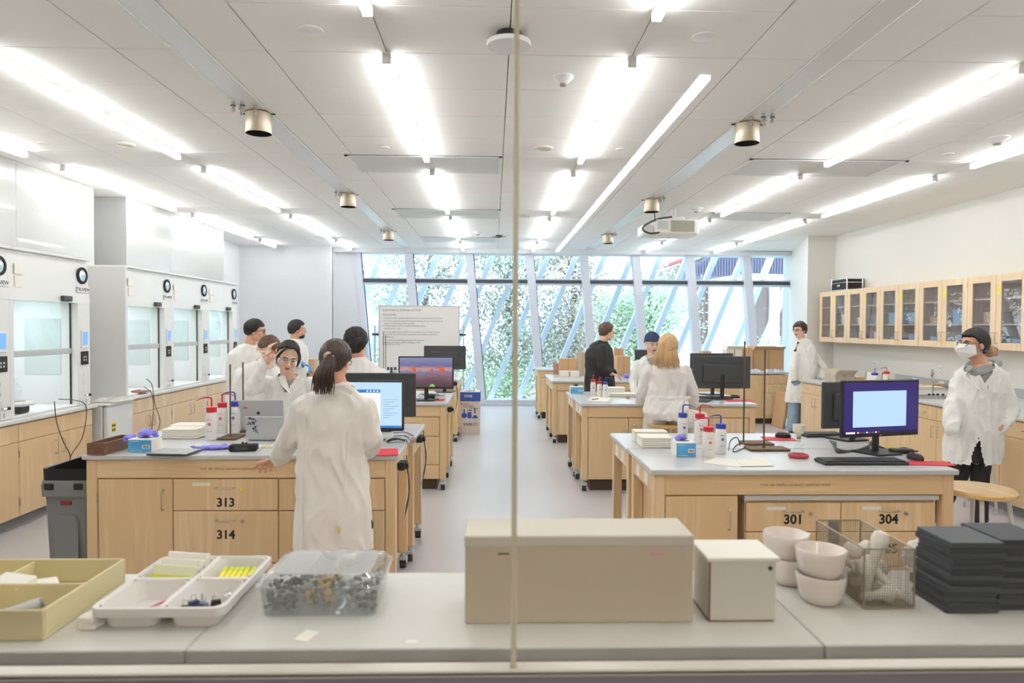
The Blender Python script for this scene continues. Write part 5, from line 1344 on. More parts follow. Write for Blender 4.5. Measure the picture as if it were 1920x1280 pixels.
# ---------- 8. person with a dark cap looking down, behind the blonde person
D = 8.75
P8 = person('person in navy beanie looking down, partly hidden behind the blonde person', (A(1222, 800, D).x, D, 0),
    A(1223, 643, D - .05), 180 + 8, -18, 0, 1.06, neck=A(1224, 672, D),
    rings=[(Vector((A(1220, 800, D).x, D, .55)), .2, .15, 0), (Vector((A(1220, 800, D).x, D, .85)), .19, .14, 0), ring(1220, 725, D, .19, .135, 0), ring(1220, 695, D, .195, .13, 0), ring(1221, 680, D, .18, .12, 0), ring(1222, 670, D, .12, .085, 0), ring(1223, 664, D, .06, .06, 0)],
    arms=[(A(1196, 684, D), A(1187, 715, D - .05), A(1190, 738, D - .2)), (A(1247, 684, D), A(1256, 715, D), A(1250, 738, D - .2))],
    legs=[(Vector((A(1212, 800, D).x, D, .8)), Vector((A(1212, 800, D).x, D, .45)), Vector((A(1212, 800, D).x, D, .1))), (Vector((A(1232, 800, D).x, D, .8)), Vector((A(1232, 800, D).x, D, .45)), Vector((A(1232, 800, D).x, D, .1)))],
    skin='skinl', cloth='coatw', seed=16, shirt='hood_grey', vneck=lambda c: c.y < -.03 and abs(c.x - .01) < (c.z - A(1222, 708, 8.75).z) * .4 and c.z > A(1222, 708, 8.75).z, shoedir=(0, -1), trouser='pant_black')
hair_cap(P8['root'], P8['T'], mat('beanie_navy', '2F3F66', .85, bump=.6, bscale=50, stretch=(1, 1, .2)), .018, -.02, .04, 11, name='beanie', side=.02); glasses(P8['root'], P8['T'], 'clear', goggles=True)
# ---------- 9. seated blonde person
D = 6.72
P9 = person('blonde person seated on a stool at the middle right bench, back to the camera', (A(1247, 790, D).x, D, 0),
    A(1252, 652, D), -8, -6, 2, 1.02, neck=A(1251, 678, D),
    rings=[ring(1248, 786, D - .02, .19, .19, 0), ring(1248, 772, D - .02, .225, .2, 0), ring(1250, 755, D - .02, .21, .16, 0), ring(1250, 740, D, .19, .14, 0), ring(1251, 715, D, .19, .13, 0), ring(1251, 698, D, .19, .125, 0), ring(1251, 686, D, .155, .10, 0), ring(1251, 676, D, .06, .06, 0)],
    arms=[(A(1217, 697, D), A(1203, 740, D + .1), A(1200, 752, D + .33)), (A(1284, 697, D), A(1298, 735, D + .05), A(1300, 757, D + .28))],
    legs=[(A(1232, 782, D), A(1222, 786, D + .24), Vector((A(1222, 786, D).x - .02, D + .2, .36))), (A(1268, 782, D), A(1314, 786, D + .14), Vector((A(1302, 786, D).x, D + .08, .36)))],
    skin='skinl', cloth='coatm', seed=18, facebits=False, sleeve=(.066, .062, .052), wr=.013, vox=.010, tw=(.105, .085, .06), trouser='coatm', shoedir=(0, 1))
for o in list(P9['root'].children):
    if o.name.startswith('shoe'): o.location.z = .28
r, T, L = P9['root'], P9['T'], P9['L']
hair_cap(r, T, M['hairbl'], .02, -.11, .05, 12, curl=.006)
for k, (x0, x1) in enumerate(((1238, 1228), (1243, 1236), (1249, 1245), (1254, 1253), (1259, 1261), (1264, 1269))):
    strands(r, 'hair_length', M['hairbl'], [L(A(x0, 645, D - .09)), L(A(x0 * .5 + x1 * .5, 665, D - .115)), L(A(x1, 675, D - .12)), L(A(x1 + 1, 690 + 4 * (k % 2), D - .125))], .014, .026, 75, 40 + k, .3, .0045, flat=.7, emin=.6)
XX = lambda px, py: (L(A(px, py, D)).x, L(A(px, py, D)).z)
S(P9, 'back_belt', [XX(1212, 742), XX(1230, 745), XX(1250, 746), XX(1270, 745), XX(1288, 742)], .028, M['coatm'], th=.006)
S(P9, 'yoke_seam', [XX(1222, 700), XX(1250, 697), XX(1280, 700)], .005, M['coatm'], th=.003)
# ---------- 10. man in glasses and jeans
D = 10.75
P10 = person('standing person in glasses, long lab coat and light jeans, purple gloved hand on the counter', (A(1495, 812, D).x, D, 0),
    A(1499, 619, D), 118, -2, 0, 1.06, neck=A(1505, 643, D),
    rings=[ring(1500, 754, D, .235, .19, -20), ring(1502, 730, D, .22, .18, -20), ring(1505, 700, D, .2, .165, -20), ring(1507, 675, D, .195, .15, -20), ring(1508, 657, D, .19, .14, -20), ring(1508, 648, D, .155, .11, -20), ring(1507, 638, D, .11, .09, -20), ring(1506, 634, D, .065, .065, -20)],
    arms=[(A(1525, 664, D - .02), A(1545, 690, D - .05), A(1540, 710, D - .12)), (A(1493, 664, D - .05), A(1487, 690, D - .12), A(1490, 712, D - .16))],
    legs=[(A(1490, 740, D), A(1488, 778, D - .03), Vector((A(1481, 800, D).x, D - .06, .1))), (A(1508, 740, D), A(1506, 778, D), Vector((A(1503, 800, D).x, D + .04, .1)))],
    skin='skinl', cloth='coatw', seed=20, trouser='jeans', shoe='dgrey', tw=(.1, .085, .075), shirt='tee_navy', shoedir=(-.5, -1), sleeve=(.066, .058, .048),
    vneck=lambda c: c.y < -.03 and c.z < A(1495, 640, 10.75).z and abs(c.x + .085) < (c.z - A(1495, 662, 10.75).z) * .40 and c.z > A(1495, 662, 10.75).z, hands=[dict(w=A(1536, 713, D - .13), d=(-.3, -.4, -.35), up=(.1, -.3, 1), side=-1, s=1.1, curl=.25, glove='glove')], brow='hairbr')
hair_cap(P10['root'], P10['T'], M['hairdb'], .02, -.05, .055, 13, curl=.005); glasses(P10['root'], P10['T'])
for k in range(4):
    z = A(1492, 668 + k * 20, D).z; h = P10['bv'].ray_cast(Vector((-.06, -1, z)), Vector((0, 1, 0)))
    if h[0]: MB().cyl(h[0] + Vector((0, .0, 0)), h[0] + Vector((0, -.006, 0)), .009, n=10).obj('button', M['paper'], P10['coat'])
# ---------- 11. masked person at far right
D = 5.72
P11 = person('masked person in white lab coat and grey hoodie with dyed hair bun', (A(1830, 990, D).x, D, 0),
    A(1825, 646, D - .02), 96, 4, 0, 1.08, neck=A(1838, 692, D),
    rings=[ring(1822, 866, D, .235, .17, 8), ring(1825, 830, D, .235, .165, 8), ring(1830, 790, D, .225, .16, 8), ring(1834, 750, D, .22, .15, 8), ring(1838, 720, D, .225, .145, 8), ring(1840, 700, D, .215, .125, 8), ring(1840, 687, D, .14, .1, 8), ring(1839, 678, D, .08, .08, 8)],
    arms=[(A(1876, 722, D), A(1893, 765, D - .02), A(1877, 800, D - .1)), (A(1799, 722, D), A(1787, 765, D - .05), A(1786, 805, D - .14))],
    legs=[(A(1797, 850, D), A(1798, 890, D + .05), Vector((A(1795, 920, D).x, D + .22, .1))), (A(1838, 850, D), A(1838, 890, D - .02), Vector((A(1831, 950, D).x, D - .05, .1)))],
    skin='skin', cloth='coatw', seed=24, trouser='pant_black', shoe='black', tw=(.095, .075, .06), shirt='hood_grey', shoedir=(-.5, -1), wr=.016, vox=.010, sleeve=(.078, .074, .06), cutarms=False,
    vneck=lambda c: (c.y < -.02 and abs(c.x + .03) < (c.z - A(1815, 725, 5.72).z) * .5 and c.z > A(1815, 725, 5.72).z) or (c.y < 0 and abs(c.x + .12) < (A(1800, 812, 5.72).z - c.z) * .22 and c.z < A(1800, 812, 5.72).z),
    hands=[dict(w=A(1874, 803, D - .12), d=(-.6, 0, -.6), up=(.3, -1, 0), side=1, s=1.0, curl=.5)])
r, T, L = P11['root'], P11['T'], P11['L']
hair_cap(r, T, M['hairb'], .015, -.075, .055, 15, side=.01)
bun = T @ Vector((0, -.135, -.03))
strands(r, 'hair_bun', mat('hair_dyed', 'B08A62', .5, var=.3, vscale=30), [T @ Vector((0, -.105, -.02)), T @ Vector((0, -.15, -.01)), T @ Vector((.01, -.18, -.04)), T @ Vector((0, -.165, -.085))], .03, .045, 120, 50, .6, .007)
MB().ell((0, -.15, -.04), (.04, .045, .05), 16, 10, T).obj('bun_core', MATS['hair_dyed'], r)
MB().tube([T @ Vector((.024 * math.cos(a), -.112, -.02 + .024 * math.sin(a))) for a in [2 * PI * k / 12 for k in range(13)]], .007, 6).obj('hair_tie', M['black'], r)
mk = MB()
mk.add([T @ Vector(p) for p in [(-.074, .045, -.008), (0, .122, .004), (.074, .045, -.008), (0, .165, -.045), (-.076, .03, -.075), (0, .15, -.064), (.076, .03, -.075), (0, .082, -.128)]], [(0, 1, 3), (1, 2, 3), (0, 3, 5, 4), (3, 2, 6, 5), (4, 5, 7), (5, 6, 7)], False)
mk.obj('face_mask', mat('mask_white', 'F0F0EE', .8), r)
for za, zb in ((-.015, .035), (-.05, -.04)):
    MB().tube([T @ Vector((s * .063 if abs(s) == 1 else 0, y, z)) if False else T @ Vector(v) for v in [(-.06, .05, za), (-.088, -.02, (za + zb) / 2 + .0), (-.07, -.085, zb), (0, -.122, zb), (.07, -.085, zb), (.088, -.02, (za + zb) / 2), (.06, .05, za)]], .0022, 5).obj('mask_strap', mat('strap_blue', '5F9FC8', .6), r)
glasses(r, T, 'black')
# hoodie hood around the neck
MB().tube(spline([L(A(1817, 690, D - .12)), L(A(1832, 700, D - .10)), L(A(1862, 690, D - .05)), L(A(1872, 680, D + .06)), L(A(1850, 678, D + .12)), L(A(1822, 682, D + .06)), L(A(1814, 692, D - .08))], 5), .03, 10).obj('hoodie_hood', M['hood_grey'], r)
for s_, pts in ((-1, [(1806, 690), (1800, 706), (1812, 726)]), (1, [(1855, 690), (1846, 702), (1818, 726)])):
    Q = [L(A(a, b, D)) for a, b in pts]; S(P11, 'lapel', [(-q.x, q.z) if False else (q.x, q.z) for q in Q], [.02, .06, .02], M['coatw'], (0, 1, 0), th=.006)
for (a, b) in ((1814, 727), (1812, 748), (1805, 770), (1800, 806)):
    q = L(A(a, b, D)); h = P11['bv'].ray_cast(Vector((q.x, -1, q.z)), Vector((0, 1, 0)))
    if h[0]: MB().cyl(h[0], h[0] + Vector((0, -.007, 0)), .010, n=12).obj('button', M['paper'], P11['coat'])
for (a, b, c_, d_) in ((1799, 812, 1785, 866), (1801, 812, 1816, 866)):
    Q = [L(A(a + (c_ - a) * q / 6, b + (d_ - b) * q / 6, D)) for q in range(7)]; S(P11, 'front_hem', [(q.x + (.008 if c_ > 1800 else -.008), q.z) for q in Q], .028, M['coatw'], (0, 1, 0), th=.005)
Q = [L(A(a, b, D)) for a, b in ((1826, 776), (1868, 780))]; S(P11, 'pocket_welt', [(q.x, q.z) for q in Q], .012, M['coatw'], (0, 1, 0), th=.005)
Q = [L(A(a, b, D)) for a, b in ((1840, 732), (1866, 735), (1866, 765), (1842, 763))]; S(P11, 'chest_pocket', [(q.x, q.z) for q in Q], .004, M['coatw'], (0, 1, 0), th=.004)
# ================================================================== THINGS ON THE BENCHES
def on(px, py, z=HB): return atz(px, py, z)
def scr(name, kind):
    m = bpy.data.materials.new(name); m.use_nodes = True; nt = m.node_tree; b = nt.nodes['Principled BSDF']; b.inputs['Roughness'].default_value = .25
    return m, nt, b
def monitor(label, c, w_, h_, yaw, screen=None, front=True, zb=None, tilt=0, group='computer monitors', bezel='black'):
    # c: bench point under the stand; screen centre height zb (bottom edge)
    t = thing('monitor', label, 'monitor', (c.x, c.y, HB + .001), R(yaw), group)
    if zb is None: zb = .09
    s = -1 if front else 1          # screen towards -y or +y
    MB().box((-w_ / 2, -.012, zb), (w_ / 2, .012, zb + h_), .006).obj('housing', M['black'] if front else M['dgrey'], t)
    MB().box((-w_ * .32, -s * .012, zb + h_ * .18), (w_ * .32, -s * .035, zb + h_ * .75), .008).obj('back_cover', M['black'] if front else M['dgrey'], t)
    MB().box((-.022, -s * .02, .008), (.022, -s * .04, zb + h_ * .45), .004).obj('stand_neck', M['black'], t)
    MB().prism([(-.09, -.09, 0), (.09, -.09, 0), (.13, .09, 0), (-.13, .09, 0)], (0, 0, .012)).obj('stand_base', M['black'], t)
    if screen and front:
        bz = .014
        p = MB().box((-w_ / 2 + bz, -.0135, zb + bz * 1.6), (w_ / 2 - bz, -.012, zb + h_ - bz)).obj('screen', screen, t)
        return t, p, (w_ - 2 * bz, h_ - bz * 2.6, zb + bz * 1.6)
    return t, None, None
win_blue = mat('screen_pale_blue', '0C0C10', .3, emit=0.83, ecol='BFDFF7'); s_ind = mat('screen_indigo', '0C0C10', .3, emit=0.8, ecol='2A1C6E'); s_win = mat('screen_window', '0C0C10', .3, emit=1.05, ecol='A9C8F2'); s_bar = mat('screen_taskbar', '0C0C10', .3, emit=0.8, ecol='2F7FD0')
s_dark = mat('screen_dark_text', '0C0C10', .3, emit=0.42, ecol='5D6F88'); s_white = mat('screen_white', '0C0C10', .3, emit=1.05, ecol='F0F6FC'); s_red = mat('screen_red', '0C0C10', .3, emit=0.8, ecol='D8344A')
# L1 front monitor
c = aty(690, 800, 4.62); c = Vector((c.x, 4.62, HB))
zb = aty(700, 809, 4.62).z - HB
t, p, (sw, sh, z0) = monitor('black monitor showing a pale blue window, beside the ponytailed person', Vector((aty(757, 750, 4.62).x - .275, 4.66, HB)), .55, .345, -3, win_blue, zb=zb)
MB().box((-sw * .15, -.0142, z0 + sh * .16), (sw * .22, -.0136, z0 + sh * .84)).obj('screen_window', s_white, p); MB().box((-sw * .15, -.0146, z0 + sh * .77), (sw * .22, -.0143, z0 + sh * .84)).obj('title_bar', s_bar, p)
for k in range(4): MB().box((sw * (.04 + k * .045), -.0150, z0 + sh * .79), (sw * (.06 + k * .045), -.0147, z0 + sh * .82)).obj('icon', s_white, p)
MB().box((-sw * .1, -.0146, z0 + sh * .66), (-sw * .02, -.0143, z0 + sh * .72)).obj('icon', s_red, p); MB().box((-sw / 2, -.0142, z0), (sw / 2, -.0136, z0 + sh * .05)).obj('taskbar', s_bar, p)
tl = MB()
for k in range(9): tl.box((sw * .26, -.0142, z0 + sh * (.22 + k * .05)), (sw * (.34 + .06 * ((k * 7) % 3)), -.0136, z0 + sh * (.228 + k * .05)))
tl.obj('text_lines', mat('screen_text', '0C0C10', .3, emit=0.42, ecol='9CC4E4'), p)
monitor('dark monitor seen from behind, back to back with the pale blue screen', Vector((aty(782, 740, 5.3).x - .27, 5.22, HB)), .54, .335, 0, front=False, zb=aty(782, 779, 5.3).z - HB)
# L2 desert wallpaper
m_, nt, b = scr('screen_desert', 0)
tc = nt.nodes.new('ShaderNodeTexCoord'); sp = nt.nodes.new('ShaderNodeSeparateXYZ'); nt.links.new(tc.outputs['Generated'], sp.inputs[0])
cr = nt.nodes.new('ShaderNodeValToRGB'); el = cr.color_ramp.elements
for pos, col in ((0, '4A3A44'), (.2, '6A4A55'), (.42, '8A6A7A'), (.52, '6C7FB0'), (.6, 'D09A8C'), (.72, '6A6A9C'), (1, '8C8CB4')):
    e = el[0] if pos == 0 else (el[len(el) - 1] if pos == 1 else el.new(pos)); e.color = lin(col); e.position = pos
nz = nt.nodes.new('ShaderNodeTexNoise'); nz.inputs['Scale'].default_value = 6; mp = nt.nodes.new('ShaderNodeMapping'); mp.inputs['Scale'].default_value = (1, 1, 3.5)
nt.links.new(tc.outputs['Generated'], mp.inputs[0]); nt.links.new(mp.outputs[0], nz.inputs['Vector']); nz.inputs['Detail'].default_value = 6
ma = nt.nodes.new('ShaderNodeMath'); ma.operation = 'MULTIPLY_ADD'; nt.links.new(nz.outputs['Fac'], ma.inputs[0]); ma.inputs[1].default_value = .35; ad = nt.nodes.new('ShaderNodeMath'); ad.operation = 'SUBTRACT'; ad.inputs[1].default_value = .175
nt.links.new(sp.outputs['Z'], ad.inputs[0]); nt.links.new(ad.outputs[0], ma.inputs[2]); nt.links.new(ma.outputs[0], cr.inputs[0])
nt.links.new(cr.outputs[0], b.inputs['Emission Color']); b.inputs['Emission Strength'].default_value = .75; b.inputs['Base Color'].default_value = (.01, .01, .012, 1)
yk = YL2 + .22
t, p, (sw, sh, z0) = monitor('monitor with a desert butte wallpaper on the middle left bench', Vector((aty(799, 700, yk).x, yk, HB)), 103 * yk / 1280, 61 * yk / 1280, 0, m_, zb=aty(799, 729, yk).z - HB)
mb_ = mat('butte_orange', 'B5523A', .5, emit=.5)
for (cx, ww, hh) in ((-.23, .075, .16), (.11, .05, .11), (.3, .11, .16)):
    x0 = sw * cx; MB().prism([(x0 - sw * ww * .9, -.0142, z0 + sh * .5), (x0 + sw * ww * .9, -.0142, z0 + sh * .5), (x0 + sw * ww * .5, -.0142, z0 + sh * .55), (x0 + sw * ww * .42, -.0142, z0 + sh * (.52 + hh)), (x0 - sw * ww * .42, -.0142, z0 + sh * (.52 + hh)), (x0 - sw * ww * .5, -.0142, z0 + sh * .55)], (0, .0006, 0)).obj('butte_picture', mb_, p)
MB().prism([(sw * .12 + .03 * math.cos(R(a)), -.0142, z0 + .028 * math.sin(R(a)) + .003) for a in range(0, 181, 20)], (0, .0006, 0)).obj('bush_picture', mat('bush_pic', '7FAE6A', .5, emit=.4), p)
yk2 = YL2 + 1.1
monitor('dark monitor seen from behind, back to back with the desert wallpaper one', Vector((aty(845, 660, yk2).x - .27, yk2, HB)), .54, .34, 0, front=False, zb=aty(845, 706, yk2).z - HB) if False else None
yk3 = YL3 + .25
monitor('dark monitor seen from behind, in front of the whiteboard', Vector((aty(835, 670, 8.3).x, YL2 + 1.15, HB)), 78 * 8.25 / 1280, 44 * 8.25 / 1280, 0, front=False, zb=aty(835, 692, 8.25).z - HB)
# R1 front monitor
c = on(1648, 850)
t, p, (sw, sh, z0) = monitor('black monitor with indigo screen and pale blank window on the front right bench', c, .60, .36, 14, s_ind, zb=aty(1620, 818, c.y).z - HB)
MB().box((-sw * .38, -.0142, z0 + sh * .13), (sw * .34, -.0136, z0 + sh * .83)).obj('screen_window', s_win, p); MB().box((-sw / 2, -.0142, z0), (sw / 2, -.0136, z0 + sh * .05)).obj('taskbar', mat('screen_task_dark', '0C0C10', .3, emit=0.55, ecol='1E1650'), p)
for k in range(8): MB().box((-sw * (.32 - k * .04), -.0147, z0 + sh * .012), (-sw * (.30 - k * .04), -.0142, z0 + sh * .04)).obj('icon', (s_white, s_red, s_bar)[k % 3], p)
MB().box((-sw * .47, -.0147, z0 + sh * .008), (-sw * .35, -.0142, z0 + sh * .042)).obj('search_box', s_white, p)
text('lettering', 'LG', .014, M['lgrey'], t, face_T((0, -.0125, z0 - .012), '-y'))
monitor('dark monitor seen from behind, beyond the indigo screen', Vector((aty(1586, 780, 4.85).x, 4.8, HB)), .46, .33, 12, front=False, zb=aty(1586, 800, 4.85).z - HB)
c = on(1352, 748)
monitor('dark grey monitor seen from behind beside the blonde person', c, 110 * c.y / 1280, 61 * c.y / 1280, 0, front=False, zb=aty(1352, 728, c.y).z - HB)
monitor('second dark monitor overlapping behind the one beside the blonde person', Vector((aty(1334, 700, c.y + .5).x, c.y + .5, HB)), .54, .33, 8, front=False, zb=.16)
monitor('small dark monitor just behind the beanie person', Vector((aty(1227, 670, 10.3).x + .02, 10.3, HB)), .64, .33, 0, front=False, zb=.12)
def keyboard(label, c, yaw=0, w_=.44):
    t = thing('keyboard', label, 'keyboard', (c.x, c.y, HB + .001), R(yaw), 'black keyboards')
    MB().box((-w_ / 2, -.07, 0), (w_ / 2, .07, .018), .005).obj('case', M['black'], t)
    kb = MB()
    for r_ in range(5):
        for k in range(20): kb.box((-w_ / 2 + .012 + k * (w_ - .024) / 20, -.058 + r_ * .024, .018), (-w_ / 2 + .012 + (k + .85) * (w_ - .024) / 20, -.038 + r_ * .024, .024))
    o = kb.obj('keys', mat('keys_black', '2A2B2E', .5), t); o['kind'] = 'stuff'; return t
def mouse(label, c, yaw=0):
    t = thing('mouse', label, 'mouse', (c.x, c.y, HB + .006), R(yaw), 'black computer mice')
    MB().rings([[(.031 * a_ * math.cos(q), .055 * a_ * math.sin(q), z) for q in [2 * PI * k / 20 for k in range(20)]] for a_, z in ((.95, 0), (1, .01), (.92, .024), (.65, .034), (.2, .038))]).obj('shell', M['black'], t)
    MB().cyl((-.005, .03, .032), (.005, .03, .032), .008, n=10).obj('wheel', M['red'], t)
def pad(label, c, w_=.24, d=.2, yaw=0):
    t = thing('mouse_pad', label, 'mouse pad', (c.x, c.y, HB + .001), R(yaw), 'red mouse pads'); MB().box((-w_ / 2, -d / 2, 0), (w_ / 2, d / 2, .004), .0015).obj('mat', M['red'], t)
keyboard('black keyboard in front of the indigo monitor', on(1614, 868), 0, .5)
pad('red mouse pad at the right corner of the front right bench', on(1738, 869), .27, .12, -6); mouse('black mouse on the right corner red pad', on(1716, 863), 20)
pad('red mouse pad behind the flask on the front right island', on(1460, 823), .22, .14, -8); mouse('black mouse on the red pad behind the flask', on(1468, 821), 70)
keyboard('black keyboard left of the hidden monitor on the front right island', on(1540, 817), 4, .3)
pad('red mouse pad at the right end of the middle right bench', on(1385, 751), .3, .16); mouse('black mouse on the middle right bench', on(1378, 747), 60)
keyboard('black keyboard under the dark grey monitor on the middle right bench', on(1335, 747), 0, .44)
pad('red mouse pad partly behind the ponytailed person', on(722, 848), .16, .22, 10)
pad('red mouse pad under the desert wallpaper monitor', on(810, 750), .26, .16); mouse('black mouse on the red pad under the desert wallpaper', on(808, 747), 60)
# wash bottles
def wash(label, px, py, cap, h=.165, bend=-1, r_=.032, tip=None, s=1.0):
    c = on(px, py); t = thing('wash_bottle', label, 'wash bottle', (c.x, c.y, HB + .001), 0, 'plastic wash bottles'); t.scale = (s, s, s)
    MB().lathe([(r_ * .94, 0), (r_, .006), (r_, h * .78), (r_ * .86, h * .90), (r_ * .72, h * .94), (r_ * .72, h)], n=20).obj('body', M['bottle'], t)
    MB().lathe([(r_ * .86, h * .95), (r_ * .88, h * 1.12), (r_ * .5, h * 1.14), (.001, h * 1.14)], n=20).obj('cap', M['capred' if cap == 'r' else 'capblue'], t)
    z = h * 1.13; bx_ = bend
    MB().tube(spline([(0, 0, z), (0, 0, z + .035), (bx_ * .008, 0, z + .052), (bx_ * .05, 0, z + .05), (bx_ * .085, 0, z + .035)], 5), [.0045] * 14 + [.0038, .0034, .003, .0026, .0022, .002, .002], 7).obj('spout', M['capred' if cap == 'r' else 'capblue'], t)
    q = MB(); q.add([(-.012, -r_ - .0005, h * .55), (0, -r_ - .001, h * .62), (.012, -r_ - .0005, h * .55), (0, -r_ - .001, h * .48)], [(0, 1, 2, 3)]); q.box((-.016, -r_ - .0008, h * .70), (.014, -r_ + .002, h * .715)).box((-.016, -r_ - .0008, h * .30), (.014, -r_ + .002, h * .31))
    q.obj('print', mat('print_blue', '5A78B8', .6) if cap == 'b' else mat('print_red', 'C8707A', .6), t)
    return t
wash('red capped wash bottle nearest on the front left bench', 397, 824, 'r', s=1.22); wash('red capped wash bottle behind on the front left bench, spout turned right', 417, 811, 'r', bend=1, s=1.2); wash('blue capped wash bottle beside the ring stand on the front left bench', 441, 811, 'b', bend=-1, s=1.25)
wash('red capped wash bottle in front on the front right bench', 1328, 856, 'r', s=1.0, bend=-1, r_=.036); wash('blue capped wash bottle in front on the front right bench, spout left', 1351, 849, 'b', s=1.0, bend=-1, r_=.036)
wash('blue capped wash bottle at the rear left of the front right bench', 1280, 826, 'b', s=1.05, bend=1, r_=.034); wash('red capped wash bottle at the rear of the front right bench', 1312, 831, 'r', s=1.1, bend=1, r_=.034)
wash('red capped wash bottle, left of three on the middle right bench', 1112, 741, 'r', s=1.0, bend=.2); wash('red capped wash bottle, middle of three on the middle right bench', 1124, 744, 'r', s=.95, bend=.2); wash('blue capped wash bottle, right of three on the middle right bench', 1135, 745, 'b', s=.95, bend=1)
c = aty(1640, 725, 8.2)
for (px, cp, l, bd) in ((1640, 'b', 'blue capped wash bottle on the right wall counter', .2), (1662, 'r', 'red capped wash bottle on the right wall counter, spout left', -1)):
    t = wash(l, px, 726 if cp == 'b' else 723, cp, s=1.05, bend=bd, r_=.045)
wash('red capped wash bottle beside the funnel on the third right bench', 1091, 703, 'r', s=1.0, bend=.2)
# glove boxes
def glovebox(label, px0, px1, pyb, h, dep=.12, glove=True, yaw=0, gm='glove'):
    a = on(px0, pyb); b = on(px1, pyb); w_ = b.x - a.x
    t = thing('glove_box', label, 'glove box', (a.x, a.y, HB + .001), R(yaw), 'blue fronted glove boxes')
    MB().box((0, 0, 0), (w_, dep, h), .002).obj('carton', M['paper'], t)
    f_ = MB().box((.001, -.0008, .002), (w_ - .001, .0005, h - .006)).obj('blue_front', M['bluebox'], t)
    MB().box((w_ * .6, -.0016, h * .3), (w_ * .93, -.0009, h * .55)).obj('label_block', M['paper'], f_)
    for k in range(4): MB().box((w_ * (.64 + k * .065), -.0022, h * .35), (w_ * (.68 + k * .065), -.0016, h * .5)).obj('label_mark', M['printk'] if k % 2 else M['red'], f_)
    MB().box((w_ * .08, -.0014, h * .08), (w_ * .6, -.0008, h * .12)).box((w_ * .08, -.0014, h * .8), (w_ * .5, -.0008, h * .84)).obj('print_line', mat('light_blue_print', 'BFE2F4', .5), f_)
    MB().lathe([(.001, h + .0005), (.03, h + .0005), (.03, h + .002), (.001, h + .002)], (w_ / 2, dep / 2, 0), n=18, sx=1.2).obj('opening', M['mgrey'], t)
    return t, w_
def rumple(label, c, sx_, sy_, sz, seed, m='glove', z=HB, name='rubber_glove', fingers=4, group=None, yaw=0):
    rnd = random.Random(seed); t = thing(name, label, 'glove', (c.x, c.y, z + .001), R(yaw), group); mb = MB()
    mb.ell((0, 0, sz * .45), (sx_ * .45, sy_ * .45, sz * .42), 18, 10)
    for k in range(fingers + 1):
        a = rnd.uniform(0, 2 * PI); q = Vector((math.cos(a) * sx_ * .5, math.sin(a) * sy_ * .5, sz * rnd.uniform(.15, .5)))
        mb.cap((q.x * .4, q.y * .4, sz * .4), q, .012, .009, 9); mb.cap(q, q + Vector((rnd.uniform(-.03, .03), rnd.uniform(-.02, .02), rnd.uniform(-.01, .02))), .009, .008, 9)
    me = fuse(mb, 'glove_skin', M[m], .004, 2, lambda co, n_: co + n_ * (noise.noise(co * 45 + Vector((seed, 0, 0))) * .008))
    for v in me.vertices: v.co.z = max(v.co.z, .0005)
    link('glove_skin', me, t); return t
t, w_ = glovebox('blue fronted glove box on the front left bench', 240, 284, 848, .082); a = on(262, 848)
rumple('crumpled purple glove spilling on the left glove box', Vector((a.x + .005, a.y + .07, 0)), .10, .09, .06, 3, z=HB + .084)
rumple('purple glove draped at the left rear of the left glove box', Vector((a.x - .1, a.y + .08, 0)), .09, .07, .05, 6, z=HB + .055)
rumple('flat purple gloves between the folded laptop and black device', on(405, 842), .24, .09, .03, 9, fingers=6, yaw=12)
t, w_ = glovebox('blue fronted glove box on the front right bench', 1268, 1305, 857, .09, .13); a = on(1286, 857)
rumple('small purple glove tip standing out of the right glove box', Vector((a.x - .01, a.y + .07, 0)), .07, .05, .045, 11, z=HB + .092, fingers=2)
t, w_ = glovebox('blue fronted glove box on the middle right bench', 1070, 1094, 738, .085, .14)
rumple('purple glove on the third right bench behind the beanie person', on(1181, 709), .22, .12, .08, 14)
a = on(1081, 738); rumple('small dark glove tip on the middle right glove box', Vector((a.x, a.y + .06, 0)), .06, .05, .025, 16, m='black', z=HB + .087, fingers=2)
# folded paper stacks
def papers(label, pa, pb, h, dep, n=5, z=HB, y=None):
    a = on(*pa); b = on(*pb); t = thing('paper_stack', label, 'paper towels', (a.x, a.y, z + .001), 0, 'stacks of folded paper towels'); w_ = b.x - a.x
    for k in range(n):
        g = h / n; j = random.Random(k * 7 + n).uniform(-.004, .004)
        MB().box((j, j, k * g + .0006), (w_ + j, dep + j, (k + 1) * g - .0006), .004).obj('folded_bundle', M['paper'], t)
papers('front stack of folded white paper towels on the front left bench', (302, 823), (365, 824), .068, .16, 5); papers('rear stack of folded white paper towels on the front left bench', (318, 812), (388, 812), .06, .15, 4)
papers('front stack of folded white paper towels on the front right bench', (1203, 840), (1262, 840), .07, .17, 5); papers('rear stack of folded white paper towels on the front right bench', (1190, 829), (1252, 829), .075, .12, 5)
papers('white paper towel stack, rear one on the middle right bench', (1140, 736), (1172, 736), .06, .16, 3); papers('low white paper towel stack on the middle right bench beside the brass fitting', (1143, 744), (1198, 744), .04, .12, 2)
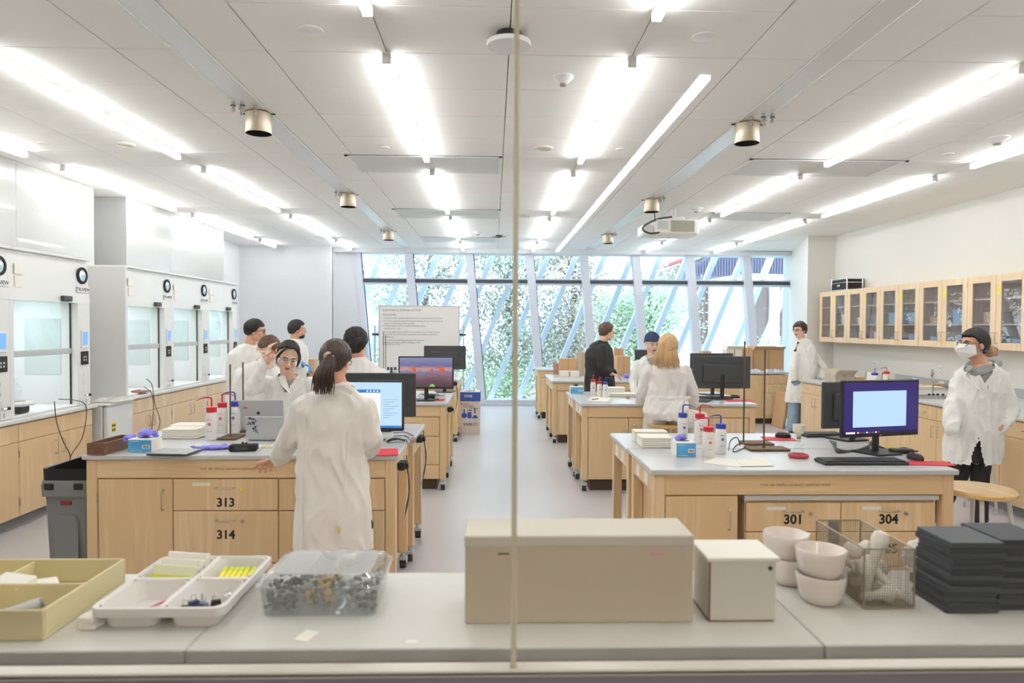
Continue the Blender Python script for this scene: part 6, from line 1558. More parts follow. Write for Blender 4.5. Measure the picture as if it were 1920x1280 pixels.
# ring stands
def stand(label, pb, rod_px, top_py, w_=.14, d=.2, m='rodrust', yaw=0):
    c = on(*pb); x = aty(rod_px, pb[1], c.y).x; top = aty(rod_px, top_py, c.y).z - HB
    t = thing('ring_stand', label, 'ring stand', (c.x, c.y, HB + .001), R(yaw), 'rusty ring stands')
    MB().box((-w_ / 2, -d / 2, 0), (w_ / 2, d / 2, .014), .004).obj('base', M[m], t); MB().cyl((x - c.x, 0, .012), (x - c.x, 0, top), .0058, n=8).obj('rod', M['rod'], t)
    MB().cyl((x - c.x, 0, .012), (x - c.x, 0, .02), .011, n=8).obj('rod_nut', M['rod'], t); return t
stand('ring stand nearer on the front left bench', (434, 821), 432, 683, .13, .2); stand('ring stand behind on the front left bench', (455, 808), 456, 679, .1, .18)
stand('ring stand with brown base, left of two on the front right bench', (1418, 832), 1394, 640, .2, .14); stand('ring stand with worn base, right of two on the front right bench', (1438, 843), 1432, 656, .26, .13)
stand('ring stand on the middle left bench, taller rod', (719, 702), 719, 622, .12, .2); stand('ring stand on the middle left bench, shorter rod', (723, 706), 723, 628, .12, .2)
# laptops
c = on(328, 850); t = thing('closed_laptop', 'closed silver laptop lying on the front left bench', 'laptop', (c.x, c.y - .01, HB + .001), R(-6), 'laptops')
MB().box((-.125, -.09, .003), (.125, .09, .011), .003).obj('base', M['dgrey'], t); l = MB().box((-.125, -.09, .012), (.125, .09, .018), .002).obj('lid', mat('lid_grey', '9C9EA2', .35, .3), t)
text('logo', 'Surface', .014, M['mgrey'], l, face_T((0, 0, .0181), 'z')); MB().box((-.1, -.08, 0), (.1, .08, .003)).obj('feet', M['black'], t)
def laptop(label, px0, px1, pyb, pyt, d, yaw, decal):
    x0, x1 = aty(px0, pyb, d).x, aty(px1, pyb, d).x; W = (x1 - x0) / 2; h = aty(px0, pyt, d).z - HB
    t = thing('laptop', label, 'laptop', ((x0 + x1) / 2, d, HB + .001), R(yaw), 'laptops')
    MB().box((-W, .01, .004), (W, .01 + W * 1.35, .014), .003).obj('base', M['alu'], t); MB().box((-W * .9, .05, .014), (W * .9, .12, .016)).obj('keys', M['blackm'], t)
    T = Matrix.Rotation(R(10), 4, 'X'); l = MB().box((-W, -.003, .012), (W, .003, h), .0025, T).obj('lid', M['alu'], t); MB().box((-W + .006, .0032, .02), (W - .006, .0038, h - .006), 0, T).obj('screen', M['black'], l)
    return t, l, T, W, h
t, l, T, W, h = laptop('silver laptop with a dark fruit logo behind the decorated laptop', 440, 533, 815, 748, 5.12, 3, 0)
MB().prism([(.012 * math.cos(R(a)) * 1.0, -.0036, h * .6 + .012 * math.sin(R(a)) * (1.0 if not (50 < a < 130) else .85)) for a in range(0, 360, 20)], (0, .0006, 0), T).prism([(.0, -.0036, h * .6 + .012), (.006, -.0036, h * .6 + .019), (.003, -.0036, h * .6 + .011)], (0, .0006, 0), T).obj('fruit_logo', M['blackm'], l)
rs = mat('decal_rose', 'C85A72', .6)
dm = MB()
for k in range(9): dm.tube([(-W * .5, -.0036, h * .8), (-W * .5 + .022 * math.cos(R(200 + k * 17)), -.0036, h * .8 + .022 * math.sin(R(200 + k * 17)))], .0014, 4, T=T)
dm.obj('rose_decal', rs, l)
t, l, T, W, h = laptop('silver laptop with a black and white flower decal on its lid', 462, 534, 826, 779, 4.72, -2, 1)
rd = random.Random(2); dm = MB()
for k in range(26):
    x = -W * .62 + rd.gauss(0, .014); z = h * .72 + rd.gauss(0, .022); r0 = rd.uniform(.003, .008); dm.prism([(x + r0 * math.cos(R(a)) * rd.uniform(.6, 1.3), -.0036, z + r0 * math.sin(R(a))) for a in range(0, 360, 60)], (0, .0005, 0), T)
dm.obj('flower_decal', M['blackm'], l); MB().prism([(-W * .62, -.0036, h * .42), (-W * .3, -.0036, h * .28), (-W * .5, -.0036, h * .7)], (0, .0005, 0), T).obj('decal_shade', M['mgrey'], l)
t, l, T, W, h = laptop('rose coloured open laptop on the third right bench', 1037, 1062, 701, 680, on(1048, 702).y, 0, 0)
for o in (l,): o.data = o.data.copy(); o.data.materials[0] = mat('rose_gold', 'CBA093', .4, .4)
c = on(1297, 750); t = thing('laptop', 'open laptop with pale green screen beside the blonde person', 'laptop', (c.x, c.y, HB + .001), R(62), 'laptops')
MB().box((-.15, -.2, 0), (.15, 0, .012), .002).obj('base', M['dgrey'], t); T = Matrix.Rotation(R(-14), 4, 'X'); l = MB().box((-.15, -.003, .01), (.15, .004, .21), .002, T).obj('lid', M['dgrey'], t); MB().box((-.142, -.0045, .02), (.142, -.0035, .2), 0, T).obj('screen', mat('screen_green', '0C0C10', .3, emit=0.8, ecol='D8ECE0'), l)
# walnut trough
a = on(163, 853); b = on(196, 853)
t = thing('wooden_trough', 'long dark wooden trough box at the left end of the front left bench', 'wooden box', (a.x, a.y, HB + .001), R(-4)); w_ = b.x - a.x; Ld = .33; h = .072
MB().box((0, 0, 0), (w_, Ld, .006)).obj('base', M['walnut'], t)
for q in (((0, 0, .006), (w_, .008, h)), ((0, Ld - .008, .006), (w_, Ld, h)), ((0, .008, .006), (.008, Ld - .008, h)), ((w_ - .008, .008, .006), (w_, Ld - .008, h))): MB().box(*q, .001).obj('side', M['walnut'], t)
# black meter device
c = on(457, 845); t = thing('meter', 'small black handheld power strip like device beside the purple gloves', 'meter', (c.x, c.y, HB + .001), R(8))
MB().box((-.085, -.035, 0), (.085, .035, .042), .008).obj('case', M['blackm'], t); MB().box((-.012, -.01, .042), (.0, .01, .056), .002).box((.008, -.01, .042), (.02, .01, .052), .002).obj('plug', M['blackm'], t); MB().box((-.05, -.036, .012), (.03, -.035, .03)).obj('label', M['dgrey'], t)
# pipette tip strips
c = on(500, 838); t = thing('paper_strips', 'small pile of pale yellow striped papers beside the decorated laptop', 'papers', (c.x, c.y, HB + .001), R(8))
for k in range(6): MB().box((-.075 + k * .025, -.04, 0), (-.057 + k * .025, .04, .008)).obj('strip', M['paper'] if k % 2 else mat('pale_yellow', 'EAE3A8', .7), t)
# flask with Buchner funnel on cork ring
c = on(1497, 858); t = thing('filter_flask', 'glass flask with white funnel standing in a red ring on the front right bench', 'flask', (c.x, c.y, HB + .001))
MB().lathe([(.036, .001), (.04, .008), (.037, .022), (.018, .085), (.013, .095), (.013, .125), (.015, .128)], n=24, cap=False).obj('flask', M['glass'], t)
MB().lathe([(.01, .10), (.011, .125), (.018, .13), (.012, .132), (.012, .14), (.03, .155), (.036, .165), (.036, .205), (.033, .205), (.033, .17), (.001, .17)], n=24, cap=False).obj('funnel', mat('funnel_cream', 'E8E2D2', .4), t)
MB().cyl((0, 0, .118), (0, 0, .134), .012, .014, 14).obj('stopper', M['dgrey'], t)
MB().tube([(.048 * math.cos(a), .048 * math.sin(a), .013) for a in [2 * PI * k / 28 for k in range(29)]], .012, 8).obj('ring', mat('ring_red', 'B0303E', .6), t)
MB().cyl((.012, 0, .07), (.04, 0, .085), .004, n=8).obj('side_arm', M['glass'], t)
t = thing('filter_flask', 'small funnel and flask on the third right bench', 'flask', tuple(on(1068, 703)) ); t.location.z = HB + .001
MB().lathe([(.04, .001), (.045, .01), (.02, .1), (.014, .14)], n=16, cap=False).obj('flask', M['glass'], t); MB().lathe([(.012, .12), (.02, .15), (.045, .18), (.045, .24), (.04, .24), (.001, .18)], n=18, cap=False).obj('funnel', MATS['funnel_cream'], t)
# flat papers, tissues, pens
def sheet(label, pts, seed=0, cat='paper', thick=.0012):
    P = [on(*q) for q in pts]; c = sum(P, Vector()) / len(P); t = MB().prism([(q.x - c.x, q.y - c.y, 0) for q in P], (0, 0, thick)).obj('paper_sheet', M['paper']); t.location = (c.x, c.y, HB + .001 + seed * .002); return tag(t, label, cat, 'loose papers')
sheet('white filter paper lying left on the front right bench', [(1318, 868), (1388, 876), (1400, 862), (1340, 858)]); sheet('white filter paper lying right of centre on the front right bench', [(1390, 875), (1452, 874), (1432, 858), (1380, 862)], 1)
sheet('white paper with a pen on the middle right bench', [(1100, 751), (1140, 753), (1146, 745), (1110, 744)])
a = on(1116, 749); t = thing('pen', 'black pen lying on the white paper of the middle right bench', 'pen', (a.x, a.y, HB + .006), R(40)); MB().cyl((-.05, 0, 0), (.04, 0, 0), .005, n=8).obj('barrel', M['black'], t); MB().cyl((.04, 0, 0), (.055, 0, 0), .005, .002, 8).obj('tip', M['dgrey'], t)
a = on(1178, 747); t = thing('brass_column', 'small brass and steel glassware fitting lying on the middle right bench', 'lab fitting', (a.x, a.y, HB + .014)); MB().cyl((-.09, 0, 0), (.1, 0, 0), .008, n=10).obj('tube', M['glass'], t); MB().cyl((-.02, 0, 0), (.015, 0, 0), .013, n=12).obj('collar', MATS['brass'], t); MB().cyl((.07, 0, 0), (.11, 0, 0), .012, n=12).obj('stopper', M['rod'], t)
# cartons on the far right counters
def carton(label, pxa, pxb, pyb, pyt, y, d=.25, m='card', open_=False, z=HB, yaw=0):
    a, b = aty(pxa, pyb, y), aty(pxb, pyb, y); h = aty(pxa, pyt, y).z - z; W = b.x - a.x
    t = thing('cardboard_box', label, 'box', (a.x, y, z + .001), R(yaw), 'cartons on the benches'); MB().box((0, 0, 0), (W, d, h), .002).obj('carton', M[m], t)
    MB().box((W * .46, -.0008, h * .0), (W * .54, 0, h)).obj('tape', mat('packing_tape', 'B9926A', .4), t)
    if open_:
        for (p0, p1, o_) in (((0, 0), (W, 0), (0, -.09)), ((0, d), (W, d), (0, .09))): MB().prism([(p0[0], p0[1], h), (p1[0], p1[1], h), (p1[0], p1[1] + o_[1], h + .06), (p0[0], p0[1] + o_[1], h + .06)], (0, 0, .003)).obj('flap', M[m], t)
    return t
wy = 12.15
carton('low brown carton left on the window counter beside papers', 1318, 1334, 668, 658, wy); carton('white opened carton on the window counter', 1362, 1392, 668, 655, wy + .05, .25, 'paper', True); carton('brown carton with an orange label on the window counter', 1396, 1411, 668, 652, wy); carton('large open brown carton near the man in jeans', 1413, 1470, 672, 656, wy + .15, .3, 'card', True)
carton('upright brown carton behind the black jacket person', 1157, 1182, 689, 668, 10.95, .28); carton('tall brown carton behind, left of the beanie person', 1152, 1169, 688, 653, 11.26, .08); carton('low brown carton on the third right bench behind the funnel', 1050, 1081, 697, 672, 11.0, .25); carton('grey brown carton left of the black jacket person', 1081, 1103, 694, 660, 11.05, .2, 'cardgrey')
carton('small white carton lying on the third right bench', 1050, 1086, 706, 696, on(1060, 706).y, .15, 'paper')
carton('small brown carton between benches at the left, behind the blue glove', 573, 589, 695, 674, 10.6, .2); 
rg = random.Random(8)
for k in range(7):
    px = 1405 + k * 9 + rg.uniform(-3, 3); q = aty(px, 672, wy - .05 + rg.uniform(0, .08)); t = thing('folded_wrap', 'crumpled bluish white wrapping piece on the window counter, %s from the left' % ['first', 'second', 'third', 'fourth', 'fifth', 'sixth', 'last'][k], 'wrapping', (q.x, 12.05 + .05 * (k % 3), HB + .001), rg.uniform(0, 3), 'wrapping pieces by the window')
    vs = [((i - 2) * .035, (j - 2) * .035, (.035 + rg.uniform(-.02, .025)) if 0 < i < 4 and 0 < j < 4 else 0) for i in range(5) for j in range(5)]
    MB().add(vs, [(i * 5 + j, i * 5 + 5 + j, i * 5 + 6 + j, i * 5 + 1 + j) for i in range(4) for j in range(4)]).obj('film', mat('wrap_blue', 'D4DEEC', .4), t)
# right wall counter things
def oncnt(px, py): return on(px, py)
a = oncnt(1565, 722); carton('open white and brown carton on the far end of the right wall counter', 1566, 1602, 722, 702, oncnt(1580, 722).y, .3, 'cardgrey', True); carton('small yellow brown carton beside the coiled cable on the right counter', 1606, 1622, 720, 707, oncnt(1615, 720).y, .15, 'card'); carton('low orange brown box on the right counter near the masked person', 1733, 1772, 727, 720, oncnt(1750, 727).y, .25, 'card')
carton('tall pale carton standing behind the right counter wash bottles', 1632, 1678, 716, 698, oncnt(1655, 716).y, .1, 'paper')
a = oncnt(1712, 728); t = thing('paper_pile', 'fanned pile of white papers on the right wall counter', 'papers', (a.x, a.y, HB + .001))
for k in range(6): MB().box((-.3, -.2, k * .006), (.3, .2, k * .006 + .005), 0, Matrix.Rotation(R(rg.uniform(-14, 14)), 4, 'Z')).obj('sheet', M['paper'], t)
for k, px in enumerate((1742, 1750, 1758, 1768)):
    a = oncnt(px, 748); t = thing('small_vial', 'small dark capped vial near the sink, %s of four' % ['leftmost', 'second', 'third', 'rightmost'][k], 'vial', (a.x, a.y, HB + .001), 0, 'vials near the sink'); MB().lathe([(.018, 0), (.018, .035), (.012, .042)], n=10).obj('body', M['glass'], t); MB().lathe([(.014, .042), (.014, .06)], n=10).obj('cap', M['blackm'], t)
a = oncnt(1725, 744); t = thing('sink', 'shallow steel sink with rim set into the right wall counter', 'sink', (a.x + .12, a.y, HB)); MB().box((-.28, -.22, .0), (.28, -.2, .006)).box((-.28, .2, .0), (.28, .22, .006)).box((-.28, -.2, .0), (-.26, .2, .006)).box((.26, -.2, .0), (.28, .2, .006)).obj('rim', M['steel'], t); MB().box((-.26, -.2, .0005), (.26, .2, .0015)).obj('basin', mat('basin_dark', '7A7D80', .3, .6), t)
MB().tube(spline([(.2, .26, 0), (.2, .26, .25), (.15, .2, .3), (.08, .1, .24)], 5), .012, 8).obj('faucet', M['chrome'], t)
# coiled cable on right counter
a = oncnt(1590, 727); t = thing('cable_coil', 'coil of thin black cable on the right wall counter', 'cable', (a.x, a.y, HB + .006), 0)
for k in range(3): MB().tube([((.14 + .02 * k) * math.cos(x_), (.1 + .02 * k) * math.sin(x_), .02 * math.sin(x_ * 2 + k) + .02) for x_ in [2 * PI * j / 26 for j in range(26)]], .005, 5).obj('loop', M['black'], t)
# cables on benches
def cb(label, pts, r_=.0035, m='black', z=HB):
    Q = []
    for q in pts:
        p = on(q[0], q[1], z) if len(q) < 3 else aty(q[0], q[1], q[2]); Q.append((p.x, p.y, max(p.z, HB + r_ + .001) if len(q) < 3 else p.z))
    return cable(label, Q, r_, m, 'cable')
cb('black cable looping behind the flask, left of the indigo monitor', [(1390, 830), (1378, 838), (1375, 848), (1390, 843), (1400, 838)]); cb('thin black cable arc over the ring stand bases', [(1366, 845), (1370, 826, 4.5), (1382, 820, 4.5), (1388, 835, 4.5)])
for k in range(5): cb('black cable tangle strand under the indigo monitor, %s strand' % ['lowest', 'second', 'middle', 'fourth', 'highest'][k], [(1555 + 3 * k, 826 + k), (1570, 842 + 2 * k), (1600 + 5 * k, 846 - k), (1630, 836 + k), (1645 - 4 * k, 828)], .004)
cb('yellow cable under the indigo monitor', [(1660, 838), (1685, 842), (1700, 838)], .005, 'yellow'); cb('thick black lead right of the monitor stand', [(1640, 836), (1670, 846), (1695, 842), (1715, 848)], .007)
c = on(1690, 850); t = thing('power_adapter', 'black power adapter brick beside the indigo monitor stand', 'power adapter', (c.x, c.y, HB + .001), R(-6)); MB().box((-.07, -.025, 0), (.07, .025, .03), .006).obj('brick', M['black'], t); MB().cyl((.07, 0, .015), (.1, 0, .015), .006, n=8).obj('strain_relief', M['black'], t)
# outlets hanging at the right side of left benches
for (px, py, y, l) in ((750, 872, YL1 + .15, 'black power outlet block on the right side of the front left bench'), (789, 822, YL1 + .95, 'black plug cluster on the side of the rear left bench'), (828, 767, YL2 + .3, 'black plug cluster on the side of the middle left bench'), (857, 719, YL2 + 1.0, 'small black plug on the far side of the middle left island')):
    x0 = (XL1 if y < 5 else XM1) - .016; x0 = XL1 + .012 if y > 5 and y < 6 else x0
    z = aty(px, py, y).z; t = thing('power_block', l, 'power block', (x0, y, z), 0, 'power blocks on the bench sides')
    MB().box((0, -.05, -.025), (.045, .05, .025), .006).obj('housing', M['blackm'], t); MB().box((.045, -.03, -.018), (.065, .0, .018), .004).obj('plug', M['black'], t)
    cable('thin cord hanging from the ' + l.split(' on ')[0] + ' at ' + {750: 'the front left bench', 789: 'the rear left bench', 828: 'the middle left bench', 857: 'the far left island'}[px], [(x0 + .05, y, z), (x0 + .07, y - .02, z - .15), (x0 + .03, y, z - .35), (x0 + .06, y + .05, z - .2), (x0 + .04, y + .08, z + .05)], .003, 'black' if px != 828 else 'yellow', 'cord')
    cable('pale cord draped below the ' + l.split(' on ')[0] + ' at ' + {750: 'the front left bench', 789: 'the rear left bench', 828: 'the middle left bench', 857: 'the far left island'}[px], [(x0 + .02, y + .1, z + .04), (x0 + .05, y + .05, z - .08), (x0 + .05, y - .05, z - .25), (x0 + .03, y - .06, z - .4)], .003, 'lgrey', 'cord')
c = on(742, 829); t = thing('cable_bundle', 'bundle of black cable beside the red pad near the ponytailed person', 'cable', (c.x, c.y, HB + .008), R(20))
for k in range(4): MB().tube(spline([(-.06, .01 * k - .015, 0), (-.02, .012 * k - .02, .015), (.03, .008 * k - .01, .012), (.06, .01 * k - .01, 0)], 5), .006, 6).obj('loop', M['black'], t)
for k in range(3): cb('thin black cord trailing off the right of the pale blue monitor, %s' % ['upper', 'middle', 'lower'][k], [(738, 812 + 6 * k), (760, 811 + 7 * k), (775 - 5 * k, 818 + 8 * k)], .003)
# red rack by the back wall person and small items on L2 L3
a = aty(566, 690, 10.4); t = thing('bottle_rack', 'red rack with black marks near the bearded person', 'rack', (a.x, 10.4, HB + .001)); MB().box((-.03, 0, 0), (.03, .12, aty(566, 647, 10.4).z - HB), .003).obj('panel', M['red'], t)
for k in range(4): MB().box((-.015, -.002, .08 + k * .06), (.015, 0, .11 + k * .06)).obj('mark', M['black'], t)
for px, m_, l in ((734, 'rodrust', 'small brown bottle beside the desert monitor'), (741, 'lgrey', 'small grey striped container beside the desert monitor'), (728, 'glass', 'small clear flask left of the desert monitor')):
    y = YL2 + .9; a = aty(px, 712, y); t = thing('small_container', l, 'container', (a.x, y, HB + .001)); hh = aty(px, 688, y).z - HB; MB().lathe([(.02, 0), (.02, hh * .8), (.012, hh * .9)], n=12).obj('body', M[m_], t); MB().lathe([(.014, hh * .9), (.014, hh)], n=12).obj('cap', M['dgrey'], t)
for k in range(5): cb('black cable heap under the desert monitor, %s loop' % ['first', 'second', 'third', 'fourth', 'fifth'][k], [(785 + 6 * k, 742), (790 + 7 * k, 738, YL2 + .3), (800 + 6 * k, 741, YL2 + .3), (812 + 5 * k, 742)], .005)
# leaning boards beside the man in jeans
a = aty(1466, 805, 11.4); t = thing('leaning_board', 'thin brown board leaning on the counter end beside the man in jeans', 'board', (a.x, 11.4, .0), 0); MB().box((0, 0, .003), (.03, .45, .62), .002, Matrix.Rotation(R(8), 4, 'Y')).obj('sheet', M['card'], t); MB().box((.035, .02, .003), (.055, .42, .56), .002, Matrix.Rotation(R(8), 4, 'Y')).obj('sheet', M['worn'], t)
# ================================================================== FOREGROUND COUNTER AND THINGS ON IT
yf, yb2 = atz(960, 1214, HB).y, atz(960, 1072, HB).y
s1 = atz(352, 1212, HB).x; s2 = atz(1553, 1216, HB).x
gtop = mat('near_counter', 'CFCDC6', .38, var=.03, vscale=30)
for k, (a, b, l) in enumerate(((-3.0, s1, 'left section of the pale counter below the glass partition'), (s1, s2, 'middle section of the pale counter carrying the long grey box'), (s2, 3.2, 'right section of the pale counter carrying mortars and dark slabs'))):
    tag(MB().box((a + .0015, yf, HB - .035), (b - .0015, yb2, HB), .003).obj('near_counter', gtop), l, 'counter', 'sections of the near counter')
t = thing('near_cabinet', 'low cabinet run carrying the near counter under the glass partition', 'cabinet', (-3, yf + .03, 0)); MB().box((0, 0, .1), (6.2, yb2 - yf - .05, HB - .036)).obj('carcass', M['maple'], t); MB().box((0.05, .03, 0), (6.1, yb2 - yf - .08, .1)).obj('plinth', M['gap'], t)
Z = HB + .001
# cream organiser
def wallbox(nm, lab, cat, x0, x1, y0, y1, h, m, th=.006, divx=None, divy=None, group=None, r_=0):
    t = thing(nm, lab, cat, (x0, y0, Z), 0, group); W, D = x1 - x0, y1 - y0
    MB().box((0, 0, 0), (W, D, th), .002).obj('base', m, t)
    MB().box((0, 0, th), (W, th, h), .0025).box((0, D - th, th), (W, D, h), .0025).box((0, th, th), (th, D - th, h), .0025).box((W - th, th, th), (W, D - th, h), .0025).obj('rim_wall', m, t)
    if divx: MB().box((divx - x0 - th / 2, th, th), (divx - x0 + th / 2, D - th, h - .006), .002).obj('divider', m, t)
    if divy: MB().box((th, divy - y0 - th / 2, th), (W - th, divy - y0 + th / 2, h - .004), .002).obj('divider', m, t)
    return t
x1 = -1.13; wallbox('drawer_organiser', 'cream plastic compartment organiser at the left end of the near counter', 'organiser', -1.68, x1, 1.735, 2.12, .078, M['cream'], .007, divx=-1.40, divy=1.925)
rng = random.Random(4)
def smallbox(lab, x, y, z, w_, d, h, m, rz=0, cat='box', nm='small_box', tilt=0):
    t = thing(nm, lab, cat, (x, y, z), R(rz)); t.rotation_euler = (R(tilt), 0, R(rz)); MB().box((-w_ / 2, -d / 2, 0), (w_ / 2, d / 2, h), .002).obj('box', m, t); MB().box((-w_ * .35, -d / 2 - .0006, h * .25), (w_ * .35, -d / 2, h * .7)).obj('label_print', M['printk'] if m is not M['printk'] else M['paper'], t); return t
def printed(lab, x, y, z, w_, d, h, base, band, rz, tilt, txt):
    t = thing('packet', lab, 'packet', (x, y, z)); t.rotation_euler = (R(tilt), R(4), R(rz)); MB().box((-w_ / 2, -d / 2, 0), (w_ / 2, d / 2, h), .003).obj('packet', base, t); MB().box((-w_ / 2 - .0005, -d / 2 - .0006, .001), (w_ / 2 + .0005, -d / 2 + .002, h * .35)).obj('band', band, t)
    if txt: text('lettering', txt, h * .5, M['printk'], t, face_T((0, -d / 2 - .001, h * .62), '-y'))
    return t
printed('white battery packet with red band lying in the cream organiser', -1.365, 1.965, Z + .045, .10, .07, .028, M['paper'], mat('brown_red', '7A3A34', .6), -8, 8, 'Duracell')
printed('white crumpled packet leaning in the cream organiser', -1.30, 1.99, Z + .03, .08, .06, .022, M['paper'], M['lgrey'], 40, 12, None)
t = thing('small_tube', 'grey tube lying in the front compartment of the cream organiser', 'tube', (-1.26, 1.83, Z + .03), R(35)); MB().cyl((-.05, 0, 0), (.05, 0, .016), .014, n=14).obj('tube', M['lgrey'], t); MB().cyl((.05, 0, .016), (.058, 0, .018), .014, .01, 14).obj('crimp', M['mgrey'], t)
t = thing('marker_pen', 'black capped pen in the rear compartment of the cream organiser', 'pen', (-1.185, 2.0, Z + .022), R(50)); MB().cyl((-.04, 0, 0), (.03, 0, .01), .008, n=10).obj('barrel', M['black'], t); MB().cyl((.03, 0, .01), (.055, 0, .014), .009, n=10).obj('cap', M['blackm'], t)
t = thing('marker_pen', 'yellow and blue pen in the rear compartment of the cream organiser', 'pen', (-1.21, 1.99, Z + .02), R(10)); MB().cyl((-.05, 0, 0), (.03, 0, 0), .007, n=10).obj('barrel', mat('ochre', 'C99A3A', .5), t); MB().cyl((-.05, 0, 0), (-.075, 0, 0), .008, n=10).obj('cap', M['capblue'], t)
t = thing('dark_clip', 'small dark red clip in the front compartment of the cream organiser', 'clip', (-1.19, 1.84, Z + .012), R(10)); MB().box((-.03, -.012, 0), (.03, .012, .014), .004).obj('body', mat('maroon', '4A2020', .5), t); MB().box((-.02, -.02, .002), (.02, -.012, .006)).obj('lip', MATS['maroon'], t)
# white tray organiser
X0, X1, Y0, Y1 = -1.05, -.705, 1.79, 2.2
t = thing('white_organiser', 'white four compartment tray full of pens and packets on the near counter', 'organiser', (X0, Y0, Z)); W, D = X1 - X0, Y1 - Y0
def rr(x0, x1, y0, y1, z, r=.03, n=5):
    pts = []
    for (cx, cy, a0) in ((x1 - r, y1 - r, 0), (x0 + r, y1 - r, 90), (x0 + r, y0 + r, 180), (x1 - r, y0 + r, 270)):
        for k in range(n + 1):
            a = R(a0 + 90 * k / n); pts.append((cx + r * math.cos(a), cy + r * math.sin(a), z))
    return pts
h = .055
xm, ym = .18, .215
k = 0
for (a, b) in ((.012, xm - .006), (xm + .006, W - .012)):
    for (c_, d_) in ((.012, ym - .006), (ym + .006, D - .012)):
        MB().rings([rr(a + .014, b - .014, c_ + .01, d_ - .01, 0), rr(a, b, c_, d_, h), rr(a + .002, b - .002, c_ + .002, d_ - .002, h), rr(a + .016, b - .016, c_ + .012, d_ - .012, .002)], cap=True).obj('compartment', M['tray'], t)
MB().rings([rr(0, W, 0, D, h - .022), rr(-.002, W + .002, -.002, D + .002, h - .018), rr(-.002, W + .002, -.002, D + .002, h + .002), rr(.006, W - .006, .006, D - .006, h + .004), rr(.01, W - .01, .01, D - .01, h - .002)], cap=False).obj('rim', M['tray'], t)
MB().box((xm - .007, .01, h - .006), (xm + .007, D - .01, h + .003), .002).box((.01, ym - .007, h - .006), (xm - .008, ym + .007, h + .003), .002).box((xm + .008, ym - .007, h - .006), (W - .01, ym + .007, h + .003), .002).obj('divider', M['tray'], t)
ylw = mat('packet_yellow', 'D9D94A', .5); clf = mat('packet_clear', 'E4E6C4', .3)
printed('yellow and clear packet at the front of the rear left compartment', X0 + .1, Y0 + .255, Z + .034, .125, .035, .045, clf, ylw, 0, -25, None)
printed('white packet with red stripe standing in the rear left compartment', X0 + .1, Y0 + .30, Z + .034, .12, .03, .05, M['paper'], M['red'], 0, -20, None)
printed('white packet with yellow green flash, backmost in the rear left compartment', X0 + .1, Y0 + .34, Z + .034, .12, .03, .055, M['paper'], ylw, 0, -18, None)
for k in range(6):
    t = thing('highlighter', 'yellow highlighter in the rear right compartment, %s from the left' % ['first', 'second', 'third', 'fourth', 'fifth', 'last'][k], 'highlighter', (X0 + .225 + k * .017, Y0 + .30, Z + .032), R(8), 'yellow highlighters in the white tray')
    MB().cyl((0, -.05, 0), (0, .03, 0), .0078, n=10).obj('barrel', M['yellow'], t); MB().cyl((0, .03, 0), (0, .06, 0), .0085, n=10).obj('cap', mat('lime', 'C9D82A', .5), t)
t = thing('marker_pen', 'crimson marker in the front left tray compartment', 'pen', (X0 + .13, Y0 + .09, Z + .018), R(48)); MB().cyl((-.05, 0, 0), (.045, 0, .014), .007, n=10).obj('barrel', mat('crimson', 'B82A4A', .5), t); MB().cyl((-.065, 0, -.002), (-.05, 0, 0), .005, n=10).obj('tip', M['paper'], t)
t = thing('eraser', 'small orange eraser in the front left tray compartment', 'eraser', (X0 + .08, Y0 + .06, Z + .004)); MB().box((-.012, -.01, 0), (.012, .01, .012), .002).obj('block', mat('orange', 'D8744A', .6), t)
for k in range(7):
    m_ = (M['blackm'], mat('navy', '2C3260', .5), M['lgrey'], mat('slate', '5A6078', .5), M['blackm'], M['paper'], MATS['navy'])[k]
    t = thing('binder_clip', '%s clip jumbled in the front right compartment, %s' % (('black', 'navy', 'grey', 'slate', 'black', 'white', 'navy')[k], ('leftmost', 'second from the left', 'third', 'at the centre', 'right of centre', 'second from the right', 'rightmost')[k]), 'clip', (X0 + .215 + k * .016, Y0 + .07 + .02 * (k % 3) + .008 * k, Z + .014 + .004 * (k % 2)), R(k * 50), 'clips in the white tray')
    MB().prism([(-.016, 0, 0), (.016, 0, 0), (.012, 0, .018), (-.012, 0, .018)], (0, .014, 0)).obj('body', m_, t); MB().tube([(-.008, .007, .018), (-.006, .007, .034), (.006, .007, .034), (.008, .007, .018)], .0012, 5).obj('wire', M['chrome'], t)
# white blocks
for (px, py, z, l) in ((160, 1182, 0, 'lower white eraser block between the two organisers'), (158, 1182, .0165, 'upper white eraser block between the two organisers')):
    a = atz(px, py, HB); t = thing('eraser_block', l, 'eraser', (a.x - (.0 if z else -.003), a.y, Z + z), R(-10 if z else -4), 'white eraser blocks'); MB().box((-.022, 0, 0), (.022, .06, .016), .002).obj('block', M['paper'], t); MB().box((-.0225, .02, .0005), (.0225, .04, .0155)).obj('sleeve', M['white'], t)
# clear storage box with hardware
X0, X1, Y0, Y1 = -.642, -.312, 1.86, 2.12
cb_ = glassm('acrylic', (.93, .95, .96), body=.13, bodycol=(.8, .8, .79), ior=1.5)
t = thing('clear_box', 'clear plastic storage box with domed lid full of small metal hardware', 'storage box', (X0, Y0, Z)); W, D = X1 - X0, Y1 - Y0
MB().rings([rr(.01, W - .01, .01, D - .01, 0, .02), rr(0, W, 0, D, .08, .025), rr(.003, W - .003, .003, D - .003, .08, .023), rr(.013, W - .013, .013, D - .013, .003, .018)], cap=True).obj('tub', cb_, t)
MB().rings([rr(-.006, W + .006, -.006, D + .006, .078, .028), rr(-.006, W + .006, -.006, D + .006, .084, .028), rr(.004, W - .004, .004, D - .004, .088, .03), rr(.012, W - .012, .012, D - .012, .104, .03), rr(.03, W - .03, .03, D - .03, .108, .03)], cap=False).obj('lid_rim', cb_, t)
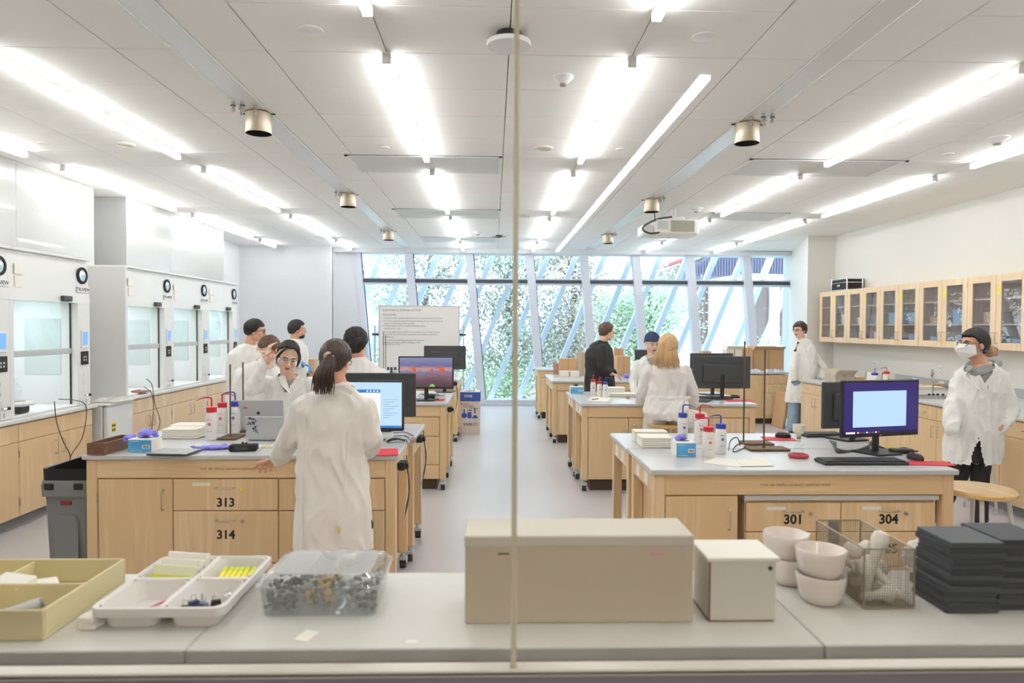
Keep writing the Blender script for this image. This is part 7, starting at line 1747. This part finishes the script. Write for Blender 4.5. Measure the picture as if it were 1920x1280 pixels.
MB().rings([rr(.03, W - .03, .03, D - .03, .108, .03), rr(.031, W - .031, .031, D - .031, .110, .03)], cap=True).obj('lid_top', glassm('acrylic_lid', (.93, .95, .96), body=.32, bodycol=(.88, .89, .9), ior=1.5), t)
for x in (.33, .62): MB().box((W * x, .012, .004), (W * x + .002, D - .012, .072)).obj('partition', cb_, t)
hm2 = [mat('hardware_dark', '5A5C58', .5, .3), M['dgrey'], mat('olive_metal', '6E7058', .5, .4), mat('amber_label', 'C9A24A', .6), M['lgrey']]
for q, (a, b) in enumerate(((.03, .31), (.36, .6), (.65, .95))):
    mb1, mb2 = MB(), MB()
    for k in range(90):
        x, y, z = W * rng.uniform(a, b), rng.uniform(.025, D - .025), rng.uniform(.008, .06); v = Vector((rng.gauss(0, 1), rng.gauss(0, 1), rng.gauss(0, .5))).normalized() * rng.uniform(.005, .012)
        (mb1 if k % 2 else mb2).cyl(Vector((x, y, z)) - v, Vector((x, y, z)) + v, rng.uniform(.003, .008), n=7)
    o = mb1.obj('hardware', hm2[(0, 3, 4)[q]], t); o['kind'] = 'stuff'; o = mb2.obj('hardware', hm2[(1, 2, 0)[q]], t); o['kind'] = 'stuff'
# tape marks on the counter
a = atz(575, 1192, HB); t = MB().box((-.02, -.03, 0), (.02, .03, .0005), 0, Matrix.Rotation(R(-20), 4, 'Z')).obj('tape_piece', M['paper']); t.location = (a.x, a.y, HB + .0005); tag(t, 'short white tape strip stuck on the counter before the clear box', 'tape')
a = atz(772, 1203, HB); t = MB().box((-.015, -.008, 0), (.015, .008, .0005)).obj('tape_piece', M['paper']); t.location = (a.x, a.y, HB + .0005); tag(t, 'tiny white tape scrap left of the long grey box on the counter edge', 'tape')
# long grey box
X0, X1, Y0 = -.075, .545, 1.815; H = .237
t = thing('long_box', 'long grey beige lidded board box at the centre of the near counter', 'box', (X0, Y0, Z))
MB().box((.002, .002, 0), (X1 - X0 - .002, .166, H - .012), .002).obj('box_body', mat('grey_box', 'C9BBA6', .8), t); l = MB().box((0, 0, H - .03), (X1 - X0, .168, H), .003).obj('lid', mat('grey_box_lid', 'CFC8BA', .8), t)
MB().box((.09, -.0008, H - .05), (.12, 0, H - .046)).obj('staple_mark', M['gap'], t); MB().box((.5, -.0008, H - .052), (.54, 0, H - .046)).obj('pink_mark', mat('pink', 'E89AB0', .6), t); MB().box((.595, -.0012, H - .055), (.6, -.0004, H - .02)).box((.012, -.0012, H - .04), (.017, -.0004, H - .012)).obj('staple', M['lgrey'], t)
# white cube box
X0, X1, Y0 = .588, .775, 1.82; H = .175
t = thing('white_box', 'small white lidded box with brown edges beside the long grey box', 'box', (X0, Y0, Z), R(0)); W = X1 - X0
MB().box((0.002, .002, 0), (W - .002, .15, H - .004), .002).obj('box_body', mat('board_white', 'D8D2C8', .7) if False else mat('white_board', 'DDD8CE', .7), t)
MB().box((-.006, -.004, H - .012), (W + .006, .156, H), .002).obj('lid', M['paper'], t); MB().box((-.001, -.0008, 0), (.004, .002, H - .012)).box((-.0008, .002, 0), (.001, .15, .004)).box((0, -.0008, 0), (W - .01, .001, .003)).obj('brown_edge', mat('brown_edge', '8A5F3E', .7), t); MB().cyl((W - .02, -.001, H - .03), (W - .02, .001, H - .03), .006, n=12).obj('sticker_dot', M['dgrey'], t)
# mortars
def mortar(l, x, y, z, rz):
    t = thing('mortar', l, 'mortar', (x, y, z), R(rz), 'white porcelain mortars'); t.scale = (.95, .95, .92); r = .073; n = 32; prof = [(r * .62, 0), (r * .72, .004), (r * .9, .03), (r * .99, .07), (r, .088), (r * .97, .092), (r * .92, .088), (r * .84, .05), (r * .5, .02), (.001, .015)]
    rg = []
    for (q, zz) in prof:
        rg.append([(q * math.cos(a) * (1 + (.07 * math.exp(-((a - .0) ** 2) / .03) if zz > .07 and q > .06 else 0)), q * math.sin(a), zz) for a in [2 * PI * k / n - PI for k in range(n)]])
    MB().rings(rg, cap=False).obj('bowl', M['porc'], t); MB().lathe([(.001, .001), (r * .62, .001), (r * .62, .0)], n=24).obj('foot', M['porcm'], t); return t
a = atz(1539, 1140, HB); y = a.y + .05; x = aty(1539, 1100, y).x; mortar('white porcelain mortar, lower of the front stack', x, y, Z, 10); mortar('white porcelain mortar with spout, upper of the front stack', x - .002, y, Z + .071, -25)
a = atz(1474, 1100, HB); y2 = a.y + .04; x = aty(1473, 1050, y2).x; mortar('white porcelain mortar, lower of the rear stack', x + .01, y2, Z, 90); mortar('white porcelain mortar, upper of the rear stack behind the white box', x, y2, Z + .071, -10)
# wire basket with pestles
X0, X1, Y0, Y1, H = 1.055, 1.2, 1.893, 2.18, .172
t = thing('wire_basket', 'rectangular wire mesh basket holding white pestles', 'basket', (X0, Y0, Z)); W, D = X1 - X0, Y1 - Y0
wm = mat('wire_steel', 'A89A84', .35, .8)
MB().tube([(0, 0, H), (W, 0, H), (W, D, H), (0, D, H), (0, 0, H)], .0028, 6).tube([(0, 0, .003), (W, 0, .003), (W, D, .003), (0, D, .003), (0, 0, .003)], .0025, 6).obj('frame', wm, t)
for (x, y) in ((0, 0), (W, 0), (0, D), (W, D)): MB().cyl((x, y, .003), (x, y, H), .0025, n=6).obj('corner_rod', wm, t)
ms = MB(); g = .0075
def wire(a, b):
    a, b = Vector(a), Vector(b); ms.tube([a, b], .00075, 3, cap=False)
k = g
while k < W: wire((k, 0, 0.003), (k, 0, H)); wire((k, D, .003), (k, D, H)); wire((k, 0, .003), (k, D, .003)); k += g
k = g
while k < D: wire((0, k, .003), (0, k, H)); wire((W, k, .003), (W, k, H)); wire((0, k, .003), (W, k, .003)); k += g
k = g
while k < H: wire((0, 0, k), (W, 0, k)); wire((0, D, k), (W, D, k)); wire((0, 0, k), (0, D, k)); wire((W, 0, k), (W, D, k)); k += g
o = ms.obj('wire_mesh', wm, t, fix=False); o['kind'] = 'stuff'
MB().box((.04, D + .001, .08), (.075, D + .004, H - .004)).obj('tag_plate', M['mgrey'], t)
def pestle(l, a, b, r0=.013, r1=.026, m='porcm'):
    a, b = Vector(a), Vector(b); t = thing('pestle', l, 'pestle', a + Vector((X0, Y0, Z)), 0, 'white pestles in the basket'); d = b - a
    q = [Vector((0, 0, 0)), d * .04, d * .3, d * .62, d * .74, d * .86, d * .96, d]; MB().tube(q, [r0 * .5, r0, r0 * .9, r0 * 1.15, r1 * .85, r1, r1 * .8, r1 * .25], 14).obj('shaft', M[m], t); MB().ell(tuple(d * .0), (r0 * 1.15,) * 3, 12, 8).obj('knob', M['porc'], t)
for l, a, b in (('pestle standing up with a pink end above the basket rim', (.05, .08, .03), (.115, .11, .19)), ('pestle lying at the bottom front of the basket', (.02, .03, .025), (.11, .05, .025)), ('pestle leaning left in the basket', (.03, .15, .03), (.02, .04, .11)), ('pestle leaning across the middle of the basket', (.12, .03, .03), (.07, .14, .10)),
                ('pestle lying along the left side of the basket', (.025, .2, .06), (.03, .09, .05)), ('pestle lying at the back of the basket', (.1, .25, .03), (.1, .14, .04)), ('pestle resting high against the left wire wall', (.05, .24, .07), (.04, .13, .13)), ('bandaged looking pestle leaning right in the basket', (.08, .22, .05), (.12, .10, .08)), ('pestle on top at the back right of the basket', (.06, .26, .08), (.12, .17, .12))): pestle(l, a, b)
# bubble wrap lump behind the basket
a = aty(1722, 1065, 2.24); t = thing('bubble_wrap', 'crumpled silvery bubble wrap behind the wire basket', 'bubble wrap', (a.x, 2.21, Z)); mb = MB(); mb.ell((0, 0, .05), (.075, .03, .05), 24, 14)
me = fuse(mb, 'wrap', mat('wrap_silver', 'E2E2DE', .3), .006, 1, lambda co, n_: co + n_ * (noise.noise(co * 60) * .012)); 
for v in me.vertices: v.co.z = max(v.co.z, .001)
link('wrap', me, t); MB().box((-.05, -.02, 0), (.05, .02, .004)).obj('backing', M['paper'], t)
# dark slabs
dk = [mat('slab_charcoal', '3E444A', .55, bump=.1), mat('slab_navy', '2E333C', .6)]
for st_, (x0, y0, n, w_, d_) in enumerate(((1.285, 1.86, 13, .15, .16), (1.445, 1.885, 13, .15, .17))):
    for k in range(n):
        j = rng.uniform(-.006, .006); jj = rng.uniform(-.006, .006); o_ = -.015 if k < 5 else 0
        t = MB().box((0, 0, 0), (w_, d_, .0148), .0012).obj('dark_slab', dk[(k * 7 + st_) % 2]); t.location = (x0 + j * (k < n - 1) + o_, y0 + jj * (k < n - 1), Z + k * .0154)
        tag(t, 'dark rectangular slab, %s in the %s stack at the right end of the counter' % (['bottom', 'second', 'third', 'fourth', 'fifth', 'sixth', 'seventh', 'eighth', 'ninth', 'tenth', 'eleventh', 'twelfth', 'top'][k], ['left', 'right'][st_]), 'slab', 'dark slabs in the %s stack' % ['left', 'right'][st_])
